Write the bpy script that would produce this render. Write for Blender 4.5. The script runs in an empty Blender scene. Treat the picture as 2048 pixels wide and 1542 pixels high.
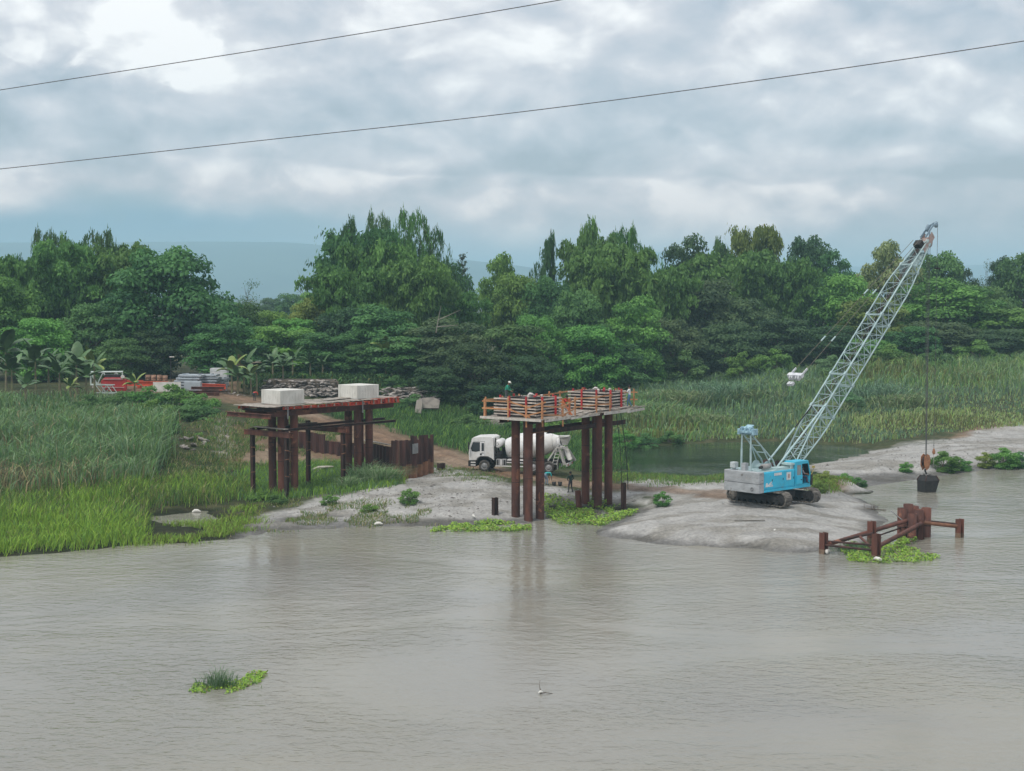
import bpy, bmesh, math, random
import numpy as np
from mathutils import Vector, Matrix, noise as mnoise
random.seed(7); RS = np.random.RandomState(11)
R = math.radians
scene = bpy.context.scene
COL = scene.collection

# ---------------------------------------------------------------- camera
F, CX, CY, H = 3000.0, 1024.0, 771.0, 15.5      # focal length in photo pixels, image centre, eye height above the river
PITCH = math.atan((CY - 590.0) / F)
cam_d = bpy.data.cameras.new('camera'); cam = bpy.data.objects.new('camera', cam_d); COL.objects.link(cam)
cam.location = (0, 0, H); cam.rotation_euler = (math.pi / 2 - PITCH, 0, 0)
cam_d.sensor_fit = 'HORIZONTAL'; cam_d.sensor_width = 36; cam_d.lens = 36 * F / 2048
cam_d.clip_start = 0.5; cam_d.clip_end = 60000
scene.camera = cam

# ---------------------------------------------------------------- sun, sky, exposure
SUN_EL, SUN_AZ = R(58), math.atan2(-0.62, -0.78)         # azimuth measured from +Y towards +X
sd = Vector((math.sin(SUN_AZ) * math.cos(SUN_EL), math.cos(SUN_AZ) * math.cos(SUN_EL), math.sin(SUN_EL)))
sun_d = bpy.data.lights.new('sun', 'SUN'); sun = bpy.data.objects.new('sun', sun_d); COL.objects.link(sun)
sun_d.energy = 1.5; sun_d.angle = R(18); sun_d.color = (1.0, 0.95, 0.88)
sun.rotation_euler = (-sd).to_track_quat('-Z', 'Y').to_euler()
sun.location = (0, 0, 80)
scene.view_settings.view_transform = 'Standard'
try: scene.view_settings.look = 'None'
except Exception: pass
scene.view_settings.exposure = 0.58; scene.view_settings.gamma = 1.0
scene.view_settings.use_curve_mapping = False
scene.cycles.use_denoising = True
scene.cycles.max_bounces = 6; scene.cycles.diffuse_bounces = 3; scene.cycles.glossy_bounces = 3
scene.cycles.transmission_bounces = 3; scene.cycles.transparent_max_bounces = 4; scene.cycles.volume_bounces = 2

class NT:
    """small helper round a node tree"""
    def __init__(s, tree): s.t = tree; s.t.nodes.clear()
    def n(s, typ, **kw):
        nd = s.t.nodes.new(typ)
        for k, v in kw.items():
            if k.startswith('i_'):
                key = k[2:]; key = int(key) if key.isdigit() else key.replace('_', ' ')
                nd.inputs[key].default_value = v
            else: setattr(nd, k, v)
        return nd
    def l(s, a, b): s.t.links.new(a, b)
    def math(s, op, a, b=None, clamp=False):
        nd = s.t.nodes.new('ShaderNodeMath'); nd.operation = op; nd.use_clamp = clamp
        for i, x in enumerate((a, b)):
            if x is None: continue
            if hasattr(x, 'is_linked'): s.l(x, nd.inputs[i])
            else: nd.inputs[i].default_value = x
        return nd.outputs[0]
    def mix(s, f, a, b, blend='MIX'):
        nd = s.t.nodes.new('ShaderNodeMix'); nd.data_type = 'RGBA'; nd.blend_type = blend
        for sock, x in ((nd.inputs[0], f), (nd.inputs[6], a), (nd.inputs[7], b)):
            if hasattr(x, 'is_linked'): s.l(x, sock)
            elif isinstance(x, (int, float)): sock.default_value = x
            else: sock.default_value = (x[0], x[1], x[2], 1)
        return nd.outputs[2]
    def ss(s, x, lo, hi):
        nd = s.t.nodes.new('ShaderNodeMapRange'); nd.interpolation_type = 'SMOOTHSTEP'
        s.l(x, nd.inputs[0]); nd.inputs[1].default_value = lo; nd.inputs[2].default_value = hi
        return nd.outputs[0]
    def ramp(s, x, stops):
        nd = s.t.nodes.new('ShaderNodeValToRGB'); cr = nd.color_ramp
        while len(cr.elements) < len(stops): cr.elements.new(0.5)
        for e, (p, c) in zip(cr.elements, stops): e.position = p; e.color = (c[0], c[1], c[2], 1)
        s.l(x, nd.inputs[0]); return nd.outputs[0]
    def noise(s, vec, scale, detail=5, rough=0.55, dist=0.0):
        nd = s.n('ShaderNodeTexNoise'); nd.inputs['Scale'].default_value = scale; nd.inputs['Detail'].default_value = detail
        nd.inputs['Roughness'].default_value = rough; nd.inputs['Distortion'].default_value = dist
        if vec is not None: s.l(vec, nd.inputs['Vector'])
        return nd.outputs['Fac']

world = bpy.data.worlds.new('World'); scene.world = world; world.use_nodes = True
def build_world():
    k = NT(world.node_tree)
    out = k.n('ShaderNodeOutputWorld'); bg = k.n('ShaderNodeBackground'); bg.inputs['Strength'].default_value = 0.1
    sky = k.n('ShaderNodeTexSky'); sky.sky_type = 'NISHITA'; sky.sun_disc = False
    sky.sun_elevation = SUN_EL; sky.sun_rotation = SUN_AZ; sky.air_density = 1.5; sky.dust_density = 2.0
    tc = k.n('ShaderNodeTexCoord'); sep = k.n('ShaderNodeSeparateXYZ'); k.l(tc.outputs['Generated'], sep.inputs[0])
    x, y, z = sep.outputs
    el = k.math('MAXIMUM', z, 0.0)
    den = k.math('ADD', el, 0.085)
    cmb = k.n('ShaderNodeCombineXYZ')
    k.l(k.math('DIVIDE', x, den), cmb.inputs[0]); k.l(k.math('DIVIDE', y, den), cmb.inputs[1])
    P = cmb.outputs[0]
    mp = k.n('ShaderNodeMapping'); k.l(P, mp.inputs[0]); mp.inputs['Location'].default_value = (3.2, 1.3, 0.4); mp.inputs['Scale'].default_value = (0.8, 1.0, 1.0)
    big = k.noise(mp.outputs[0], 0.42, 6, 0.52, 0.25)
    # puffy detail in direction space
    mp2 = k.n('ShaderNodeMapping'); k.l(tc.outputs['Generated'], mp2.inputs[0]); mp2.inputs['Scale'].default_value = (1, 1, 1.7)
    puff = k.noise(mp2.outputs[0], 11.0, 6, 0.5, 0.25)
    puff2 = k.noise(mp2.outputs[0], 26.0, 5, 0.5, 0.4)
    # lit tops, shaded undersides: the same puffs sampled a little higher up
    mp3 = k.n('ShaderNodeMapping'); k.l(tc.outputs['Generated'], mp3.inputs[0]); mp3.inputs['Scale'].default_value = (1, 1, 1.7); mp3.inputs['Location'].default_value = (-0.004, 0, 0.022)
    lit = k.math('SUBTRACT', puff, k.noise(mp3.outputs[0], 11.0, 6, 0.5, 0.25)); lit2 = k.math('SUBTRACT', puff2, k.noise(mp3.outputs[0], 26.0, 5, 0.5, 0.4))
    pc = k.ss(puff, 0.40, 0.60); t = k.math('ADD', k.math('ADD', 0.075, k.math('MULTIPLY', big, 0.28)), k.math('ADD', k.math('ADD', k.math('MULTIPLY', puff, 0.30), k.math('MULTIPLY', pc, 0.07)), k.math('MULTIPLY', puff2, 0.24)))
    t = k.math('ADD', t, k.math('ADD', k.math('MULTIPLY', lit, 0.40), k.math('MULTIPLY', lit2, 0.20)))
    slow = k.noise(mp2.outputs[0], 4.5, 3, 0.5, 0.3)
    # flat grey cloud base some five degrees up, its lower edge uneven
    edge = k.math('ADD', k.math('ADD', el, k.math('MULTIPLY', x, 0.03)), k.math('ADD', k.math('MULTIPLY', k.math('SUBTRACT', puff, 0.5), 0.030), k.math('MULTIPLY', k.math('SUBTRACT', slow, 0.5), 0.05)))
    base = k.math('MULTIPLY', k.ss(edge, 0.0795, 0.0845), k.math('SUBTRACT', 1.0, k.ss(edge, 0.086, 0.135)))
    t = k.math('SUBTRACT', t, k.math('MULTIPLY', base, k.math('ADD', 0.03, k.math('MULTIPLY', k.ss(slow, 0.35, 0.65), 0.10))))
    below = k.math('MULTIPLY', k.ss(edge, 0.03, 0.065), k.math('SUBTRACT', 1.0, k.ss(edge, 0.078, 0.083)))
    t = k.math('ADD', t, k.math('MULTIPLY', below, k.math('ADD', 0.015, k.math('MULTIPLY', k.ss(puff, 0.47, 0.55), 0.05))))
    t = k.math('ADD', t, k.math('MULTIPLY', k.ss(el, 0.11, 0.22), 0.055))
    # two heaped sunlit cumulus tops
    def heap(u, v, r, amp, t):
        a, b = (u - CX) / F, (CY - v) / F
        d = Vector((a, math.cos(PITCH) + b * math.sin(PITCH), -math.sin(PITCH) + b * math.cos(PITCH))).normalized()
        sb = k.n('ShaderNodeVectorMath', operation='SUBTRACT'); k.l(tc.outputs['Generated'], sb.inputs[0]); sb.inputs[1].default_value = d
        sc = k.n('ShaderNodeVectorMath', operation='MULTIPLY'); k.l(sb.outputs[0], sc.inputs[0]); sc.inputs[1].default_value = (1, 1, 1.7)
        ln = k.n('ShaderNodeVectorMath', operation='LENGTH'); k.l(sc.outputs[0], ln.inputs[0])
        dist = k.math('ADD', ln.outputs['Value'], k.math('MULTIPLY', k.math('SUBTRACT', puff2, 0.5), 0.13))
        m = k.math('SUBTRACT', 1.0, k.ss(dist, r * 0.55, r * 1.15))
        return k.math('ADD', t, k.math('MULTIPLY', m, amp))
    t = heap(290, 75, 0.052, 0.22, t); t = heap(45, 105, 0.026, 0.12, t); t = heap(1130, 15, 0.075, 0.09, t)
    t = heap(1290, 390, 0.045, 0.05, t); t = heap(420, 130, 0.03, 0.10, t)
    cloud = k.ramp(t, [(0.33, (2.9, 3.25, 3.8)), (0.42, (3.7, 4.0, 4.6)), (0.51, (4.6, 4.75, 5.2)), (0.60, (5.55, 5.55, 5.85)), (0.74, (8.0, 7.9, 7.85))])
    # clear bluish gap low over the hills on the left, a little of the open sky through thin cloud elsewhere
    warm = k.math('SUBTRACT', 1.0, k.ss(el, 0.035, 0.11)); cloud = k.mix(warm, cloud, k.mix(1.0, cloud, (1.22, 1.02, 0.94), 'MULTIPLY'))
    low = k.math('SUBTRACT', 1.0, k.ss(edge, 0.030, 0.056))
    lx = k.math('SUBTRACT', 1.0, k.ss(x, -0.22, 0.12))
    haze = k.mix(k.math('MULTIPLY', low, 0.75), cloud, (5.6, 5.2, 5.2))
    haze = k.mix(k.math('MULTIPLY', k.math('MULTIPLY', low, lx), 0.92), haze, (1.3, 2.5, 3.4))
    thin = k.math('SUBTRACT', 0.16, k.math('MULTIPLY', k.ss(t, 0.4, 0.6), 0.12))
    col = k.mix(thin, haze, sky.outputs[0])
    k.l(col, bg.inputs['Color']); k.l(bg.outputs[0], out.inputs[0])
build_world()

# ---------------------------------------------------------------- projection helpers (survey the photo into metres)
cp, sp = math.cos(PITCH), math.sin(PITCH)
def ray(u, v):
    a, b = (u - CX) / F, (CY - v) / F
    return Vector((a, cp + b * sp, -sp + b * cp))
def W(u, v, z):
    d = ray(u, v); t = (z - H) / d.z
    return Vector((d.x * t, d.y * t, z))
def AT(u, v, y):
    d = ray(u, v); t = y / d.y
    return Vector((d.x * t, y, H + d.z * t))
def proj(x, y, z):
    f = y * cp - (z - H) * sp; up = y * sp + (z - H) * cp
    return CX + F * x / f, CY - F * up / f

# ---------------------------------------------------------------- materials
MATS = {}
def mat(name, c1, c2=None, rough=0.7, scale=3.0, metal=0.0, bump=0.0, bscale=20.0, objvar=0.0, stretch=None, spots=None, spec=0.4, lo=0.38, hi=0.62):
    """two-tone worn surface: noise between c1 and c2, optional third-tone blotches, optional tone shift from object to object"""
    if name in MATS: return MATS[name]
    m = bpy.data.materials.new(name); m.use_nodes = True; MATS[name] = m
    k = NT(m.node_tree); out = k.n('ShaderNodeOutputMaterial'); b = k.n('ShaderNodeBsdfPrincipled')
    b.inputs['Roughness'].default_value = rough; b.inputs['Metallic'].default_value = metal
    b.inputs['Specular IOR Level'].default_value = spec
    geo = k.n('ShaderNodeNewGeometry'); vec = geo.outputs['Position']
    if stretch:
        mp = k.n('ShaderNodeMapping'); k.l(vec, mp.inputs[0]); mp.inputs['Scale'].default_value = stretch; vec2 = mp.outputs[0]
    else: vec2 = vec
    c2 = c2 or tuple(x * 0.8 for x in c1)
    f = k.ss(k.noise(vec2, scale, 6, 0.6, 0.3), lo, hi)
    col = k.mix(f, c1, c2)
    if spots:
        g = k.ss(k.noise(vec, spots[1], 5, 0.65, 0.5), spots[2], spots[2] + 0.08)
        col = k.mix(g, col, spots[0])
    if objvar:
        oi = k.n('ShaderNodeObjectInfo'); hs = k.n('ShaderNodeHueSaturation'); k.l(col, hs.inputs['Color'])
        v = k.math('ADD', 1.0 - objvar, k.math('MULTIPLY', oi.outputs['Random'], 2 * objvar)); k.l(v, hs.inputs['Value'])
        col = hs.outputs[0]
    k.l(col, b.inputs['Base Color'])
    if bump:
        bp = k.n('ShaderNodeBump'); bp.inputs['Strength'].default_value = bump; bp.inputs['Distance'].default_value = 0.05
        k.l(k.noise(vec, bscale, 5, 0.6), bp.inputs['Height']); k.l(bp.outputs[0], b.inputs['Normal'])
    k.l(b.outputs[0], out.inputs[0]); return m

def leaf_mat(name, c1, c2, trans=0.38, objvar=0.18, hue=0.02):
    """foliage: own colour attribute times species colour, slight tone shift between plants"""
    if name in MATS: return MATS[name]
    m = bpy.data.materials.new(name); m.use_nodes = True; MATS[name] = m
    k = NT(m.node_tree); out = k.n('ShaderNodeOutputMaterial'); b = k.n('ShaderNodeBsdfPrincipled')
    b.inputs['Roughness'].default_value = 0.6; b.inputs['Specular IOR Level'].default_value = 0.25
    at = k.n('ShaderNodeAttribute', attribute_name='tone'); oi = k.n('ShaderNodeObjectInfo')
    col = k.mix(at.outputs['Fac'], c1, c2)
    hs = k.n('ShaderNodeHueSaturation'); k.l(col, hs.inputs['Color'])
    k.l(k.math('ADD', 1 - objvar, k.math('MULTIPLY', oi.outputs['Random'], 2 * objvar)), hs.inputs['Value'])
    rnd2 = k.math('FRACT', k.math('MULTIPLY', oi.outputs['Random'], 7.31))
    k.l(k.math('ADD', 0.5 - hue, k.math('MULTIPLY', rnd2, 2 * hue)), hs.inputs['Hue'])
    k.l(hs.outputs[0], b.inputs['Base Color'])
    tr = k.n('ShaderNodeBsdfTranslucent'); k.l(hs.outputs[0], tr.inputs['Color'])
    mx = k.n('ShaderNodeMixShader'); mx.inputs[0].default_value = trans
    k.l(b.outputs[0], mx.inputs[1]); k.l(tr.outputs[0], mx.inputs[2]); k.l(mx.outputs[0], out.inputs[0]); return m

def colour_mat(name, trans=0.2):
    """grass: colour per blade from the mesh"""
    if name in MATS: return MATS[name]
    m = bpy.data.materials.new(name); m.use_nodes = True; MATS[name] = m
    k = NT(m.node_tree); out = k.n('ShaderNodeOutputMaterial'); b = k.n('ShaderNodeBsdfPrincipled')
    b.inputs['Roughness'].default_value = 0.65; b.inputs['Specular IOR Level'].default_value = 0.2
    at = k.n('ShaderNodeAttribute', attribute_name='blade'); k.l(at.outputs['Color'], b.inputs['Base Color'])
    tr = k.n('ShaderNodeBsdfTranslucent'); k.l(at.outputs['Color'], tr.inputs['Color'])
    mx = k.n('ShaderNodeMixShader'); mx.inputs[0].default_value = trans
    k.l(b.outputs[0], mx.inputs[1]); k.l(tr.outputs[0], mx.inputs[2]); k.l(mx.outputs[0], out.inputs[0]); return m

RUST = lambda: mat('rusty steel', (0.150, 0.058, 0.040), (0.072, 0.031, 0.024), 0.8, 1.1, 0.0, 0.25, 25, 0.12, (1, 1, 0.35), ((0.25, 0.105, 0.06), 0.9, 0.58))
RUSTD = lambda: mat('dark rusted steel', (0.075, 0.034, 0.026), (0.034, 0.021, 0.018), 0.8, 1.5, 0.0, 0.25, 25, 0.15, (1, 1, 0.4), ((0.12, 0.055, 0.032), 1.2, 0.63))
RUSTL = lambda: mat('fresh orange rust', (0.24, 0.115, 0.065), (0.15, 0.07, 0.042), 0.85, 2.0, 0.0, 0.25, 25, 0.12)
ORANGE = lambda: mat('worn orange steel', (0.60, 0.10, 0.045), (0.46, 0.075, 0.04), 0.6, 2.0, 0, 0.1, 25, 0.12, None, ((0.20, 0.07, 0.04), 2.5, 0.66))
REDP = lambda: mat('red painted steel', (0.50, 0.035, 0.04), (0.36, 0.03, 0.03), 0.55, 2.0, 0, 0.1, 25, 0.1)
WOODG = lambda: mat('weathered plank', (0.40, 0.36, 0.31), (0.25, 0.22, 0.19), 0.85, 4.0, 0, 0.3, 40, 0.25, (1, 1, 4))
WOODT = lambda: mat('tan lumber', (0.52, 0.27, 0.13), (0.44, 0.20, 0.09), 0.8, 4.0, 0, 0.2, 40, 0.2)
PLYD = lambda: mat('dark form ply', (0.05, 0.04, 0.035), (0.028, 0.024, 0.022), 0.7, 3.0)
CONC = lambda: mat('pale concrete', (0.66, 0.65, 0.60), (0.55, 0.54, 0.49), 0.85, 1.6, 0, 0.15, 30, 0.03, (1, 1, 0.5), ((0.40, 0.39, 0.35), 2.2, 0.66))
CONCD = lambda: mat('old concrete', (0.40, 0.38, 0.35), (0.26, 0.245, 0.225), 0.9, 1.4, 0, 0.4, 14, 0.25)
TEAL = lambda: mat('crane blue paint', (0.05, 0.53, 0.76), (0.06, 0.46, 0.66), 0.45, 1.5, 0, 0.04, 20, 0.05, None, ((0.15, 0.33, 0.40), 2.2, 0.61))
PALEB = lambda: mat('faded pale blue paint', (0.40, 0.52, 0.52), (0.32, 0.44, 0.45), 0.5, 2.2, 0, 0.05, 20, 0.1, None, ((0.42, 0.36, 0.30), 1.6, 0.66))
CWGT = lambda: mat('grey counterweight paint', (0.41, 0.43, 0.44), (0.31, 0.325, 0.335), 0.65, 1.4, 0, 0.12, 14, 0.03, (1, 1, 2.5), ((0.16, 0.15, 0.145), 1.7, 0.62))
DARK = lambda: mat('dark grimy steel', (0.030, 0.028, 0.027), (0.018, 0.017, 0.017), 0.7, 3.0, 0, 0.2, 20, 0.1)
TRACKM = lambda: mat('dusty track steel', (0.20, 0.18, 0.155), (0.075, 0.066, 0.058), 0.85, 3.0, 0, 0.3, 20, 0.1)
WHITE = lambda: mat('white truck paint', (0.74, 0.74, 0.73), (0.62, 0.61, 0.58), 0.4, 1.3, 0, 0, 20, 0, None, ((0.50, 0.45, 0.38), 1.5, 0.62))
DUSTW = lambda: mat('cement dusted white', (0.55, 0.54, 0.51), (0.40, 0.39, 0.365), 0.75, 2.2, 0, 0.15, 18, 0.08)
GREYM = lambda: mat('grey metal', (0.30, 0.30, 0.30), (0.22, 0.22, 0.22), 0.5, 2.0, 0.2, 0, 20, 0.1)
GLASS = lambda: mat('dark cab glass', (0.018, 0.022, 0.026), (0.03, 0.035, 0.04), 0.08, 1.0, spec=0.6)
TYRE = lambda: mat('dusty tyre', (0.045, 0.042, 0.04), (0.09, 0.08, 0.068), 0.9, 3.0)
BARK = lambda: mat('bark', (0.16, 0.13, 0.10), (0.09, 0.075, 0.06), 0.9, 2.0, 0, 0.4, 10)
CULM = lambda: mat('bamboo culm', (0.16, 0.17, 0.06), (0.10, 0.12, 0.05), 0.6, 1.0)
CABLE = lambda: mat('steel cable', (0.10, 0.10, 0.10), (0.07, 0.07, 0.07), 0.6, 2.0)

# ---------------------------------------------------------------- mesh builders
class MB:
    def __init__(s): s.v = []; s.f = []; s.m = []; s.sm = []; s.mi = 0
    def add(s, vs, fs, smooth=False):
        b = len(s.v); s.v += [tuple(p) for p in vs]
        for f in fs: s.f.append([b + i for i in f]); s.m.append(s.mi); s.sm.append(smooth)
        return s
    def box(s, c, d, rot=None):
        x, y, z = d[0] / 2, d[1] / 2, d[2] / 2
        vs = [Vector((i * x, j * y, k * z)) for i in (-1, 1) for j in (-1, 1) for k in (-1, 1)]
        if rot is not None: vs = [rot @ p for p in vs]
        c = Vector(c); vs = [p + c for p in vs]
        return s.add(vs, [(0, 1, 3, 2), (4, 6, 7, 5), (0, 4, 5, 1), (2, 3, 7, 6), (0, 2, 6, 4), (1, 5, 7, 3)])
    def b2(s, a, b):
        a, b = Vector(a), Vector(b); return s.box((a + b) / 2, b - a)
    def bar(s, p, q, w, h, up=(0, 0, 1)):
        p, q = Vector(p), Vector(q); s.box((p + q) / 2, ((q - p).length, w, h), frame(q - p, up)); return s
    def tube(s, p, q, r0, r1=None, n=8, caps=True):
        p, q = Vector(p), Vector(q); r1 = r0 if r1 is None else r1
        fr = frame(q - p); a, b = fr.col[1], fr.col[2]; vs = []
        for c, r in ((p, r0), (q, r1)):
            for i in range(n):
                t = 2 * math.pi * i / n; vs.append(c + a * (r * math.cos(t)) + b * (r * math.sin(t)))
        s.add(vs, [(i, (i + 1) % n, n + (i + 1) % n, n + i) for i in range(n)], True)
        if caps: s.add(vs, [tuple(range(n))[::-1], tuple(range(n, 2 * n))])
        return s
    def path(s, pts, rads, n=5, caps=True):
        pts = [Vector(p) for p in pts]; rings = []; vs = []
        for i, p in enumerate(pts):
            d = pts[min(i + 1, len(pts) - 1)] - pts[max(i - 1, 0)]
            fr = frame(d, (0.13, 0.21, 1) if abs(d.normalized().z) < 0.95 else (1, 0.2, 0.1)); r = rads[i] if hasattr(rads, '__len__') else rads
            for j in range(n):
                t = 2 * math.pi * j / n; vs.append(p + fr.col[1] * (r * math.cos(t)) + fr.col[2] * (r * math.sin(t)))
        fs = [(i * n + j, i * n + (j + 1) % n, (i + 1) * n + (j + 1) % n, (i + 1) * n + j) for i in range(len(pts) - 1) for j in range(n)]
        s.add(vs, fs, True)
        if caps: s.add(vs, [tuple(range(n))[::-1], tuple(range((len(pts) - 1) * n, len(pts) * n))])
        return s
    def lathe(s, prof, o, ax, n=24, a0=0.0, a1=2 * math.pi, caps=False):
        """prof: (distance along axis, radius)"""
        o, fr = Vector(o), frame(Vector(ax)); full = abs(a1 - a0 - 2 * math.pi) < 1e-4; m = n if full else n + 1; vs = []
        for d, r in prof:
            for i in range(m):
                t = a0 + (a1 - a0) * i / n; vs.append(o + fr.col[0] * d + fr.col[1] * (r * math.cos(t)) + fr.col[2] * (r * math.sin(t)))
        fs = []
        for k in range(len(prof) - 1):
            for i in range(n):
                j = (i + 1) % m; fs.append((k * m + i, k * m + j, (k + 1) * m + j, (k + 1) * m + i))
        s.add(vs, fs, True)
        if caps and full: s.add(vs, [tuple(range(m))[::-1], tuple(range((len(prof) - 1) * m, len(prof) * m))])
        return s
    def prism(s, poly, o, a, b, depth):
        """poly (p, q) in the plane spanned by a, b at o, extruded along a x b by depth, centred"""
        o, a, b = Vector(o), Vector(a), Vector(b); c = a.cross(b).normalized(); n = len(poly)
        vs = [o + a * p + b * q + c * (e * depth / 2) for e in (-1, 1) for p, q in poly]
        return s.add(vs, [tuple(range(n))[::-1], tuple(range(n, 2 * n))] + [(i, (i + 1) % n, n + (i + 1) % n, n + i) for i in range(n)])
    def mesh(s, name, mats):
        me = bpy.data.meshes.new(name); me.from_pydata(s.v, [], s.f)
        for m in (mats if isinstance(mats, (list, tuple)) else [mats]): me.materials.append(m)
        me.polygons.foreach_set('material_index', s.m); me.polygons.foreach_set('use_smooth', s.sm); me.update(); return me
    def build(s, name, mats, parent=None, bevel=0.0):
        o = bpy.data.objects.new(name, s.mesh(name, mats)); COL.objects.link(o)
        if parent is not None: o.parent = parent
        if bevel:
            bv = o.modifiers.new('bevel', 'BEVEL'); bv.width = bevel; bv.segments = 2; bv.limit_method = 'ANGLE'
        return o
def frame(d, up=(0, 0, 1)):
    x = Vector(d).normalized(); up = Vector(up)
    if abs(x.dot(up.normalized())) > 0.999: up = Vector((0, 1, 0)) if abs(x.y) < 0.9 else Vector((1, 0, 0))
    y = up.cross(x).normalized(); z = x.cross(y)
    return Matrix((x, y, z)).transposed()

def tag(o, label, cat, group=None):
    o['label'] = label; o['category'] = cat
    if 'kind' not in o: o['kind'] = 'thing'
    if group: o['group'] = group
    return o
def thing(name, label, cat, loc=(0, 0, 0), rotz=0.0, group=None):
    o = bpy.data.objects.new(name, None); COL.objects.link(o); o.location = loc; o.rotation_euler = (0, 0, rotz)
    o.empty_display_size = 0.3; MW[o.name] = Matrix.Translation(loc) @ Matrix.Rotation(rotz, 4, 'Z')
    return tag(o, label, cat, group)
MW = {}
def loc(root, p):                     # world point into a thing's own frame
    return MW[root.name].inverted() @ Vector(p)
_unit = {}
def unit(kind, m):
    key = (kind, m.name)
    if key not in _unit:
        b = MB()
        if kind == 'box':                                     # slightly chamfered ends
            b.box((0, 0, 0), (1, 1, 1))
        elif kind == 'rod': b.tube((-0.5, 0, 0), (0.5, 0, 0), 1, n=18)
        _unit[key] = b.mesh(kind, m)
    return _unit[key]
def bar_obj(name, parent, p, q, w, h, m, up=(0, 0, 1)):
    p, q = Vector(p), Vector(q)
    o = bpy.data.objects.new(name, unit('box', m)); COL.objects.link(o); o.parent = parent
    o.matrix_local = Matrix.Translation((p + q) / 2) @ frame(q - p, up).to_4x4() @ Matrix.Diagonal(((q - p).length, w, h, 1)); return o
def rod_obj(name, parent, p, q, r, m):
    p, q = Vector(p), Vector(q)
    o = bpy.data.objects.new(name, unit('rod', m)); COL.objects.link(o); o.parent = parent
    o.matrix_local = Matrix.Translation((p + q) / 2) @ frame(q - p).to_4x4() @ Matrix.Diagonal(((q - p).length, r, r, 1)); return o
def hbeam(b, p, q, w, h, t=0.03, up=(0, 0, 1)):
    p, q = Vector(p), Vector(q); z = frame(q - p, up).col[2]
    b.bar(p + z * (h / 2 - t / 2), q + z * (h / 2 - t / 2), w, t, up); b.bar(p - z * (h / 2 - t / 2), q - z * (h / 2 - t / 2), w, t, up); b.bar(p, q, t, h - 2 * t, up); return b
def np_mesh(name, verts, faces, m, attrs=(), smooth=False):
    """verts (n,3), faces (k,4) or (k,3)"""
    me = bpy.data.meshes.new(name); n = faces.shape[1]
    me.vertices.add(len(verts)); me.vertices.foreach_set('co', verts.astype(np.float32).ravel())
    me.loops.add(faces.size); me.loops.foreach_set('vertex_index', faces.astype(np.int32).ravel())
    me.polygons.add(len(faces)); me.polygons.foreach_set('loop_start', (np.arange(len(faces)) * n).astype(np.int32))
    try: me.polygons.foreach_set('loop_total', np.full(len(faces), n, np.int32))
    except Exception: pass
    me.polygons.foreach_set('use_smooth', np.full(len(faces), smooth))
    for nm, typ, dat in attrs:
        a = me.attributes.new(nm, typ, 'POINT'); a.data.foreach_set('color' if typ == 'FLOAT_COLOR' else 'value', dat.astype(np.float32).ravel())
    if m is not None: me.materials.append(m)
    me.update(calc_edges=True); return me

# ================================================================ SETTING
def vnoise(x, y, s, seed=0):
    x = np.asarray(x, float) * s + seed * 17.13; y = np.asarray(y, float) * s + seed * 31.7
    xi, yi = np.floor(x).astype(np.int64), np.floor(y).astype(np.int64); fx, fy = x - xi, y - yi
    fx = fx * fx * (3 - 2 * fx); fy = fy * fy * (3 - 2 * fy)
    def h(a, b):
        n = (a * 374761393 + b * 668265263 + seed * 974711) & 0x7fffffff
        n = ((n ^ (n >> 13)) * 1274126177) & 0x7fffffff
        return ((n ^ (n >> 16)) & 0xffff) / 65535.0
    return (h(xi, yi) * (1 - fx) + h(xi + 1, yi) * fx) * (1 - fy) + (h(xi, yi + 1) * (1 - fx) + h(xi + 1, yi + 1) * fx) * fy
def fbm(x, y, s, o=4, seed=0):
    t = 0; a = 0.5
    for i in range(o): t = t + a * vnoise(x, y, s * 2 ** i, seed + i); a *= 0.5
    return t / (1 - 0.5 ** o)

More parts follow.
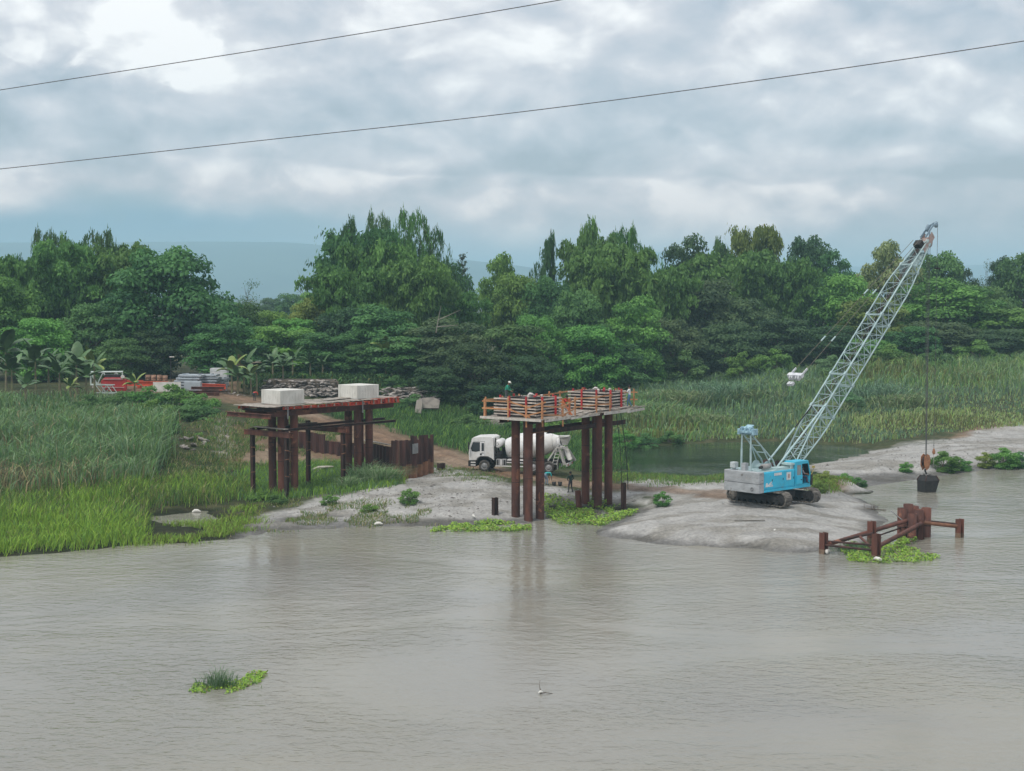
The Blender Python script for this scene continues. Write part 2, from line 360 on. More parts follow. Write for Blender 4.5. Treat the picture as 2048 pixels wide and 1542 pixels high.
# surveyed heights: (photo pixel, photo pixel, metres above the river)
PIX = [(-150,1125,0),(0,1113,0),(130,1104,0),(250,1092,0),(380,1086,0),(470,1078,0),(540,1064,0),(640,1058,0),(740,1054,0),(860,1052,0),(960,1052,0),(1060,1047,0),
 (1085,1050,-.1),(1150,1045,-.15),(1230,1040,-.1),(1120,1020,0),(1200,1018,0),(1270,1020,.03),(1150,1060,-.3),(1090,1075,-.5),
 (1195,1062,0),(1260,1078,0),(1400,1090,0),(1520,1098,0),(1620,1106,0),(1700,1100,0),(1760,1070,0),(1775,1040,0),(1755,1012,0),(1725,1000,0),(1690,993,.02),(1680,985,.1),
 (1250,1057,.45),(1400,1068,.6),(1550,1078,.58),(1640,1082,.4),(1320,1025,.6),(1450,1030,.85),(1600,1040,.75),(1700,1040,.25),(1500,1010,.9),(1600,1015,.85),(1560,990,.92),(1460,985,.92),(1640,1000,.55),
 (1760,953,0),(1830,949,0),(1900,946,0),(1960,936,0),(2048,934,0),(2200,925,0),(1715,977,0),
 (1655,962,1.25),(1690,958,.95),(1640,975,.9),(1760,935,.6),(1850,930,.6),(1900,915,.9),(2000,905,1.0),(2048,915,.7),(1850,890,1.0),(1950,870,1.2),(2048,858,1.4),(2200,850,1.4),
 (1235,945,.4),(1300,952,.35),(1400,955,.35),(1460,952,.35),(1640,928,.4),(1700,918,.35),(1745,905,.35),(1720,893,.4),(1640,887,.4),(1500,880,.4),(1400,884,.4),(1300,889,.4),(1240,893,.45),(1225,920,.5),
 (1300,920,-.4),(1400,915,-.5),(1500,910,-.5),(1600,905,-.4),(1680,905,-.25),(1550,930,-.3),(1400,940,-.2),(1300,938,-.2),
 (1250,962,.72),(1350,968,.8),(1440,968,.85),(1540,962,.9),(1590,950,.8),
 (430,785,5),(500,800,4.6),(620,828,3.6),(740,862,2.5),(860,900,1.6),(950,932,1.1),(1100,965,.92),(1250,975,.85),(1400,985,.88),
 (500,880,2.4),(460,930,1.3),(520,925,1.2),(440,835,4.2),(600,845,3.1),(680,860,2.6),(760,890,1.8),(640,920,1.1),(720,925,1.0),(820,925,1.2),(880,935,1.1),
 (380,860,3.6),(330,900,2.4),(400,930,1.4),(300,960,1.2),(200,960,1.3),(80,965,1.3),(0,960,1.4),(-150,960,1.4),(200,900,2.4),(50,900,2.5),(-100,900,2.5),(250,850,3.6),(100,850,3.7),(-50,845,3.8),
 (300,815,4.6),(150,810,4.8),(0,805,4.9),(-200,805,4.9),(350,790,5),(200,780,5.2),(100,780,5.2),(440,800,4.8),
 (0,1060,.4),(100,1055,.4),(200,1050,.4),(270,1058,.2),(100,1010,.8),(250,1000,.8),(320,1010,.4),(345,1045,-.10),(410,1045,-.09),(400,1022,.0),(440,1035,.02),(330,1066,.05),(420,1066,.06),(475,1055,.14),(485,1022,.3),(300,1035,-.03),
 (560,985,.5),(620,970,.6),(700,960,.8),(780,965,.85),(520,1000,.35),(600,1022,.3),(680,1008,.55),(740,985,.95),(820,970,1.1),(900,962,1.15),(960,972,1.1),(1010,985,1.0),(860,1000,.8),(950,1005,.7),(1010,1020,.45),(780,1030,.35),(700,1040,.2),(1000,1040,.12),
 (1100,985,.8),(1150,990,.65),(1200,1000,.3),(1250,1000,.45),(1310,1000,.55),(1330,985,.75),(1130,1005,.3)]
WORLD = [(12,162,.9),(25,165,1),(40,170,1.7),(55,170,1.9),(12,185,1.8),(30,190,2.2),(50,190,3.2),(70,190,3.9),(15,215,2.8),(30,220,3),(50,215,4.9),(70,215,6.0),(20,250,4),(50,250,5.6),(80,250,6.2),(0,300,5),(-60,300,5),(80,320,5.5),
 (0,160,1.2),(5,150,.9),(8,140,.7),(-2,170,2.2),(-5,185,3.8),(5,185,2.6),(0,200,4),(-20,185,5.4),(-30,180,5.3),(-45,180,5.2),(-60,180,5),(-60,150,4.5),(-75,160,4.8),(-75,120,2.5),(-28,168,4.1),(-20,168,3.6),(-28,173,5.6),(-20,173,5.6),(-14,169,3.3),(-9,168,3.0),(-14,174,5.4),(-9,174,4.9),(-12,156,2.0),(-6,150,1.4),(-2,140,1.0),(-8,145,1.7),
 (30,100,-.8),(40,110,-.8),(34,117,-.6),(45,121,-.8),(30,93,-.8),(60,125,-1),(28,110,-.5),(15,88,-.7),(3,95,-.5),(20,90,-.6),(-5,94,-.5),(-15,92,-.5),(-25,86,-.5),(-35,82,-.6),(0,88,-.8),(60,105,-1.2)]
WORLD += [(x, y, z) for x in range(-80, 91, 17) for y, z in ((45, -1.6), (62, -1.5), (76, -1.3))]
CP = np.array([tuple(W(*p)) for p in PIX] + WORLD, float)
def _kern(r): return r
def _fit():
    P = CP[:, :2]; n = len(P); r = np.linalg.norm(P[:, None] - P[None], axis=2)
    A = np.zeros((n + 3, n + 3)); A[:n, :n] = _kern(r) - 0.02 * np.eye(n) * 0; A[:n, n] = 1; A[:n, n + 1:] = P; A[n, :n] = 1; A[n + 1:, :n] = P.T
    return np.linalg.lstsq(A, np.concatenate([CP[:, 2], [0, 0, 0]]), rcond=None)[0]
WT = _fit()
def tz(x, y):
    """ground height"""
    x = np.asarray(x, float); y = np.asarray(y, float); sh = x.shape; x = x.ravel(); y = y.ravel()
    xc, yc = np.clip(x, -80, 90), np.clip(y, 45, 320); out = np.empty(len(x)); n = len(CP)
    for i in range(0, len(x), 20000):
        s = slice(i, i + 20000); r = np.hypot(xc[s, None] - CP[None, :, 0], yc[s, None] - CP[None, :, 1])
        out[s] = _kern(r) @ WT[:n] + WT[n] + xc[s] * WT[n + 1] + yc[s] * WT[n + 2]
    far = np.clip((np.hypot(x, y) - 300) / 500, 0, 1); out = out * (1 - far) + (4.6 + 1.2 * (fbm(x, y, 0.004, 3, 5) - .5)) * far
    out = np.where(y < 45, -1.6, out)
    a = np.clip((out + 0.1) * 2.5, 0, 1)
    out = out + a * (0.22 * (fbm(x, y, 0.55, 4, 3) - .5) + 0.10 * (vnoise(x, y, 1.7, 9) - .5)) + 0.10 * (fbm(x, y, 0.7, 3, 12) - .5)
    ridge = 1 - np.abs(2 * fbm(x * 0.8 + y * 0.35, y * 1.3, 0.33, 3, 44) - 1) * 2.2
    out = out + np.clip((out - .12) * 3, 0, 1) * np.clip((135 - y) / 8, 0, 1) * (0.13 * np.clip(ridge, 0, 1) * np.where(x > 5, .4, 1) - .04 + 0.07 * (vnoise(x, y * 1.6, 1.1, 47) - .5))
    return out.reshape(sh)
def gz(x, y): return float(tz(np.array([x]), np.array([y]))[0])

def inside(u, v, poly):
    u = np.asarray(u); v = np.asarray(v); c = np.zeros(u.shape, bool); n = len(poly)
    for i in range(n):
        (x0, y0), (x1, y1) = poly[i], poly[(i + 1) % n]
        if y0 == y1: continue
        c ^= ((y0 > v) != (y1 > v)) & (u < (x1 - x0) * (v - y0) / (y1 - y0) + x0)
    return c
def dist_line(x, y, pts):
    d = np.full(np.shape(x), 1e9)
    for (ax, ay), (bx, by) in zip(pts[:-1], pts[1:]):
        t = np.clip(((x - ax) * (bx - ax) + (y - ay) * (by - ay)) / ((bx - ax) ** 2 + (by - ay) ** 2), 0, 1)
        d = np.minimum(d, np.hypot(x - ax - t * (bx - ax), y - ay - t * (by - ay)))
    return d
ROAD = [tuple(W(*p)[:2]) for p in [(330,775,5.1),(430,785,5),(500,800,4.6),(620,828,3.6),(740,862,2.5),(860,900,1.6),(950,932,1.1),(1100,962,.92),(1250,972,.85),(1400,982,.88),(1470,992,.9)]]
SAND = [[(470,1085),(500,1035),(560,1020),(620,1000),(690,985),(770,962),(830,945),(890,935),(960,948),(1020,970),(1090,968),(1160,985),(1270,985),(1290,1010),(1180,1010),(1095,1010),(1095,1060),(860,1075)],
        [(1180,1085),(1200,1040),(1290,1012),(1330,985),(1300,962),(1450,955),(1560,950),(1640,975),(1700,985),(1800,1030),(1720,1130),(1400,1110)],
        [(1250,958),(1460,955),(1460,990),(1250,990)],
        [(1600,935),(1650,915),(1740,900),(1800,888),(1900,880),(1960,860),(2060,845),(2300,830),(2300,960),(1960,950),(1700,985),(1690,960)],
        [(300,992),(345,982),(350,1000),(305,1003)], [(436,850),(450,832),(462,850),(458,915),(442,915)]]
EARTH = [[(430,860),(470,845),(520,850),(640,850),(720,880),(700,930),(560,935),(450,935)], [(1650,965),(1700,950),(1735,960),(1700,985),(1660,985)], [(1880,878),(1960,850),(2060,842),(2060,858),(1960,872)],
         [(380,790),(430,780),(560,800),(560,815),(430,800)], [(200,760),(480,760),(480,782),(200,785)], [(640,835),(760,850),(860,890),(960,915),(960,945),(860,920),(720,880),(640,855)]]
def build_ground():
    xs = np.concatenate([-np.geomspace(80, 8800, 22)[::-1], np.arange(-78, -46, 2.0), np.arange(-46, 50, 0.36), np.arange(50, 90, 2.0), np.geomspace(92, 8800, 22)])
    ys = np.concatenate([[-200, -60, 0, 30, 45], np.arange(50, 80, 3.0), np.arange(80, 128, 0.33), np.arange(128, 176, 0.5), np.arange(176, 300, 2.0), np.geomspace(303, 8800, 34)])
    X, Y = np.meshgrid(xs, ys); Z = tz(X, Y)
    # wheel ruts of the haul road and crane track marks
    d = dist_line(X, Y, ROAD); near = d < 4
    Z = np.where(near, Z - 0.10 * np.exp(-((d - 0.95) / 0.3) ** 2) + 0.05 * np.exp(-(d / 0.35) ** 2), Z)
    x, y, z = X.ravel(), Y.ravel(), Z.ravel()
    fw = np.maximum(y * cp - (z - H) * sp, 1.0); u = CX + F * x / fw; v = CY - F * (y * sp + (z - H) * cp) / fw
    ok = (y > 60) & (y < 260)
    def cover(polys):
        acc = np.zeros(len(x))
        for k in range(5):
            du = (fbm(x, y, 0.35, 3, 40 + k) - .5) * 60; dv = (fbm(x, y, 0.35, 3, 60 + k) - .5) * 22
            for p in polys: acc = np.maximum(acc, 0) + 0; acc_k = inside(u + du, v + dv, p); acc = acc + 0; 
            hit = np.zeros(len(x), bool)
            for p in polys: hit |= inside(u + du, v + dv, p)
            acc = acc + hit / 5.0
        return np.where(ok, np.clip(acc, 0, 1), 0)
    sand = cover(SAND); earth = cover(EARTH)
    rd = d.ravel() + (fbm(x, y, 0.8, 3, 71) - .5) * 1.6
    earth = np.maximum(earth * 0.85, np.clip((2.3 - rd) / 0.8, 0, 1)); 
    rut = np.exp(-((d.ravel() - 0.95) / 0.35) ** 2) * (rd < 3)
    wet = np.clip((0.22 + .30 * (fbm(x, y, .5, 3, 29) - .4) - z) / 0.14, 0, 1)
    sc = np.array([0.395, 0.388, 0.368]); ec = np.array([0.225, 0.150, 0.098]); gc = np.array([0.050, 0.062, 0.026])
    gc2 = np.array([0.115, 0.105, 0.055])
    n1 = fbm(x, y, 0.25, 4, 21)[:, None]; n2 = fbm(x, y, 1.3, 3, 25)[:, None]
    c = gc * (0.7 + 0.6 * n1) ; patch = np.clip((n2 - 0.5) * 5, 0, 1) * 0.6; c = c * (1 - patch) + gc2 * patch
    e = ec * (0.72 + 0.5 * n2); pale = np.clip((n1 - 0.52) * 6, 0, 1) * 0.5; e = e * (1 - pale) + np.array([0.33, 0.26, 0.19]) * pale
    s_ = sc * (0.82 + 0.34 * n1); damp = np.clip((fbm(x * .7, y * 1.4, 0.5, 4, 33)[:, None] - 0.50) * 7, 0, 1) * 0.55; s_ = s_ * (1 - damp) + np.array([0.20, 0.185, 0.15]) * damp
    c = c * (1 - earth[:, None]) + e * earth[:, None]
    sw = np.clip(sand * (1 - np.clip((2.0 - rd) / 1.0, 0, 1) * 0.75), 0, 1)[:, None]; c = c * (1 - sw) + s_ * sw
    c = c * (1 - 0.25 * rut[:, None]); 
    c = c * (1 - 0.55 * wet[:, None])
    rgba = np.concatenate([np.clip(c, 0, 1), np.ones((len(x), 1))], 1)
    m = bpy.data.materials.new('ground'); m.use_nodes = True; k = NT(m.node_tree)
    out = k.n('ShaderNodeOutputMaterial'); b = k.n('ShaderNodeBsdfPrincipled'); b.inputs['Roughness'].default_value = 0.92; b.inputs['Specular IOR Level'].default_value = 0.15
    at = k.n('ShaderNodeAttribute', attribute_name='soil'); geo = k.n('ShaderNodeNewGeometry'); vec = geo.outputs['Position']
    f = k.ss(k.noise(vec, 5.0, 6, 0.65), .28, .72); g = k.ss(k.noise(vec, 1.1, 6, 0.62, 0.6), .28, .72)
    mul = k.math('ADD', 0.66, k.math('ADD', k.math('MULTIPLY', f, 0.38), k.math('MULTIPLY', g, 0.32)))
    cm = k.n('ShaderNodeCombineXYZ'); [k.l(mul, cm.inputs[i]) for i in range(3)]
    col = k.mix(1.0, at.outputs['Color'], cm.outputs[0], 'MULTIPLY'); k.l(col, b.inputs['Base Color'])
    bp = k.n('ShaderNodeBump'); bp.inputs['Strength'].default_value = 0.9; bp.inputs['Distance'].default_value = 0.13
    vo = k.n('ShaderNodeTexVoronoi'); vo.inputs['Scale'].default_value = 2.2; k.l(vec, vo.inputs['Vector'])
    k.l(k.math('ADD', k.math('MULTIPLY', g, 1.0), k.math('ADD', k.math('MULTIPLY', f, 0.35), k.math('MULTIPLY', vo.outputs['Distance'], 0.25))), bp.inputs['Height']); k.l(bp.outputs[0], b.inputs['Normal'])
    k.l(b.outputs[0], out.inputs[0])
    nx, ny = len(xs), len(ys); i = np.arange(nx * ny).reshape(ny, nx)
    faces = np.stack([i[:-1, :-1], i[:-1, 1:], i[1:, 1:], i[1:, :-1]], -1).reshape(-1, 4)
    me = np_mesh('ground', np.stack([x, y, z], 1), faces, m, [('soil', 'FLOAT_COLOR', rgba)], True)
    o = bpy.data.objects.new('ground', me); COL.objects.link(o); o['kind'] = 'structure'
build_ground()

def water_mat(name, c1, c2, sc, strength, rough):
    m = bpy.data.materials.new(name); m.use_nodes = True; k = NT(m.node_tree)
    out = k.n('ShaderNodeOutputMaterial'); b = k.n('ShaderNodeBsdfPrincipled'); b.inputs['Roughness'].default_value = rough; b.inputs['IOR'].default_value = 1.33
    geo = k.n('ShaderNodeNewGeometry'); vec = geo.outputs['Position']
    f = k.ss(k.noise(vec, 0.05, 4, 0.55, 0.5), 0.35, 0.65); k.l(k.mix(f, c1, c2), b.inputs['Base Color'])
    mp = k.n('ShaderNodeMapping'); k.l(vec, mp.inputs[0]); mp.inputs['Rotation'].default_value = (0, 0, R(18)); mp.inputs['Scale'].default_value = (0.62, 1.0, 1.0)
    h1 = k.noise(mp.outputs[0], sc, 3, 0.5, 0.6); h2 = k.noise(mp.outputs[0], sc * 2.7, 3, 0.55, 0.3); h3 = k.noise(mp.outputs[0], 0.07, 4, 0.6, 0.8)
    amp = k.math('ADD', 0.22, k.math('MULTIPLY', k.ss(h3, 0.34, 0.66), 1.1))
    hh = k.math('MULTIPLY', k.math('ADD', h1, k.math('MULTIPLY', h2, 0.42)), amp)
    bp = k.n('ShaderNodeBump'); bp.inputs['Strength'].default_value = 1.0; bp.inputs['Distance'].default_value = strength
    k.l(hh, bp.inputs['Height']); k.l(bp.outputs[0], b.inputs['Normal']); k.l(b.outputs[0], out.inputs[0]); return m
def sheet(name, poly, z, m, kind='structure'):
    b = MB(); n = len(poly); b.add([(x, y, z) for x, y in poly], [tuple(range(n))]); o = b.build(name, m); o['kind'] = kind; return o
sheet('river', [(-700, -150), (700, -150), (700, 138), (48, 138), (30, 122), (21.5, 114), (14, 108.3), (-30, 108.3), (-700, 120)], 0.0, water_mat('river water', (0.258, 0.247, 0.200), (0.228, 0.223, 0.196), 1.9, 0.052, 0.10))
sheet('pond', [(7.0, 121), (16, 121), (27, 128), (38, 142), (37, 156), (24, 161), (8, 158)], 0.30, water_mat('pond water', (0.035, 0.05, 0.03), (0.025, 0.04, 0.026), 1.6, 0.045, 0.06))

# far hills and the air before them
def build_hills():
    def ridge(name, pts, y0, depth, seed, colour):
        us = np.linspace(pts[0][0], pts[-1][0], 90); vs = np.interp(us, [p[0] for p in pts], [p[1] for p in pts])
        rows = []; nr = 14
        for j in range(nr):
            t = j / (nr - 1); yy = y0 + (t - 0.35) * depth; prof = math.sin(math.pi * min(max(t * 0.95 + 0.02, 0), 1)) ** 1.2
            for q, (uu, vv) in enumerate(zip(us, vs)):
                xx = (uu - CX) / F * y0 * (1 + (t - .35) * 0.2)
                zt = H + (590 - vv) / F * y0
                n = 0.75 + 0.5 * float(fbm(np.array([xx]), np.array([yy]), 0.0011, 4, seed)[0])
                rows.append((xx, yy, 2 + (zt - 2) * prof * (n if abs(t - .5) > .1 else 0.97 + 0.06 * n)))
        n = len(us); i = np.arange(n * nr).reshape(nr, n); fs = np.stack([i[:-1, :-1], i[:-1, 1:], i[1:, 1:], i[1:, :-1]], -1).reshape(-1, 4)
        o = bpy.data.objects.new(name, np_mesh(name, np.array(rows), fs, mat('wooded hillside', (0.035, 0.06, 0.04), (0.06, 0.09, 0.05), 0.95, 0.004), (), True)); COL.objects.link(o); o['kind'] = 'structure'
    ridge('hills', [(-900, 492), (-300, 484), (100, 482), (400, 481), (560, 482), (660, 490), (760, 503), (870, 512), (1000, 526), (1120, 545), (1300, 562), (1500, 575)], 5200, 2200, 4, None)
    ridge('hills', [(900, 560), (1100, 540), (1250, 512), (1330, 502), (1420, 512), (1600, 528), (1800, 536), (2000, 528), (2300, 520), (2700, 540)], 7200, 2000, 8, None)
build_hills()
def build_haze():
    b = MB(); b.b2((-9200, -260, -3), (9200, 9300, 222)); m = bpy.data.materials.new('haze'); m.use_nodes = True
    k = NT(m.node_tree); out = k.n('ShaderNodeOutputMaterial'); pv = k.n('ShaderNodeVolumePrincipled')
    pv.inputs['Color'].default_value = (0.55, 0.84, 1.0, 1); pv.inputs['Density'].default_value = 3.0e-4; pv.inputs['Anisotropy'].default_value = 0.0
    k.l(pv.outputs[0], out.inputs['Volume']); o = b.build('haze', m); o['kind'] = 'stuff'; tag(o, 'pale blue haze fading the far hills', 'haze')
build_haze()

# ---------------------------------------------------------------- grass and reeds
def blades(name, label, pts, hgt, wid, cols, lean=0.25, cat='grass', droop=0.3):
    """pts (n,3) roots; hgt (n,), wid (n,), cols (n,3)"""
    n = len(pts); a = RS.rand(n) * 2 * np.pi; dx, dy = np.cos(a), np.sin(a)
    la = RS.rand(n) * 2 * np.pi; lx, ly = np.cos(la) * lean * RS.rand(n), np.sin(la) * lean * RS.rand(n)
    lx = lx + 0.12 * lean
    def at(t, w, dr):
        cx = pts[:, 0] + lx * hgt * t + lx * hgt * dr; cy = pts[:, 1] + ly * hgt * t + ly * hgt * dr; cz = pts[:, 2] + hgt * (t - dr * droop)
        return np.stack([cx - dx * wid * w, cy - dy * wid * w, cz], 1), np.stack([cx + dx * wid * w, cy + dy * wid * w, cz], 1)
    a0, a1 = at(-0.03, .5, 0); b0, b1 = at(.55, .42, 0.15); c0, c1 = at(1.0, .06, 0.8)
    V = np.stack([a0, a1, b1, b0, c1, c0], 1).reshape(-1, 3); i = np.arange(n)[:, None] * 6
    Fc = np.concatenate([i + np.array([[0, 1, 2, 3]]), i + np.array([[3, 2, 4, 5]])], 0)
    C = np.repeat(np.concatenate([cols, np.ones((n, 1))], 1), 6, 0)
    o = bpy.data.objects.new(name, np_mesh(name, V, Fc, colour_mat('grass blades'), [('blade', 'FLOAT_COLOR', C)])); COL.objects.link(o)
    o['kind'] = 'stuff'; tag(o, label, cat); return o
def scatter(n, xr, yr, poly=None, polys=None, keep=None):
    """random ground points whose surveyed position lies inside the outline"""
    out = []; got = 0; tries = 0
    while got < n and tries < 40:
        x = RS.uniform(*xr, n); y = RS.uniform(*yr, n); z = tz(x, y); ok = z > 0.0 - 0.12
        if poly is not None:
            fw = y * cp - (z - H) * sp; u = CX + F * x / fw; v = CY - F * (y * sp + (z - H) * cp) / fw
            u = u + (fbm(x, y, 0.3, 3, 81) - .5) * 40; v = v + (fbm(x, y, 0.3, 3, 82) - .5) * 18 + RS.normal(0, 3.5, n); u = u + RS.normal(0, 13, n)
            ok &= inside(u, v, poly)
        if keep is not None: ok &= keep(x, y, z)
        out.append(np.stack([x, y, z], 1)[ok]); got += ok.sum(); tries += 1
    return np.concatenate(out)[:n]
def mixcol(n, cols, wts, jit=0.18):
    idx = RS.choice(len(cols), n, p=np.array(wts) / sum(wts)); c = np.array(cols)[idx]
    return np.clip(c * (1 + (RS.rand(n, 1) - .5) * 2 * jit) * (1 + (RS.rand(n, 3) - .5) * 0.1), 0, 1)
GREEN, BRIGHT, OLIVE, STRAW, BLUEG, DEEP, LIME = (0.105, 0.210, 0.058), (0.21, 0.37, 0.055), (0.19, 0.22, 0.065), (0.38, 0.33, 0.18), (0.145, 0.255, 0.135), (0.050, 0.110, 0.040), (0.29, 0.46, 0.06)
def build_grass():
    # tall reeds on the left bank
    p = scatter(30000, (-62, -20), (93, 150), [(-250, 1010), (-250, 800), (120, 800), (300, 800), (345, 830), (330, 900), (290, 965), (200, 990), (0, 1000)])
    n = len(p); k = fbm(p[:, 0], p[:, 1], 0.12, 3, 91); c = mixcol(n, [(.12, .24, .07), BLUEG, (.18, .30, .12), (.19, .26, .08), (.25, .34, .19)], [3, 3, 3, 1, 2], .3)
    dry = (RS.rand(n) < np.clip((k - 0.40) * 3.4, 0.06, 0.7) * np.clip((128 - p[:, 1]) / 12, 0.08, 1)); c[dry] = mixcol(dry.sum(), [STRAW, (0.22, 0.17, 0.095), (0.12, 0.09, 0.06)], [3, 3, 1])
    blades('reed_bed', 'tall dense reeds with dry brown stalks on the left riverbank', p, RS.uniform(1.3, 3.4, n) * np.clip(0.25 + 1.5 * fbm(p[:, 0], p[:, 1], 0.28, 3, 98), .4, 1.5) * np.clip((p[:, 1] - 95) / 12, .5, 1.1) * np.clip((150 - p[:, 1]) / 22, .6, 1), RS.uniform(0.045, 0.10, n), c, 0.38, 'reeds', 0.5)
    # bright grass at the water's edge
    p = scatter(26000, (-62, -17), (88, 118), [(-250, 1125), (-250, 985), (120, 990), (290, 962), (470, 955), (500, 985), (430, 1012), (320, 1012), (285, 1035), (280, 1086), (100, 1104)])
    n = len(p); k = fbm(p[:, 0], p[:, 1], 0.3, 3, 92); c = mixcol(n, [LIME, BRIGHT, GREEN, OLIVE], [4, 4, 1, 1]); h = RS.uniform(.5, 1.35, n) * np.clip(0.2 + 1.5 * k, .3, 1.5)
    up = RS.rand(n) < np.clip((p[:, 1] - 96) / 9, 0, .75) * np.clip(.3 + 1.5 * (fbm(p[:, 0], p[:, 1], .2, 3, 99) - .2), 0, 1); c[up] = mixcol(up.sum(), [GREEN, OLIVE, DEEP, STRAW], [4, 3, 1, 1])
    blades('riverbank_grass', 'bright lime green grass along the left edge of the river', p, h, RS.uniform(.03, .06, n), c, 0.4)
    p = scatter(3800, (-36, -13), (89, 107), [(270, 1095), (290, 1050), (310, 1035), (330, 1056), (470, 1040), (480, 1010), (520, 1010), (500, 1060), (430, 1088)], keep=lambda x, y, z: (z > -.14) & (fbm(x, y, .6, 3, 88) > .42)); n = len(p)
    blades('shore_grass', 'thin yellowish grass in the shallow water below the puddle', p, RS.uniform(.2, .55, n), RS.uniform(.025, .045, n), mixcol(n, [BRIGHT, OLIVE, LIME], [2, 2, 1]), 0.5)
    # meadow under the left pier
    p = scatter(15000, (-28, -8), (105, 132), [(470, 945), (560, 930), (700, 925), (800, 935), (800, 962), (690, 985), (560, 1002), (470, 1000)]); n = len(p); k = fbm(p[:, 0], p[:, 1], 0.4, 3, 93)
    blades('meadow_grass', 'green grass growing under the pier with white pile caps', p, RS.uniform(.35, .95, n) * (.6 + .7 * k), RS.uniform(.03, .055, n), mixcol(n, [BRIGHT, GREEN, BLUEG, LIME], [3, 3, 2, 1]), 0.45)
    # slope beside the haul road, left
    p = scatter(15000, (-34, -10), (118, 152), [(330, 900), (400, 850), (440, 830), (560, 832), (700, 862), (740, 890), (720, 935), (560, 940), (400, 960), (340, 960)], keep=lambda x, y, z: (fbm(x, y, .45, 3, 105) > np.where(x < -23, .36, .55)) & (dist_line(x, y, ROAD) > 2.3)); n = len(p)
    blades('slope_grass', 'patchy dull green grass on the brown slope below the haul road', p, RS.uniform(.15, .6, n), RS.uniform(.03, .06, n), mixcol(n, [GREEN, OLIVE, STRAW, DEEP], [3, 3, 1, 1]), 0.5)
    # green verge behind the road
    p = scatter(22000, (-22, 12), (126, 172), [(600, 822), (700, 815), (780, 800), (1000, 820), (1230, 860), (1235, 940), (1150, 945), (1000, 915), (930, 905), (860, 885), (760, 850)], keep=lambda x, y, z: dist_line(x, y, ROAD) > 2.2); n = len(p); k = fbm(p[:, 0], p[:, 1], 0.25, 3, 94)
    blades('verge_grass', 'lush green grass behind the haul road and the mixer truck', p, RS.uniform(.4, 1.3, n) * (.5 + k), RS.uniform(.04, .08, n), mixcol(n, [GREEN, (0.06, 0.15, 0.04), DEEP, BRIGHT], [4, 3, 2, 1]), 0.45)
    # strip between road, pond and sand
    p = scatter(7000, (4, 24), (108, 126), [(1200, 948), (1460, 944), (1470, 962), (1350, 966), (1200, 962)], keep=lambda x, y, z: z > .3); n = len(p)
    blades('pond_edge_grass', 'short grass strip along the near edge of the pond', p, RS.uniform(.1, .45, n), RS.uniform(.03, .05, n), mixcol(n, [GREEN, OLIVE, BRIGHT], [3, 2, 1]), 0.5)
    p = scatter(4500, (16, 30), (104, 122), [(1625, 958), (1640, 940), (1720, 945), (1735, 962), (1700, 962), (1660, 985), (1630, 985)], keep=lambda x, y, z: z > .12); n = len(p)
    blades('mound_grass', 'olive grass on the earth mound in front of the crane', p, RS.uniform(.1, .4, n), RS.uniform(.03, .05, n), mixcol(n, [OLIVE, BRIGHT, GREEN], [3, 3, 1]), 0.5)
    # sand bar weeds
    p = scatter(3600, (-22, 2), (95, 125), [(440, 1075), (500, 1010), (760, 1000), (900, 1020), (880, 1050), (640, 1055)], keep=lambda x, y, z: fbm(x, y, 0.45, 3, 95) > .55); n = len(p)
    blades('sandbar_weeds', 'sparse olive weeds scattered over the grey sandbar', p, RS.uniform(.08, .35, n), RS.uniform(.03, .05, n), mixcol(n, [OLIVE, GREEN, STRAW], [3, 2, 1]), 0.6)
    p = scatter(1500, (-8, 2), (115, 126), [(860, 935), (960, 940), (1020, 962), (960, 962), (880, 952)]); n = len(p)
    blades('roadside_grass', 'low grass patch beside the haul road near the truck', p, RS.uniform(.08, .3, n), RS.uniform(.03, .05, n), mixcol(n, [OLIVE, GREEN], [2, 2]), 0.6)
    # far field beyond the pond
    def field_keep(x, y, z):
        u, v = proj(x, y, z); return (z > .45) & (y > 150 + np.clip((u - 1750) / 30, 0, 14)) & (u > 1120 - (y - 150) * 2)
    p = scatter(66000, (2, 86), (150, 236), keep=field_keep); n = len(p); k = fbm(p[:, 0], p[:, 1], 0.10, 3, 96); k2 = fbm(p[:, 0], p[:, 1], 0.05, 2, 97)
    depth = np.clip((p[:, 1] - 158 - np.clip((CX + F * p[:, 0] / p[:, 1] - 1500) / 20, 0, 20)) / 18, 0, 1); u_ = CX + F * p[:, 0] / p[:, 1]; edge = np.clip((u_ - 1350) / 250, 0, 1)
    h = RS.uniform(.9, 2.6, n) * np.clip(-.1 + 2.2 * k, .35, 1.7) * (0.36 + 0.74 * np.maximum(depth, 1 - edge))
    c = mixcol(n, [(.12, .25, .07), (.19, .27, .08), BLUEG, (0.20, 0.33, 0.10), (.23, .33, .19)], [4, 2, 3, 4, 2], .28); lite = RS.rand(n) < (1 - depth * .8) * edge * 0.85; c[lite] = mixcol(lite.sum(), [(0.33, 0.41, 0.18), (.27, .38, .11), (.25, .30, .12)], [3, 2, 2])
    bl = (k2 > .56) & (RS.rand(n) < .6); c[bl] = mixcol(bl.sum(), [BLUEG, (0.13, 0.2, 0.13)], [1, 1]); ol = (k2 < .42) & (RS.rand(n) < .5); c[ol] = mixcol(ol.sum(), [OLIVE, (0.16, 0.17, 0.07)], [1, 1])
    blades('tall_field_grass', 'tall wild grass covering the field beyond the pond', p, h, RS.uniform(.07, .14, n), c, 0.3, 'grass', 0.5)
build_grass()
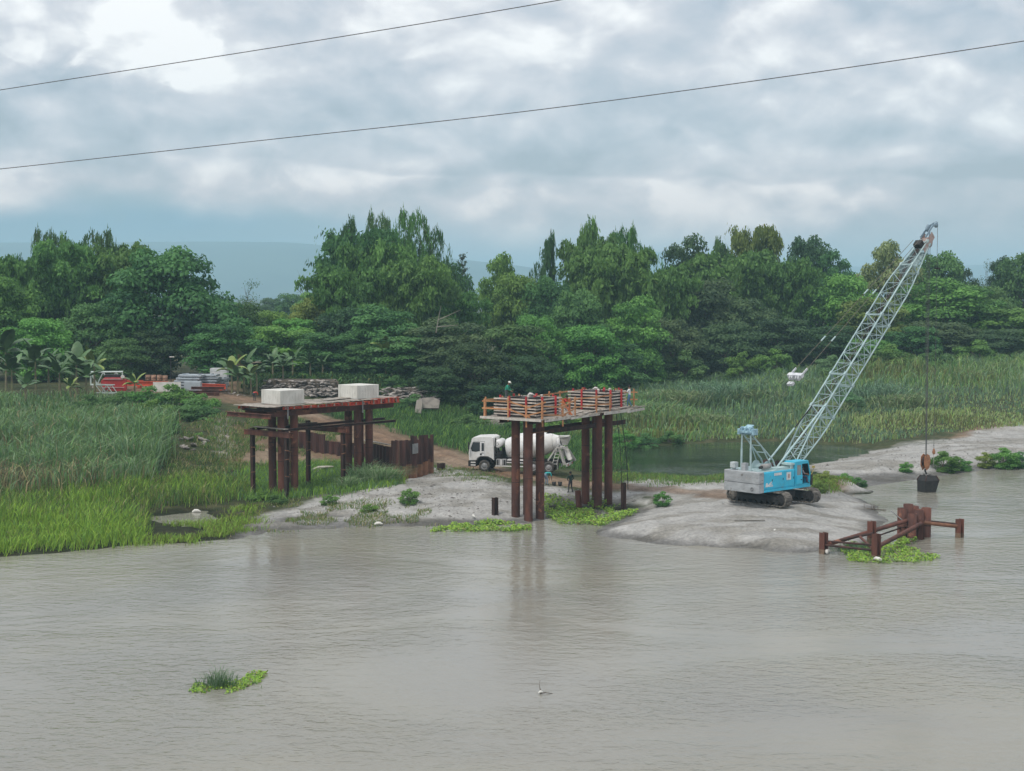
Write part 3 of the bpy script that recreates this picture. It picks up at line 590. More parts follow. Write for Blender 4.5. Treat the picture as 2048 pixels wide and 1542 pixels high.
def undergrowth():
    p = scatter(16000, (-34, 12), (170, 196), keep=lambda x, y, z: (fbm(x, y, .2, 3, 103) > .33) & ~((x < -31) & (y < 176))); n = len(p); k = fbm(p[:, 0], p[:, 1], .3, 3, 104)
    blades('undergrowth', 'dark leafy undergrowth at the foot of the trees above the stone walls', p, RS.uniform(.5, 1.9, n) * (.4 + k), RS.uniform(.09, .2, n), mixcol(n, [DEEP, GREEN, (.05, .11, .04), OLIVE], [4, 3, 3, 1]), .8, 'undergrowth', .7)
undergrowth()

# ================================================================ STRUCTURES AND MACHINES
def hpost(name, label, cat, base, h, size=0.30, lean=(0, 0), rot=0.6, parent=None, m=None, group=None):
    b = MB(); hbeam(b, (0, 0, -0.6), (lean[0], lean[1], h), size, size, 0.035, (math.cos(rot), math.sin(rot), 0)); o = b.build(name, m or RUSTD(), parent); o.location = base
    if parent is None: tag(o, label, cat, group)
    return o

def cluster(root, c, zt, zb, half, rot, r, m, band=None):
    """four steel pipe piles at the corners of a square"""
    for i in range(4):
        a = rot + i * math.pi / 2; x, y = c[0] + half * math.cos(a), c[1] + half * math.sin(a)
        b = MB(); b.lathe([(0, r), (zt - zb, r)], (0, 0, 0), (0, 0, 1), 22, caps=True)
        o = b.build('steel_pile', m, root); o.location = (x, y, zb)
        for zz in (0.42 * (zt - zb) + 0.35 * i, 0.72 * (zt - zb) - 0.2 * i):
            w = MB(); w.lathe([(zz, r + .002), (zz + .01, r + .012), (zz + .03, r + .012), (zz + .04, r + .002)], (0, 0, 0), (0, 0, 1), 22); w.build('weld_seam', RUSTD(), o)
        if band and i in band:
            bb = MB(); bb.lathe([(0, r + .006), (band[i], r + .006)], (0, 0, 0), (0, 0, 1), 22); q = bb.build('scoured_foot', RUSTL(), o); q['label'] = 'paler rust at the foot of the pile'

# ---------------------------------------------------------------- left pier with two white pile caps
def left_pier():
    cx, cy, ax = -14.7, 115.6, R(50.8); g = 0.4
    t = thing('bridge_pier', 'unfinished pier of rusty piles carrying two white concrete pile caps', 'pier', (cx, cy, 0), ax)
    for k, x in enumerate((-4.0, 4.0)):
        cluster(t, (x, 0.0), 6.75, -0.8, 0.82, R(45 - 6), 0.30, RUST(), {3: 1.9} if k == 0 else None)
        b = MB(); b.box((0, 0, 0.53), (2.28, 2.28, 1.06)); o = b.build('pile_cap', CONC(), t, 0.02); o.location = (x, 0, 7.36); o.rotation_euler = (0, 0, R(-4))
        for f in range(2):                          # joint lines left by the formwork boards
            for q in range(1, 8):
                s = MB(); xx = -1.14 + q * 0.285; rr = random.uniform(.2, 1.0)
                s.box((xx, -1.142, 0.53), (.012, .006, 1.0 * rr)) if f == 0 else s.box((-1.142, xx, .53), (.006, .012, 1.0 * rr)); s.build('board_mark', CONCD(), o)
    # two long carrying beams on each side, timber and red channel formwork on top
    for y in (-1.25, 1.25):
        b = MB(); hbeam(b, (-6.6, y, 6.72), (6.7, y, 6.72), 0.22, 0.40, .035); b.build('carrying_beam', RUST(), t)
    for x in (-6.35, -4.9, -3.1, 3.1, 4.9, 6.3):
        b = MB(); hbeam(b, (x, -1.9, 7.0), (x, 1.9, 7.0), .16, .16, .025); b.build('cross_beam', RUSTD(), t)
    b = MB(); hbeam(b, (-7.2, -2.2, 6.66), (-7.2, 2.6, 6.66), .26, .34, .035); b.build('end_beam', RUST(), t)
    for (x0, x1, y, z, h) in ((-5.6, -2.3, -1.75, 7.16, .16), (-2.3, 0.9, -1.72, 7.14, .18), (0.9, 3.6, -1.70, 7.10, .22), (3.6, 6.8, -1.78, 7.16, .40), (-6.9, -4.0, 1.7, 7.16, .2), (3.0, 6.7, 1.75, 7.14, .26)):
        b = MB(); b.bar((x0, y, z), (x1 - .03, y, z), .05, h - .06); b.bar((x0, y - .05, z + h / 2), (x1 - .03, y - .05, z + h / 2), .16, .03); b.bar((x0, y - .05, z - h / 2), (x1 - .03, y - .05, z - h / 2), .16, .03)
        ch = b.build('formwork_channel', ORANGE(), t); n = int((x1 - x0) / .42)
        for q in range(n): bar_obj('stiffener', ch, (x0 + .2 + q * .42, y - .09, z - h / 2), (x0 + .2 + q * .42, y - .09, z + h / 2), .05, .12, REDP() if q % 2 else WOODG())
    for q in range(44):
        x = -7.0 + q * 0.318
        if random.random() < .12: continue
        e0, e1 = random.uniform(-.25, .2), random.uniform(-.3, .3)
        if abs(abs(x) - 4) < 1.25:
            for s in (-1, 1): bar_obj('plank', t, (x, s * 1.22, 7.33 + random.uniform(-.01, .02)), (x, s * (1.95 + e0), 7.33), .27, .045, WOODG())
        else: bar_obj('plank', t, (x, -1.85 + e0, 7.33), (x, 1.85 + e1, 7.34 + random.uniform(-.01, .03)), .28, .045, WOODG())
    for x, y in ((1.3, -.5), (1.6, .1)): bar_obj('plank', t, (x - 1.4, y, 7.42), (x + 1.9, y + .5, 7.43), .5, .04, WOODG())
    for x in (-5.2, 2.6):
        b = MB(); b.bar((x, -1.86, 6.35), (x, -1.86, 7.28), .09, .05); b.build('drop_bracket', GREYM(), t)

def brace_frame():
    P1, P2, P3, P4 = Vector((-19.5, 112.3, 0)), Vector((-16.6, 109.9, 0)), Vector((-15.9, 116.5, 0)), Vector((-12.9, 114.0, 0))
    t = thing('brace_frame', 'dark steel brace frame of slim posts round the left pile cluster', 'steel frame', (-16.2, 113.1, 0.5), 0)
    L = lambda p: loc(t, p)
    for p, zt in ((P1, 5.55), (P2, 5.45), (P3, 5.75), (P4, 5.55)):
        b = MB(); hbeam(b, L((p.x, p.y, 0.2)), L((p.x, p.y, zt)), .27, .27, .03, (.6, .8, 0)); po = b.build('post', RUSTD(), t)
        for zz in (2.2, 3.4, 4.1): bar_obj('bracket', po, L((p.x - .1, p.y - .16, zz)), L((p.x + .22, p.y - .16, zz + random.uniform(-.1, .1))), .05, .06, RUSTL())
    d = (P2 - P1).normalized(); e = (P3 - P1).normalized()
    for a, bq in ((P1 - d * .75, P2 + d * .55), (P3 - d * .6, P4 + d * .5)):
        for off in (-.17, .17):
            b = MB(); hbeam(b, L((a.x, a.y, 5.22)) + e * off, L((bq.x, bq.y, 5.22)) + e * off, .12, .38, .03); b.build('waling_beam', RUST(), t)
    for a, bq, z in ((P1 + d * .5, P1 + d * .5 + e * 6.0, 5.52), (P2 - d * .5, P2 - d * .2 + e * 11.5, 5.53), (P1 + d * 1.7, P1 + d * 1.6 + e * 12.3, 5.56)):
        b = MB(); hbeam(b, L((a.x, a.y, z)), L((bq.x, bq.y, z)), .28, .18, .03); b.build('long_beam', RUSTD(), t)
    a = P1 + d * .3; bar_obj('plank', t, L((a.x, a.y, 5.66)), L((P2.x, P2.y, 5.64)), .42, .05, WOODG())
    b = MB(); p = P2 + e * .7 - d * .55
    b.tube(L((p.x, p.y, 4.9)), L((p.x, p.y, 1.6)), .10, n=8); b.build('hanging_chain', RUSTD(), t)
    for zz in (3.9, 3.2, 2.2): bar_obj('clip', t, L((p.x - .2, p.y - .12, zz)), L((p.x + .25, p.y - .12, zz + .02)), .04, .06, RUSTL())

# ---------------------------------------------------------------- sheet piling
def sheet_piles():
    t = thing('sheet_pile_wall', 'line of rusty interlocking sheet piles between the two piers', 'sheet piles', (-11, 124, 1), 0)
    segs = [((-19.2, 134.2), (-16.6, 132.8), 3.3, 3.1, 0), ((-16.6, 132.8), (-12.4, 130.4), 2.55, 2.5, 0), ((-12.2, 124.6), (-9.6, 118.6), 3.25, 3.45, 1), ((-9.6, 118.6), (-8.9, 117.2), 4.0, 4.15, 2), ((-8.8, 117.1), (-6.4, 121.3), 4.1, 3.9, 2)]
    mD = mat('sheet pile rust', (0.085, 0.034, 0.026), (0.04, 0.02, 0.018), 0.8, 1.2, 0, .2, 25, .22, (1, 1, .3)); k = 0
    for a, b2, z0, z1, kind in segs:
        a, b2 = Vector((*a, 0)), Vector((*b2, 0)); L_ = (b2 - a).length; n = max(1, round(L_ / .42)); d = (b2 - a) / n; nn = Vector((-d.y, d.x, 0)).normalized()
        for i in range(n):
            p = a + d * i; side = .10 if k % 2 else -.10; k += 1; zt = z0 + (z1 - z0) * i / n + random.uniform(-.04, .04) + (.28 if kind == 2 and random.random() < .25 else 0)
            u = d.normalized(); w = d.length; ground = gz(p.x, p.y) - .5
            poly = [(0, 0), (w * .22, side), (w * .78, side), (w, 0), (w, .025), (w * .78, side + .025), (w * .22, side + .025), (0, .025)]
            def pri(lo, hi, grow=0.0):
                m = MB(); q = [(x, y + grow) for x, y in poly]
                vs = [loc(t, p + u * x + nn * y + Vector((0, 0, z))) for z in (lo, hi) for x, y in q]; c = len(q)
                m.add(vs, [(0, 7, 6, 1), (1, 6, 5, 2), (2, 5, 4, 3), (8, 9, 14, 15), (9, 10, 13, 14), (10, 11, 12, 13)] + [(j, (j + 1) % c, c + (j + 1) % c, c + j) for j in range(c)]); return m
            cut = ground + .5 + random.uniform(.75, 1.15) if kind >= 1 else None
            if cut: pri(cut, zt).build('sheet_pile', mD, t); pri(ground, cut).build('sheet_pile', RUSTL(), t)
            else: pri(ground, zt).build('sheet_pile', mD, t)
    bar_obj('capping_board', t, loc(t, (-12.3, 124.7, 3.42)), loc(t, (-9.7, 118.9, 3.6)), .28, .05, WOODG())
    bar_obj('patch_plate', t, loc(t, (-7.9, 118.5, 3.3)), loc(t, (-7.5, 119.2, 3.3)), .03, .8, GREYM())
    hpost('steel_stub', 'short dark steel stub at the right end of the sheet piles', 'steel stub', (-5.85, 123.2, 1.1), .55, .5)

# ---------------------------------------------------------------- middle pier with formwork
def mid_pier():
    c = (3.73, 106.65); ax = R(54.8)
    t = thing('bridge_pier', 'pier under construction with plank deck and formwork behind the mixer truck', 'pier', (c[0], c[1], 0), ax)
    t['label'] = 'tall rusty pier with plank deck, slatted formwork and tan guard rails'
    cl = [(-4.5, .05), (3.7, -.45)]
    for x, y in cl: cluster(t, (x, y), 7.0, -1.2, .84, R(45 - 8), .30, RUST())
    # pile top boxes under the deck
    for y in (-1.15, 1.15):
        b = MB(); hbeam(b, (-6.3, y, 6.95), (6.4, y, 6.95), .24, .34, .03); b.build('carrying_beam', RUSTD(), t)
    for y in (-.95, .75):
        b = MB(); hbeam(b, (-3.6, y, 6.05 - .05 * y), (6.9, y, 6.05), .18, .3, .03); b.build('tie_beam', RUSTD(), t)
    bar_obj('strap', t, (-5.6, -.9, 6.1), (-3.4, -.95, 6.12), .05, .07, RUSTL())
    x = -6.6; q = 0
    while x < 6.7:                                           # deck planks
        w = random.choice((.22, .26, .3)); y0 = -2.45 + random.uniform(-.35, .2); y1 = 2.45 + random.uniform(-.25, .3)
        if x > 5.6: y0 += random.uniform(0, .8)
        bar_obj('plank', t, (x, y0, 7.17 + random.uniform(0, .015)), (x, y1, 7.17 + random.uniform(0, .02)), w - .02, .06, WOODG()); x += w; q += 1
    for (p, q_, w) in (((-6.72, -2.55, 7.12), (-6.72, 2.5, 7.14), .16), ((-6.4, -2.66, 7.1), (-3.2, -2.6, 7.12), .18), ((-3.3, -2.72, 7.06), (.6, -2.58, 7.1), .14), ((1.2, -2.6, 7.1), (4.6, -2.7, 7.12), .2), ((4.2, -2.75, 7.04), (7.0, -2.5, 7.08), .16)):
        bar_obj('edge_board', t, p, q_, .07, w, mat('pale board', (0.52, 0.49, 0.44), (0.40, 0.37, 0.33), .8, 3, 0, .2, 30, .15))
    for k in range(9):
        y = -2.3 + random.uniform(-.4, .5); x0 = -1.8 + k * .55
        bar_obj('loose_board', t, (x0, y, 7.24 + .012 * k), (x0 + random.uniform(1.4, 2.6), y + random.uniform(-.1, .8), 7.26 + .012 * k), .24, .035, WOODG())
    for x0 in (6.7, 6.9, 7.1): bar_obj('loose_board', t, (x0 - 1.2, -2.2 + (x0 - 6.7) * 4, 7.27), (x0 + .7, -2.3 + (x0 - 6.7) * 4.2, 7.25), .22, .04, WOODG())
    mk = mat('pale form slat', (0.56, 0.50, 0.44), (0.42, 0.37, 0.32), .8, 3, 0, .2, 30, .15)
    for (bx, by), (sx, sy, hh) in ((cl[0], (2.9, 3.3, 1.2)), (cl[1], (2.7, 3.0, 1.25))):
        b = MB(); z0 = 7.24
        for s in (-1, 1): b.box((bx + s * (sx / 2 - .06), by, z0 + hh / 2), (.05, sy - .1, hh)); b.box((bx, by + s * (sy / 2 - .06), z0 + hh / 2), (sx - .22, .05, hh))
        b.build('form_panel', PLYD(), t)
        n = 6
        for k in range(n):
            z = z0 + .12 + k * (hh - .16) / (n - 1)
            for s in (-1, 1):
                bar_obj('form_slat', t, (bx - sx / 2 - .1, by + s * sy / 2, z), (bx + sx / 2 + .1, by + s * sy / 2, z + random.uniform(-.015, .015)), .09, .085, mk)
                bar_obj('form_slat', t, (bx + s * (sx / 2 + .1), by - sy / 2 - .1, z + .03), (bx + s * (sx / 2 + .1), by + sy / 2 + .1, z + .03 + random.uniform(-.015, .015)), .09, .085, mk)
        for s in (-1, 1):
            for f in (-.28, .28):
                bar_obj('strongback', t, (bx + f * sx, by + s * (sy / 2 + .10), z0), (bx + f * sx, by + s * (sy / 2 + .10), z0 + hh + .18), .10, .12, REDP())
            for f in (-.3, .12):
                bar_obj('strongback', t, (bx + s * (sx / 2 + .2), by + f * sy, z0), (bx + s * (sx / 2 + .2), by + f * sy, z0 + hh + .2), .12, .10, REDP())
        for k in range(7):                                    # tie rods and starter bars showing above the form
            px, py = bx + random.uniform(-1, 1), by + random.uniform(-1.2, 1.2); rod_obj('starter_bar', t, (px, py, z0 + .6), (px, py, z0 + hh + random.uniform(.1, .35)), .025, RUST())
        for k in range(3): bar_obj('tie_block', t, (bx - .9 + k * .8, by - .6, z0 + hh + .08), (bx - .6 + k * .8, by - .5, z0 + hh + .12), .14, .16, REDP() if k % 2 else mk)
    mr = mat('orange form brace', (0.50, 0.16, 0.06), (0.36, 0.11, 0.05), .7, 3, 0, .1, 20, .15)
    for (p, q_) in (((-2.4, -2.2, 7.2), (-2.9, -1.6, 8.4)), ((-2.1, -1.8, 7.2), (-2.1, -1.8, 8.35)), ((-2.1, -1.2, 7.2), (-2.1, -1.2, 8.3)), ((5.4, -1.5, 7.2), (5.4, -1.5, 8.6)), ((5.55, -.9, 7.2), (5.55, -.9, 8.6)), ((5.5, -1.2, 7.25), (5.5, -1.2, 8.5))): bar_obj('form_brace', t, p, q_, .11, .11, mr)
    # guard rails
    def rail(pts, hgt=1.15, rails=(.5, 1.05), ext=.25):
        pts = [Vector(p) for p in pts]
        for p in pts: bar_obj('guard_post', t, (p.x, p.y, p.z - .3), (p.x + random.uniform(-.03, .03), p.y, p.z + hgt + random.uniform(0, .2)), .08, .08, WOODT(), (1, 0, 0))
        for a, b_ in zip(pts[:-1], pts[1:]):
            d = (b_ - a).normalized() * ext
            for h in rails: bar_obj('guard_rail', t, a - d + Vector((0, -.06, h + random.uniform(-.06, .06))), b_ + d + Vector((0, -.06, h + random.uniform(-.06, .06))), .05, .09, WOODT())
    z = 7.25
    rail([(-6.5, 2.3, z), (-6.5, .3, z), (-6.5, -1.2, z - .35), (-6.4, -2.4, z)]); rail([(-6.4, -2.45, z - .25), (-4.0, -2.5, z - .4), (-2.3, -2.4, z), (.5, -2.4, z), (2.3, -2.4, z)])
    rail([(-.2, 2.3, z), (1.5, 2.3, z), (3.0, 2.35, z), (6.0, 2.3, z)]); rail([(6.4, 2.2, z), (6.55, -.2, z), (6.5, -1.9, z)]); rail([(-6.2, 2.4, z), (-4.2, 2.4, z), (-2.2, 2.4, z)])
    for (px, py, rr, tt) in ((-4.6, -.3, .26, 'a'), (3.4, -.5, .28, 'b'), (-4.1, .1, .2, 'c'), (3.9, -.2, .2, 'd')):
        b = MB(); pts = [(-rr, 0, 0), (-.3 * rr, .05, .1), (.4 * rr, -.04, .08), (rr, .02, .0)]; b.path(pts, [.02, .07, .06, .02], 8); o = b.build('cement_sack', mat('white sacking', (.6, .57, .54), (.46, .43, .4), .9, 5, 0, .2, 20)); o.location = MW[t.name] @ Vector((px, py, 8.62)); tag(o, {'a': 'white sack lying on the left slatted form', 'b': 'white sack lying on the right slatted form', 'c': 'small white sack beside the larger one on the left form', 'd': 'small white sack beside the larger one on the right form'}[tt], 'sack')
        bar_obj('support_board', t, (px - .35, py - .5, 8.5), (px - .35, py + .5, 8.5), .9, .03, PLYD())
    return t

def stubs_and_ropes():
    hpost('steel_post', 'short black steel post in the sand left of the middle pier', 'steel post', W(990, 1028, .35), 1.15, .34)
    hpost('steel_post', 'leaning rusty steel post among the green plants between the pile clusters', 'steel post', W(1160, 1020, .1), 1.4, .36, (-.16, 0), .2, m=RUST())
    hpost('steel_post', 'straight rusty steel post right of the middle pier under the ropes', 'steel post', W(1247, 1008, .4), 1.55, .30, (0, 0), .3)
    for (u0, v0, u1, v1, d, lb) in ((1231, 820, 1243, 968, 109.5, 'left of the two thin ropes hanging from the deck of the middle pier'), (1240, 818, 1256, 980, 110.5, 'right of the two thin ropes hanging from the deck of the middle pier')):
        a, e = AT(u0, v0, d), AT(u1, v1, d); e.z = max(e.z, .5); b = MB(); n = 10
        b.path([a.lerp(e, i / n) + Vector((0.12 * math.sin(math.pi * i / n), 0, 0)) for i in range(n + 1)], .028, 6); tag(b.build('rope', mat('dark rope', (.03, .03, .03))), lb, 'rope')

# ---------------------------------------------------------------- pile cluster in the river at right
def cofferdam():
    base = Vector((25.6, 95.4, 0))
    t = thing('pile_cluster', 'cluster of cut-off rusty pipe piles standing in the river', 'piles', base, R(50))
    for (dx, dy, zt) in ((-.55, .2, 1.85), (-.05, .65, 2.05), (.42, -.1, 1.8), (1.0, .25, 1.86), (-.1, -.55, 1.6), (.35, .8, 1.9)):
        b = MB(); b.lathe([(0, .31), (zt + 1.3, .31), (zt + 1.3, .285), (zt + .9, .285)], (0, 0, -1.3), (0, 0, 1), 22); o = b.build('steel_pile', RUST(), t); p = loc(t, base + Vector((dx, dy, 0))); o.location = (p.x, p.y, 0)
        w = MB(); w.lathe([(1.2, .31), (1.22, .322), (1.26, .322), (1.28, .31)], (0, 0, -1.3 + random.uniform(.6, 1.2)), (0, 0, 1), 22); w.build('weld_seam', RUSTD(), o)
    f = thing('guide_frame', 'rusty guide frame of four stub posts and pipes around the river piles', 'steel frame', (24, 96, 0), 0)
    L = lambda p: loc(f, p)
    posts = [W(1647, 1108, -.02), W(1752, 1120, -.02), W(1743, 1085, .3), W(1919, 1075, 0)]
    hs = [1.30, 1.55, 1.32, 1.2]
    for p, h in zip(posts, hs):
        b = MB(); hbeam(b, (0, 0, -.9), (0, 0, h), .40, .36, .04, (.8, .6, 0)); o = b.build('post', RUST(), f); o.location = L(p)
        bb = MB(); hbeam(bb, (0, 0, -.9), (0, 0, .3), .41, .37, .05, (.8, .6, 0)); bb.build('wet_foot', mat('wet pale rust', (.22, .15, .10), (.12, .08, .055), .5), o)
    p0, p1, p2, p3 = posts
    def pipe(a, b_, r, nm='pipe', m=None): rod_obj(nm, f, L(a), L(b_), r, m or RUST())
    pipe(p0 + Vector((.3, -.1, .62)), base + Vector((-.4, -.5, 1.15)), .13); pipe(p0 + Vector((.1, .1, .5)), base + Vector((-.9, -.3, 1.05)), .09, m=RUSTD())
    pipe(p1 + Vector((.1, .3, .72)), base + Vector((.45, -.8, 1.05)), .12); pipe(base + Vector((.55, -.75, 1.05)), p3 + Vector((-.2, 0, .72)), .12, m=RUSTL())
    pipe(base + Vector((1.1, .3, 1.0)), p3 + Vector((0, 0, .85)), .07, m=RUSTD()); pipe(p1 + Vector((0, .3, .6)), base + Vector((.3, -.75, .85)), .08, m=RUSTD())
    pipe(p0 + Vector((0, 0, .55)), p1 + Vector((-.2, .2, .55)), .07, m=RUSTD()); pipe(p0 + Vector((.3, .1, .75)), p1 + Vector((-.1, .2, .85)), .06, m=RUSTD()); pipe(p2 + Vector((-.9, -.5, .5)), p1 + Vector((-.2, .2, .68)), .08)
    pipe(p2 + Vector((.2, 0, .35)), base + Vector((-.7, 0, .6)), .05, m=RUSTD()); pipe(p0 + Vector((.2, 0, .66)), p2 + Vector((0, -.2, .6)), .08, m=RUSTD())
    pipe(base + Vector((-1.3, .1, 1.7)), base + Vector((-.6, -.1, 1.1)), .03, 'bent_rod', GREYM())
    b = MB(); q = loc(f, base + Vector((.4, -.85, 0))); hbeam(b, (q.x, q.y, -.9), (q.x, q.y, 1.25), .3, .3, .035, (.5, .8, 0)); b.build('guide_post', RUST(), f)

# ---------------------------------------------------------------- people
SKIN, SKIND = (0.30, 0.17, 0.10), (0.17, 0.095, 0.06)
def person(label, pos, rotz, joints, shirt, pants, height=1.6, hat=None, hair=True, sleeves='short', group=None):
    """joints: dict of joint -> (x, y, z) for a figure 1.75 m tall facing +x; one continuous skinned body"""
    s = height / 1.75
    J = {'pelvis': (0, 0, .95), 'waist': (0, 0, 1.08), 'chest': (.01, 0, 1.28), 'neck': (0, 0, 1.46), 'chin': (.01, 0, 1.55), 'skull': (.02, 0, 1.66),
         'shL': (0, .19, 1.41), 'elL': (.02, .25, 1.13), 'wrL': (.10, .25, .89), 'haL': (.14, .25, .80), 'shR': (0, -.19, 1.41), 'elR': (.02, -.25, 1.13), 'wrR': (.10, -.25, .89), 'haR': (.14, -.25, .80),
         'hiL': (0, .09, .91), 'knL': (.03, .11, .50), 'anL': (-.01, .12, .09), 'toL': (.16, .14, .035), 'hiR': (0, -.09, .91), 'knR': (.03, -.11, .50), 'anR': (-.01, -.12, .09), 'toR': (.16, -.14, .035)}
    J.update(joints)
    RAD = {'pelvis': (.145, .12), 'waist': (.13, .10), 'chest': (.155, .115), 'neck': (.055, .055), 'chin': (.07, .075), 'skull': (.088, .10), 'sh': (.07, .07), 'el': (.045, .045), 'wr': (.033, .03), 'ha': (.042, .026), 'hi': (.095, .095), 'kn': (.062, .062), 'an': (.045, .045), 'to': (.04, .032)}
    E = [('pelvis', 'waist'), ('waist', 'chest'), ('chest', 'neck'), ('neck', 'chin'), ('chin', 'skull')] + [(a + q, b + q) for q in 'LR' for a, b in (('sh', 'el'), ('el', 'wr'), ('wr', 'ha'), ('hi', 'kn'), ('kn', 'an'), ('an', 'to'))] + [('chest', 'shL'), ('chest', 'shR'), ('pelvis', 'hiL'), ('pelvis', 'hiR')]
    names = list(J); idx = {n: i for i, n in enumerate(names)}
    me = bpy.data.meshes.new('sk'); me.from_pydata([Vector(J[n]) * s for n in names], [(idx[a], idx[b]) for a, b in E], []); o = bpy.data.objects.new('sk', me); COL.objects.link(o)
    md = o.modifiers.new('skin', 'SKIN'); md.use_smooth_shade = True
    for n in names:
        r = RAD.get(n) or RAD[n[:2]]; sv = me.skin_vertices[0].data[idx[n]]; sv.radius = (r[0] * s, r[1] * s); sv.use_root = n == 'pelvis'
    ss = o.modifiers.new('sub', 'SUBSURF'); ss.levels = 1; ss.render_levels = 1
    dg = bpy.context.evaluated_depsgraph_get(); me2 = bpy.data.meshes.new_from_object(o.evaluated_get(dg)); bpy.data.objects.remove(o)
    def seg(p, a, b):
        t = max(0, min(1, (p - a).dot(b - a) / max((b - a).length_squared, 1e-9))); return (p - a - (b - a) * t).length
    bones = []
    for a, b in E:
        m = 0 if a in ('pelvis', 'waist', 'chest') and b in ('waist', 'chest', 'neck', 'shL', 'shR') else 1
        if b[:2] == 'hi' or a[:2] in ('hi', 'kn'): m = 1
        if a[:2] == 'sh': m = 0
        if a[:2] == 'el': m = 0 if sleeves == 'long' else 2
        if a[:2] == 'wr' or a in ('neck', 'chin'): m = 2
        if a[:2] == 'an': m = 3
        bones.append((Vector(J[a]) * s, Vector(J[b]) * s, m))
    for mm in (mat('cloth %.2f %.2f %.2f' % shirt, shirt, tuple(c * .75 for c in shirt), .9, 9), mat('cloth %.2f %.2f %.2f' % pants, pants, tuple(c * .75 for c in pants), .9, 9), mat('skin', SKIN, SKIND, .6, 6), mat('shoe', (.03, .028, .025))): me2.materials.append(mm)
    for p in me2.polygons:
        c = p.center; p.material_index = min(bones, key=lambda b: seg(c, b[0], b[1]))[2]; p.use_smooth = True
    body = bpy.data.objects.new('person', me2); COL.objects.link(body); body.location = pos; body.rotation_euler = (0, 0, rotz); tag(body, label, 'person', group)
    # fingers, joined into the body
    bm = bmesh.new(); bm.from_mesh(me2); f = MB()
    for q in 'LR':
        h0, w0 = Vector(J['ha' + q]) * s, Vector(J['wr' + q]) * s; d = (h0 - w0).normalized(); sd_ = d.cross(Vector((1, 0, 0))); sd_ = sd_.normalized() if sd_.length > .1 else Vector((0, 1, 0)); nv = d.cross(sd_)
        for i in range(4):
            a = h0 + sd_ * (.013 * (i - 1.5)) + d * .01; L = (.07, .08, .075, .058)[i]; f.path([a, a + d * L * .55 + nv * .008, a + d * L + nv * .03], [.009, .008, .006], 5)
        a = w0 + d * .04 + sd_ * .03; f.path([a, a + d * .03 + sd_ * .03, a + d * .06 + sd_ * .035], [.01, .009, .007], 5)
    fm = f.mesh('f', MATS['skin']); n0 = len(bm.faces); bm.from_mesh(fm); bm.faces.ensure_lookup_table()
    for fc in bm.faces[n0:]: fc.material_index = 2
    # face: nose and ears
    bm.to_mesh(me2); bm.free(); me2.update()
    sk, ch = Vector(J['skull']) * s, Vector(J['chin']) * s; up = (sk - ch).normalized(); rt = Vector((0, 1, 0)); fw = rt.cross(up).normalized(); hc = ch.lerp(sk, .55)
    fr = Matrix((fw, rt, up)).transposed()
    e = MB(); e.mi = 0
    e.path([hc + fw * .095 * s + up * .02 * s, hc + fw * .12 * s - up * .02 * s], [.010, .017], 5)
    for q in (-1, 1): e.box(hc + rt * (q * .088 * s), (.035 * s, .015 * s, .05 * s), fr)
    e.mi = 1
    for q in (-1, 1): e.box(hc + fw * .094 * s + rt * (q * .034 * s) + up * .022 * s, (.012, .026, .012), fr)
    e.box(hc + fw * .094 * s - up * .05 * s, (.012, .05, .01), fr)
    e.build('face', [MATS['skin'], mat('dark features', (.05, .025, .02))], body)
    b = MB(); n = 14; prof = [(0, .108 * s), (.04 * s, .104 * s), (.085 * s, .078 * s), (.11 * s, .04 * s), (.118 * s, .003)]
    if hat:
        b.lathe(prof, sk + up * .02 * s, up, n); b.lathe([(0, .10 * s), (0, .145 * s), (.012, .142 * s), (.014, .10 * s)], sk + up * .02 * s + fw * .015, up, n); b.build('hard_hat', mat('hat %.2f %.2f' % hat[:2], hat, None, .4), body)
    elif hair:
        b.lathe([(-.07 * s, .088 * s)] + [(d, r * 1.0) for d, r in prof], sk - fw * .018 * s, up, n); b.build('hair', mat('black hair', (.012, .011, .01)), body)
    return body

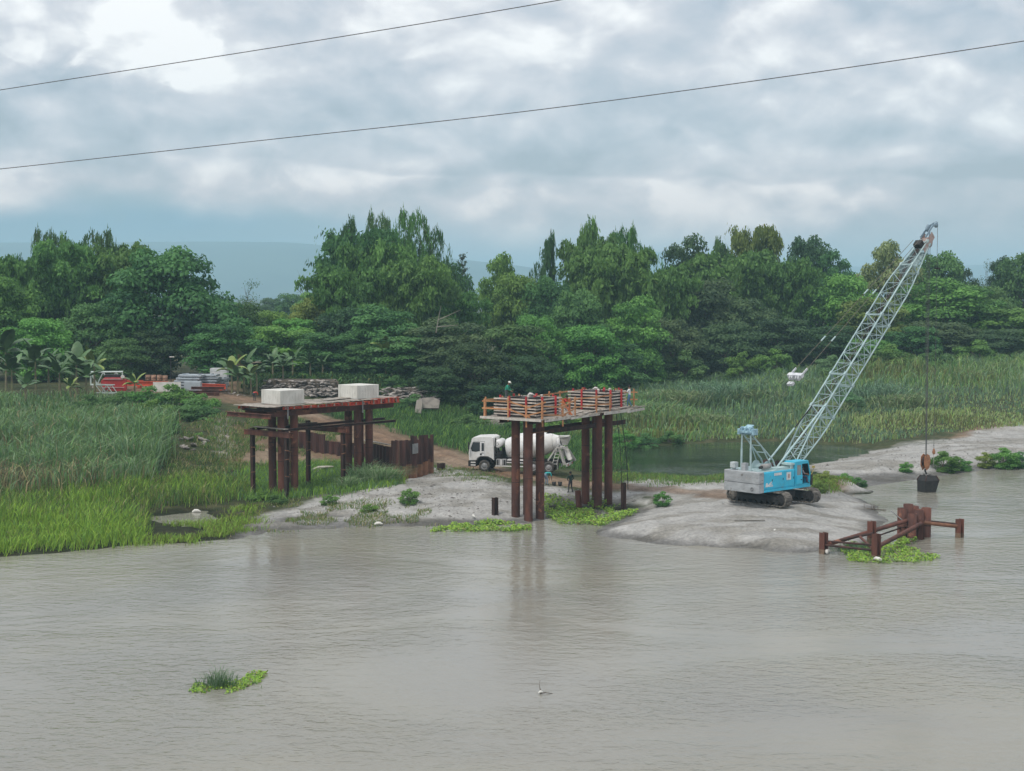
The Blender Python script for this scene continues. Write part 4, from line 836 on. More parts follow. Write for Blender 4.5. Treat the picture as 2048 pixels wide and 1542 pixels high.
def people(pier):
    M = MW[pier.name]
    stand_bend = dict(pelvis=(-.05, 0, .93), waist=(0, 0, 1.05), chest=(.10, 0, 1.24), neck=(.16, 0, 1.41), chin=(.22, 0, 1.48), skull=(.26, 0, 1.58), shL=(.13, .19, 1.37), shR=(.13, -.19, 1.37), elL=(.18, .26, 1.10), elR=(.22, -.24, 1.1), wrL=(.34, .2, .94), wrR=(.40, -.16, .98), haL=(.42, .17, .9), haR=(.49, -.13, .95))
    # green shirt, white hat: on the left form
    person('worker in green shirt and white hard hat standing at the left form', M @ Vector((-4.4, 1.95, 7.24)) + Vector((0, 0, .75)), R(-20), stand_bend, (.03, .30, .20), (.09, .10, .10), 1.58, (.75, .74, .66), sleeves='long')
    p = M @ Vector((-4.4, 1.95, 7.24)); b = MB(); [b.bar((x, -.3, 0), (x, -.3, .74), .05, .05, (1, 0, 0)) for x in (-.3, .3)]; [b.bar((x, .3, 0), (x, .3, .74), .05, .05, (1, 0, 0)) for x in (-.3, .3)]; b.box((0, 0, .77 - .04), (.8, .8, .04)); b.bar((-.3, -.3, .05), (.3, -.3, .7), .04, .04)
    o = b.build('work_trestle', WOODT()); o.location = p; tag(o, 'wooden trestle under the worker in the green shirt', 'trestle')
    # white shirt, jeans at the right end
    person('worker in white shirt and blue jeans at the right end of the deck', M @ Vector((5.75, -1.95, 7.26)), R(165), dict(elL=(.15, .26, 1.2), wrL=(.38, .2, 1.24), haL=(.46, .18, 1.26), elR=(-.02, -.27, 1.14), wrR=(.05, -.27, .9), haR=(.08, -.27, .81), knL=(.12, .1, .5), anL=(.12, .12, .09), toL=(.28, .13, .04), anR=(-.16, -.12, .10), toR=(0, -.14, .04)), (.80, .80, .78), (.12, .24, .42), 1.62)
    crouch = dict(pelvis=(-.22, 0, .42), waist=(-.16, 0, .55), chest=(-.02, 0, .74), neck=(.06, 0, .91), chin=(.11, 0, .98), skull=(.14, 0, 1.08), shL=(.02, .19, .87), shR=(.02, -.19, .87), elL=(.2, .24, .66), elR=(.22, -.24, .68), wrL=(.42, .15, .72), wrR=(.42, -.15, .74), haL=(.5, .12, .74), haR=(.5, -.12, .76), hiL=(-.2, .1, .40), hiR=(-.2, -.1, .40), knL=(.22, .17, .50), knR=(.22, -.17, .50), anL=(.02, .15, .09), anR=(.02, -.15, .09), toL=(.2, .17, .035), toR=(.2, -.17, .035))
    person('worker in red shirt and dark trousers crouching between the two forms', M @ Vector((.6, .3, 7.26)), R(-30), crouch, (.50, .05, .04), (.04, .045, .07), 1.6, sleeves='long')
    bend = dict(pelvis=(-.18, 0, .90), waist=(-.06, 0, 1.0), chest=(.16, 0, 1.05), neck=(.34, 0, 1.02), chin=(.41, 0, .98), skull=(.50, 0, .92), shL=(.29, .19, 1.0), shR=(.29, -.19, 1.0), elL=(.36, .22, .74), elR=(.36, -.22, .74), wrL=(.42, .15, .52), wrR=(.42, -.15, .52), haL=(.44, .13, .43), haR=(.44, -.13, .43), hiL=(-.18, .09, .88), hiR=(-.18, -.09, .88))
    def gp(u, v, z): p = W(u, v, z); return Vector((p.x, p.y, gz(p.x, p.y)))
    person('worker in turquoise shirt bending down beside the mixer truck', gp(1093, 973, .85), R(40), bend, (.05, .42, .42), (.20, .25, .32), 1.62)
    person('worker in dark green shirt standing on the sand behind the truck', gp(1141, 984, .75), R(120), dict(elL=(.02, .3, 1.16), wrL=(.1, .2, 1.02), haL=(.12, .13, 1.0), elR=(.02, -.3, 1.16), wrR=(.1, -.2, 1.02), haR=(.12, -.13, 1.0), knL=(.05, .14, .5), anL=(.02, .17, .09), toL=(.18, .2, .035), anR=(-.06, -.18, .09), toR=(.1, -.2, .035)), (.035, .07, .055), (.06, .055, .07), 1.6, sleeves='long')
    person('person in orange shirt stooping on the haul road behind the left pier', gp(509, 801, 4.5), R(60), bend, (.62, .08, .05), (.07, .07, .08), 1.55)
    for i, (u, v, s, lb) in enumerate(((1108, 972, .28, 'left black bucket on the road behind the mixer truck'), (1120, 971, .26, 'right black bucket on the road behind the mixer truck'))):
        b = MB(); b.lathe([(0, .13), (.3, .17), (.3, .155), (.02, .12)], (0, 0, 0), (0, 0, 1), 14); b.path([(-.165, 0, .29), (-.1, 0, .40), (.1, 0, .40), (.165, 0, .29)], .008, 4); o = b.build('bucket', mat('black plastic', (.015, .015, .015), None, .5)); o.location = gp(u, v, .85); tag(o, lb, 'bucket')

# ---------------------------------------------------------------- concrete mixer truck
def mixer_truck():
    p = W(975, 941, 1.08); z = gz(p.x, p.y)
    t = thing('mixer_truck', 'white concrete mixer truck parked on the dirt road', 'truck', (p.x, p.y, z - .03), R(180 - 13))
    t.scale = (.94, .94, .94)
    w = 1.18                                             # half width; vehicle faces local +x, its left side is +y
    cab = [(1.36, .95), (1.40, 1.55), (1.32, 2.15), (1.10, 2.86), (.92, 2.98), (.2, 3.03), (-.55, 3.06), (-.82, 2.95), (-.86, .98), (-.62, 1.18), (-.35, 1.32), (.35, 1.32), (.62, 1.15), (.72, .95)]
    b = MB(); b.prism(cab, (0, 0, 0), (1, 0, 0), (0, 0, 1), 2 * w); c = b.build('cab', WHITE(), t, .04)
    for s in (-1, 1):
        y = s * (w + .004)
        b = MB(); b.prism([(1.12, 1.75), (1.2, 2.0), (1.02, 2.55), (.38, 2.55), (.38, 1.78), (.75, 1.70)], (0, y, 0), (1, 0, 0), (0, 0, 1), .02); b.build('side_window', GLASS(), c)
        b = MB(); b.prism([(.24, 1.78), (.24, 2.48), (.02, 2.48), (.02, 1.78)], (0, y, 0), (1, 0, 0), (0, 0, 1), .02); b.build('quarter_window', GLASS(), c)
        b = MB(); [b.bar(a_, b_, .012, .02) for a_, b_ in (((-.05, y, 1.36), (-.05, y, 2.62)), ((-.05, y, 2.62), (1.0, y, 2.62)), ((1.25, y, 1.2), (1.25, y, 1.8)))]; b.build('door_seam', DARK(), c)
        b = MB(); b.lathe([(0, .09), (.01, .09)], (.30, y, 1.50), (0, s, 0), 14, caps=True); b.build('door_emblem', mat('black emblem', (.015, .015, .02)), c)
        b = MB(); b.bar((.05, y + s * .02, 1.62), (.24, y + s * .02, 1.62), .03, .035); b.build('door_handle', DARK(), c)
        b = MB(); b.bar((1.15, y, 2.62), (1.3, y + s * .28, 2.6), .03, .03); b.box((1.32, y + s * .3, 2.25), (.10, .2, .62)); b.build('mirror', DARK(), c)
        b = MB(); b.path([(.66, y, .75), (.58, y, 1.05), (.3, y, 1.28), (-.3, y, 1.28), (-.6, y, 1.05), (-.72, y, .72)], .06, 6); b.build('wheel_arch', DARK(), c)
    b = MB(); b.prism([(1.405, 1.62), (1.335, 2.14), (1.13, 2.78), (1.12, 2.78), (1.32, 2.14), (1.39, 1.62)], (0, 0, 0), (1, 0, 0), (0, 0, 1), 2 * w - .2); b.build('windscreen', GLASS(), c)
    b = MB(); b.b2((.74, -w, .42), (1.44, w, .93)); bp = b.build('bumper', DARK(), t, .03)
    for s in (-1, 1):
        for zz in (.55, .78): b = MB(); b.b2((.78, s * (w + .004) - .02, zz - .05), (1.2, s * (w + .004) + .02, zz + .05)); b.build('step', WHITE(), bp)
        b = MB(); b.b2((1.40, s * .85 - .2, .6), (1.46, s * .85 + .2, .8)); b.build('headlight', mat('lamp lens', (.6, .6, .58), None, .2), bp)
    b = MB(); b.b2((1.415, -.8, 1.0), (1.43, .8, 1.5)); b.build('grille', DARK(), c)
    b = MB()
    for y in (-.42, .42): hbeam(b, (1.2, y, .95), (-7.3, y, .95), .1, .28, .03)
    for x in (-1.2, -3, -5, -6.8): b.bar((x, -.42, .95), (x, .42, .95), .12, .2)
    b.build('chassis', DARK(), t)
    for x, du in ((0, 0), (-4.35, 1), (-5.7, 1)):
        for s in (-1, 1):
            r = .50; yo = s * w; wd = .55 if du else .30; prof = [(0, .29), (.02, .42), (.05, r - .03), (.09, r), (wd - .09, r), (wd - .05, r - .03), (wd, .36)]
            wh = bpy.data.objects.new('wheel', None); COL.objects.link(wh); wh.parent = t; wh.location = (x, yo, r)
            b = MB(); b.lathe([(d - wd + .02, q) for d, q in prof][::1], (0, 0, 0), (0, s, 0), 26); b.lathe([(0.02 - wd * 0, .42), (.0, .30)], (0, 0, 0), (0, s, 0), 26); b.build('tyre', TYRE(), wh)
            b = MB(); b.lathe([(.0, .30), (-.03, .28), (-.04, .22), (.02, .18), (.03, .1), (.04, .0)], (0, 0, 0), (0, s, 0), 20); b.build('rim', GREYM(), wh)
        b = MB(); b.tube((x, -w + .2, .5), (x, w - .2, .5), .09); b.build('axle', DARK(), t)
    for s in (-1, 1):                                    # tanks, guards, fenders
        b = MB(); b.b2((-1.95, s * .7, .55), (-1.05, s * (w - .02), 1.12)); tk = b.build('fuel_tank' if s < 0 else 'tool_box', GREYM(), t, .05)
        for x in (-1.8, -1.5, -1.2): b = MB(); b.b2((x - .06, s * (w - .02), .6), (x + .06, s * (w + .0), 1.08)); b.build('slat', DARK() if x != -1.5 else WHITE(), tk)
        b = MB(); b.b2((-3.65, s * (w - .05), .48), (-1.0, s * w, .56)); b.b2((-3.65, s * (w - .05), .80), (-2.0, s * w, .88)); b.b2((-3.6, s * .6, 1.0), (-2.05, s * (w - .05), 1.1)); b.build('side_guard', WHITE(), t)
        b = MB(); b.lathe([(0, .62), (.5, .62), (.5, .60), (0, .60)], (-4.35, s * (w - .05 - .25) - s * .25, .52), (0, s, 0), 20); fe = b.build('fender', DARK(), t); fe.scale = (1, 1, 1)
    # drum
    a, e = Vector((-1.75, 0, 1.98)), Vector((-6.55, 0, 2.66)); ax = (e - a).normalized(); L = (e - a).length
    b = MB(); b.lathe([(0, .25), (.02, .72), (.12, .82), (1.25, 1.12), (2.6, 1.16), (3.0, 1.12), (4.25, .72), (L - .12, .52), (L, .50), (L, .38), (L - .5, .36)], a, ax, 36); dr = b.build('drum', WHITE(), t)
    for d, r in ((1.26, 1.122), (2.62, 1.165), (3.35, 1.015), (4.22, .735)): b = MB(); b.lathe([(d - .025, r - .004), (d - .02, r + .012), (d + .02, r + .008), (d + .025, r - .012)], a, ax, 36); b.build('seam_band', DUSTW(), dr)
    fr = frame(ax)
    for s in (-1, 1):                                    # ring logo painted on the drum side
        b = MB(); cpos = a + ax * 1.95 + Vector((0, s * 1.145, 0)); b.lathe([(0, .16), (.008, .16), (.008, .10), (0, .10)], cpos, (0, s, 0), 22); b.bar(cpos + Vector((-.24, s * .01, -.02)), cpos + Vector((.24, s * .01, .10)), .02, .05); b.build('logo', mat('violet logo paint', (.16, .09, .30)), dr)
    b = MB(); b.lathe([(0, .2), (.03, .33), (.08, .36), (1.92, .36), (1.97, .33), (2.0, .2)], (-1.12, -1.0, 2.40), (0, 1, 0), 24, caps=True); tk = b.build('water_tank', WHITE(), t)
    b = MB(); b.lathe([(0, .13), (.02, .13), (.02, .10), (0, .10)], (-1.12, 1.0, 2.4), (0, 1, 0), 16); b.build('tank_cap', GREYM(), tk)
    b = MB(); b.b2((-1.55, -.95, 1.05), (-1.5, .95, 2.1)); [b.tube((-1.4, y, 1.0), (-1.1, y, 2.1), .05) for y in (-.8, .8, .5)]; b.tube((-.97, .95, 1.3), (-.97, .95, 2.9), .07); b.b2((-1.45, -.6, 1.1), (-1.0, .9, 1.7)); b.build('front_pedestal', DARK(), t)
    for q in range(4): b = MB(); b.path([(-1.0 - .12 * q, 1.02, 1.2 + .1 * q), (-1.2 - .1 * q, 1.06, 1.6), (-1.5, 1.0, 1.5 + .1 * q)], .025, 5); b.build('hose', DARK(), t)
    # rear frame, hopper, chutes, ladder
    b = MB()
    for s in (-1, 1):
        b.bar((-5.55, s * .75, 1.05), (-6.35, s * .6, 2.3), .10, .12); b.bar((-6.95, s * .75, 1.05), (-6.4, s * .6, 2.3), .08, .10); b.tube((-6.1, s * .35, 1.78), (-6.1, s * .62, 1.78), .17, n=16)
    b.bar((-6.4, -.65, 2.3), (-6.4, .65, 2.3), .1, .1); b.build('rear_pedestal', DUSTW(), t)
    b = MB(); b.add([(-6.5, -.5, 2.95), (-7.35, -.5, 3.0), (-7.35, .5, 3.0), (-6.5, .5, 2.95), (-6.75, -.2, 2.35), (-7.1, -.2, 2.35), (-7.1, .2, 2.35), (-6.75, .2, 2.35)], [(0, 1, 5, 4), (1, 2, 6, 5), (2, 3, 7, 6), (3, 0, 4, 7)]); b.bar((-6.4, 0, 3.12), (-7.3, 0, 3.16), .9, .04); b.build('hopper', DUSTW(), t)
    def chute(p, q, r, nm='chute'): b = MB(); b.lathe([(0, r), ((Vector(q) - Vector(p)).length, r * .95)], p, Vector(q) - Vector(p), 12, math.pi * 1.0, math.pi * 2.0); b.lathe([(0, r + .02), ((Vector(q) - Vector(p)).length, r * .95 + .02)], p, Vector(q) - Vector(p), 12, math.pi, 2 * math.pi); return b.build(nm, DUSTW(), t)
    chute((-6.9, .1, 2.3), (-7.5, .75, 1.25), .24); chute((-7.1, -.3, 2.0), (-7.6, -.9, 1.0), .22); chute((-6.75, .95, 1.95), (-7.15, 1.0, .75), .20, 'spare_chute')
    b = MB(); [b.tube((-6.0 - dx, 1.08, .75), (-6.5 - dx, 1.0, 2.5), .03) for dx in (0, .38)]; [b.tube((-6.0 - .5 * k / 6, 1.08, .8 + k * .28), (-6.38 - .5 * k / 6, 1.08, .8 + k * .28), .022) for k in range(6)]; b.build('ladder', DUSTW(), t)
    b = MB(); b.path([(-6.3, .9, 2.5), (-6.3, .95, 3.05), (-7.2, .9, 3.15), (-7.5, .5, 3.1)], .03, 6); b.b2((-6.95, -.3, 1.4), (-6.75, .5, 2.0)); b.b2((-7.15, -.95, 1.35), (-6.7, -.5, 1.9)); b.b2((-7.0, .3, 2.1), (-6.6, .9, 2.3)); b.build('service_platform', DUSTW(), t)
    b = MB(); b.b2((-7.35, -w, .62), (-7.2, w, .85)); bu = b.build('rear_bumper', DUSTW(), t)
    for s in (-1, 1): b = MB(); b.b2((-7.38, s * .9 - .15, .66), (-7.352, s * .9 + .15, .8)); b.build('tail_lamp', REDP(), bu); b = MB(); b.b2((-6.45, s * .62, .35), (-6.43, s * (w), 1.15)); b.build('mud_flap', DUSTW(), t)

# ---------------------------------------------------------------- crawler crane
def crawler_crane():
    C = Vector((18.45, 105.24, 0)); hd = R(41.5); z0 = gz(C.x, C.y) + .02
    t = thing('crawler_crane', 'blue crawler crane with long pale lattice boom on the sandbar', 'crane', (C.x, C.y, z0), hd)
    rel = R(-48) - hd
    def U(x, y, z): c_, s_ = math.cos(rel), math.sin(rel); return Vector((c_ * x - s_ * y, s_ * x + c_ * y, z))
    RU = Matrix.Rotation(rel, 3, 'Z')
    for s in (-1, 1):
        y = s * 1.62; cr = bpy.data.objects.new('crawler', None); COL.objects.link(cr); cr.parent = t; cr.location = U(0, y, 0); cr.rotation_euler = (0, 0, rel)
        b = MB(); Ls, r = 2.12, .46; per = 4 * Ls + 2 * math.pi * r; n = 46; step = per / n
        for i in range(n):
            d = i * step
            if d < 2 * Ls: p, tg = Vector((-Ls + d, 0, 2 * r)), Vector((1, 0, 0))
            elif d < 2 * Ls + math.pi * r: a = (d - 2 * Ls) / r; p, tg = Vector((Ls + r * math.sin(a), 0, r + r * math.cos(a))), Vector((math.cos(a), 0, -math.sin(a)))
            elif d < 4 * Ls + math.pi * r: p, tg = Vector((Ls - (d - 2 * Ls - math.pi * r), 0, 0)), Vector((-1, 0, 0))
            else: a = (d - 4 * Ls - math.pi * r) / r; p, tg = Vector((-Ls - r * math.sin(a), 0, r - r * math.cos(a))), Vector((-math.cos(a), 0, math.sin(a)))
            nr = Vector((0, 1, 0)).cross(tg); nr = -nr if (p - Vector((max(-Ls, min(Ls, p.x)), 0, r))).dot(nr) < 0 else nr
            fr = Matrix((tg, Vector((0, 1, 0)), tg.cross(Vector((0, 1, 0))))).transposed(); b.box(p + Vector((0, 0, .05)), (step * .93, .74, .07), fr); b.box(p + nr * .05 + Vector((0, 0, .05)), (step * .2, .74, .05), fr)
        b.build('track', TRACKM(), cr)
        b = MB(); b.box((0, 0, .51), (4.3, .46, .52)); b.box((0, -.26 if s > 0 else -.26, .45), (3.4, .06, .3)); b.build('track_frame', DARK(), cr, .03)
        for x, nm in ((-Ls, 'sprocket'), (Ls, 'idler')):
            b = MB(); b.lathe([(0, .12), (.0, .36), (.06, .38), (.52, .38), (.58, .36), (.58, .12)], (x, -.29, .51), (0, 1, 0), 20, caps=True)
            for q in range(6): a = q * math.pi / 3; b.box((x + .24 * math.cos(a), -.30, .51 + .24 * math.sin(a)), (.1, .04, .1))
            b.build(nm, TRACKM() if nm == 'sprocket' else DARK(), cr)
        for q in range(8): b = MB(); b.tube((-1.75 + q * .5, -.3, .24), (-1.75 + q * .5, .3, .24), .15, n=12); b.build('roller', DARK(), cr)
    b = MB(); b.box((0, 0, .62), (2.6, 1.6, .5), RU); b.box((0, 0, .58), (.7, 3.0, .4), RU); b.tube((0, 0, .85), (0, 0, 1.12), 1.0, n=28); b.build('car_body', DARK(), t)
    b = MB(); b.b2((-3.2, -1.45, 1.06), (2.1, 1.45, 1.20)); b.build('turntable_frame', DARK(), t)
    # counterweight in two slabs
    for za, zb, nm in ((1.02, 1.64, 'counterweight_slab'), (1.67, 2.44, 'counterweight_slab')):
        b = MB(); b.prism([(-3.62, -1.40), (-3.48, -1.56), (-2.98, -1.56), (-2.98, 1.56), (-3.48, 1.56), (-3.62, 1.40)], (0, 0, (za + zb) / 2), (1, 0, 0), (0, 1, 0), zb - za); cw = b.build(nm, CWGT(), t, .02)
        if za < 1.5: b = MB(); b.lathe([(0, .13), (.03, .13), (.03, .07), (0, .06)], (-3.63, -1.05, 1.3), (-1, 0, 0), 16); b.build('lifting_eye', GREYM(), cw)
        else:
            for y, w_, h_ in ((-.7, .5, .06), (-.55, .06, .3), (.2, .6, .05), (-.95, .05, .35)): b = MB(); b.b2((-3.632, y - w_ / 2, 2.0 - h_ / 2), (-3.618, y + w_ / 2, 2.0 + h_ / 2)); b.build('scraped_paint', mat('bare patch', (.42, .42, .42), (.30, .30, .30), .7, 6), cw)
    # engine house with doors
    b = MB(); b.b2((-2.97, -1.52, 1.22), (.42, 1.52, 2.42)); hs = b.build('engine_house', TEAL(), t, .03)
    b = MB(); b.b2((-2.97, -1.55, 1.04), (2.2, -1.35, 1.21)); b.b2((-2.97, 1.35, 1.04), (2.2, 1.55, 1.21)); b.build('side_sill', TEAL(), t)
    for s in (-1, 1):
        for (x0, x1) in ((-2.93, -1.98), (-1.94, -.78), (-.74, .38)):
            b = MB(); b.b2((x0, s * 1.525 - .012, 1.3), (x1, s * 1.525 + .012, 2.36)); d = b.build('panel_door', TEAL(), hs, .01)
            b = MB(); b.b2((x1 - .12, s * 1.54 - .012, 1.75), (x1 - .06, s * 1.54 + .012, 1.9)); b.build('latch', DARK(), d)
    lw = mat('white decal', (.72, .74, .74), (.62, .64, .64), .5); y = -1.546
    b = MB(); b.b2((-1.85, y - .006, 2.12), (-1.05, y + .006, 2.30)); b.build('name_plate', lw, hs)
    b = MB(); b.b2((-.50, y - .006, 1.72), (-.02, y + .006, 2.25)); pl = b.build('notice_plate', lw, hs); b = MB(); b.b2((-.36, y - .010, 1.84), (-.16, y - .007, 2.12)); b.build('notice_print', mat('faded pink print', (.55, .38, .36)), pl)
    b = MB()                                             # slanted white emblem with two sweeping bars
    for poly in ([(-2.80, 1.40), (-2.72, 1.68), (-2.58, 1.68), (-2.50, 1.52), (-2.20, 1.74), (-2.06, 1.74), (-2.42, 1.44), (-2.52, 1.40)], [(-2.42, 1.55), (-2.05, 1.60), (-2.05, 1.55), (-2.30, 1.50)], [(-2.48, 1.46), (-1.99, 1.48), (-1.99, 1.41), (-2.40, 1.40)]): b.prism(poly, (0, y, 0), (1, 0, 0), (0, 0, 1), .012)
    b.build('emblem', lw, hs)
    b = MB(); b.b2((-2.95, -1.45, 2.42), (.4, 1.45, 2.47)); dk = b.build('roof_deck', PALEB(), t)
    b = MB(); b.b2((-1.3, -1.3, 2.47), (.2, -.55, 2.58)); b.build('roof_hatch', PALEB(), dk)
    # cab with glass, open door
    cb = bpy.data.objects.new('cab', None); COL.objects.link(cb); cb.parent = t
    x0, x1, ya, yb, zb, zt = .46, 2.15, -1.55, -.58, 1.22, 2.92
    b = MB(); b.b2((x0, ya, zb), (x1, yb, zb + .08)); b.b2((x0, ya, zt - .07), (x1 - .22, yb, zt)); b.b2((x0, ya, zb + .08), (x0 + .06, yb, zt - .07)); b.b2((x0 + .06, yb - .05, zb + .08), (x1, yb, 1.9)); b.b2((x0 + .06, yb - .05, zt - .2), (x1 - .2, yb, zt - .07))
    b.b2((x0 + .06, ya, zb + .08), (1.22, ya + .05, 1.88)); b.b2((x0 + .06, ya, 2.66), (1.22, ya + .05, zt - .07)); b.b2((x0 + .06, ya, 1.88), (x0 + .2, ya + .05, 2.66)); b.b2((1.14, ya, 1.88), (1.22, ya + .05, 2.66)); b.b2((1.22, ya, 2.72), (x1 - .2, ya + .05, zt - .07))
    b.bar((x1 - .04, ya + .03, zb + .05), (x1 + .02, ya + .03, 1.95), .06, .06, (0, 1, 0)); b.bar((x1 + .02, ya + .03, 1.95), (x1 - .25, ya + .03, zt - .03), .06, .06, (0, 1, 0)); b.bar((x1 + .02, yb - .03, 1.95), (x1 - .25, yb - .03, zt - .03), .06, .06, (0, 1, 0)); b.b2((x1 - .06, ya + .06, zb + .08), (x1 - .02, yb, 1.75)); b.bar((x1 - .02, ya, 1.78), (x1 - .02, yb, 1.78), .05, .06)
    b.build('shell', TEAL(), cb)
    b = MB(); b.b2((x0 + .2, ya + .018, 1.88), (1.14, ya + .03, 2.66)); b.build('side_pane', mat('pale cab glass', (.22, .27, .28), (.30, .30, .29), .1, 1.5, spec=.6), cb)
    b = MB(); b.add([(x1 - .03, ya + .07, 1.8), (x1 - .03, yb - .06, 1.8), (x1 + .01, yb - .06, 1.95), (x1 + .01, ya + .07, 1.95), (x1 - .24, yb - .06, zt - .1), (x1 - .24, ya + .07, zt - .1)], [(0, 1, 2, 3), (3, 2, 4, 5)]); b.build('windscreen', GLASS(), cb)
    b = MB(); b.b2((.55, ya - .07, 1.34), (1.2, ya - .03, 1.95)); dr = b.build('sliding_door', TEAL(), cb, .01); b = MB(); b.b2((1.0, ya - .10, 1.6), (1.12, ya - .07, 1.66)); b.build('door_handle', DARK(), dr)
    b = MB(); b.b2((.8, -1.25, zb + .08), (1.35, -.75, 1.62)); b.b2((.72, -1.25, 1.6), (.85, -.75, 2.25)); b.build('seat', DARK(), cb)
    b = MB(); [b.tube((1.85, y, zb + .1), (1.75, y, 1.95), .025) for y in (-1.2, -1.05, -.9)]; b.build('control_lever', DARK(), cb)
    b = MB(); b.b2((.02, -1.5, 2.7), (.46, -.7, 2.84)); b.b2((.06, -1.48, 2.47), (.12, -1.40, 2.7)); b.b2((.2, -1.4, 2.47), (.44, -.7, 2.70)); b.build('rear_canopy', PALEB(), cb)
    b = MB(); b.b2((x1 + .02, ya - .05, 1.15), (x1 + .22, ya + .25, 1.9)); b.build('battery_box', DARK(), t)
    b = MB(); b.path([(x1 + .1, ya - .02, 1.9), (x1 + .3, ya - .05, 2.2), (x1 + .3, ya - .05, 2.35)], .025, 6); b.box((x1 + .3, ya - .05, 2.42), (.16, .14, .16)); b.build('work_lamp', mat('dull yellow', (.45, .36, .12)), t)
    # gantry
    top = Vector((-3.0, 0, 5.15))
    for s in (-1, 1):
        rod_obj('gantry_leg', t, (-3.02, s * .42, 2.42), (-3.02, s * .40, 4.0), .075, PALEB()); rod_obj('gantry_leg', t, (-3.02, s * .40, 4.0), (-3.0, s * .38, 5.1), .062, PALEB())
        rod_obj('gantry_strut', t, (-2.95, s * .36, 5.0), (-.75, s * .52, 3.05), .055, PALEB()); rod_obj('gantry_strut', t, (-.75, s * .52, 3.05), (-.45, s * .52, 2.46), .06, PALEB()); rod_obj('gantry_strut', t, (-1.9, s * .45, 4.05), (-.9, s * .62, 2.46), .04, PALEB())
    for f in (.2, .45, .72): p = Vector((-2.95, 0, 5.0)).lerp(Vector((-.75, 0, 3.05)), f); rod_obj('gantry_rung', t, p + Vector((0, -.45, 0)), p + Vector((0, .45, 0)), .035, PALEB())
    b = MB(); b.box((-3.0, 0, 5.13), (.34, 1.15, .16))
    for y in (-.42, -.3, .0, .3, .42): b.lathe([(0, .10), (.0, .30), (.025, .26), (.05, .30), (.05, .10)], (-2.93, y, 5.2), (0, 1, 0), 18, caps=True)
    b.box((-2.75, 0, 5.46), (.5, .6, .09), Matrix.Rotation(R(-25), 3, 'Y')); b.box((-2.9, .62, 5.12), (.45, .22, .4)); b.box((-2.86, -.6, 5.14), (.5, .2, .42)); b.build('gantry_head', mat('pale blue sheave paint', (.34, .52, .60), (.22, .36, .44), .6, 4, 0, .1), t, .02)
    b = MB(); b.box((-3.15, .95, 2.78), (.42, .42, .40)); b.box((-3.15, .95, 2.52), (.2, .2, .16)); b.build('light_box', mat('pale box paint', (.5, .55, .56)), t, .03)
    b = MB(); b.b2((-3.1, .0, 2.44), (-2.75, .35, 2.95)); b.build('air_cleaner', CWGT(), t)
    b = MB(); b.lathe([(0, .06), (.02, .19), (.86, .19), (.90, .06)], (-2.45, -.95, 2.72), (1, .1, 0), 18, caps=True); mf = b.build('muffler', mat('grey muffler', (.34, .33, .32), (.25, .24, .23), .7, 3), t); b = MB(); b.tube((-2.75, -.98, 2.70), (-2.46, -.95, 2.72), .10); b.build('exhaust_pipe', DARK(), mf)
    for xx, rr in ((-1.3, .36), (-.2, .34)):
        b = MB(); b.lathe([(0, rr + .1), (.05, rr + .1), (.05, rr * .7), (1.0, rr * .7), (1.0, rr + .1), (1.05, rr + .1)], (xx, -.5, 2.55), (0, 1, 0), 20, caps=True); b.build('winch_drum', PALEB() if rr > .35 else RUSTD(), t)
    # boom
    foot = Vector((1.25, 0, 1.95)); fw = MW[t.name] @ foot; q_ = (1848 - CX) / F; r_ = (q_ * fw.y - fw.x) / (math.cos(hd) - q_ * math.sin(hd)); y_t = fw.y + r_ * math.sin(hd); tipw = AT(1848, 486, y_t); tip = loc(t, tipw); tip.y = 0
    e = (tip - foot).normalized(); nrm = Vector((-e.z, 0, e.x)); Lb = (tip - foot).length; lat = Vector((0, 1, 0))
    def dims(s):                                          # half width, half depth along the boom
        if s < 4.2: f = s / 4.2; return .60, .10 + (.645 - .10) * f
        if s > Lb - 4.6: f = (Lb - s) / 4.6; return .30 + .345 * f, .20 + .445 * f
        return .645, .645
    def pt(s, a, b_): w_, d_ = dims(s); return foot + e * s + lat * (a * w_) + nrm * (b_ * d_)
    cuts = [0, 6.0, 9.2, 15.4, 21.0, Lb]; names = ['boom_base_section', 'boom_section', 'boom_section', 'boom_section', 'boom_tip_section']
    for q in range(5):
        s0, s1 = cuts[q], cuts[q + 1]; sec = bpy.data.objects.new(names[q], None); COL.objects.link(sec); sec.parent = t
        npan = max(3, round((s1 - s0) / 1.02)); ss = [s0 + (s1 - s0) * i / npan for i in range(npan + 1)]
        for a, b_ in ((-1, -1), (-1, 1), (1, -1), (1, 1)):
            m = MB(); m.path([pt(s, a, b_) for s in ss], .058, 7); m.build('chord', PALEB(), sec)
        m = MB()
        for i in range(npan):
            sa, sb = ss[i], ss[i + 1]
            for (a0, b0), (a1, b1) in (((-1, -1), (-1, 1)), ((1, -1), (1, 1)), ((-1, 1), (1, 1)), ((-1, -1), (1, -1))):
                m.tube(pt(sa, a0, b0), pt(sa, a1, b1), .026, n=5, caps=False); side = a0 == a1
                if side: m.tube(pt(sa, a0, b0), pt(sb, a1, b1), .026, n=5, caps=False); m.tube(pt(sa, a1, b1), pt(sb, a0, b0), .022, n=5, caps=False)
                else:
                    if i % 2: m.tube(pt(sa, a0, b0), pt(sb, a1, b1), .024, n=5, caps=False)
                    else: m.tube(pt(sa, a1, b1), pt(sb, a0, b0), .024, n=5, caps=False)
        m.build('lacing', PALEB(), sec)
        m = MB()
        for a0, b0, a1, b1 in ((-1, -1, -1, 1), (1, -1, 1, 1), (-1, 1, 1, 1), (-1, -1, 1, -1)): m.tube(pt(s1 - .12, a0, b0), pt(s1 - .12, a1, b1), .05, n=6)
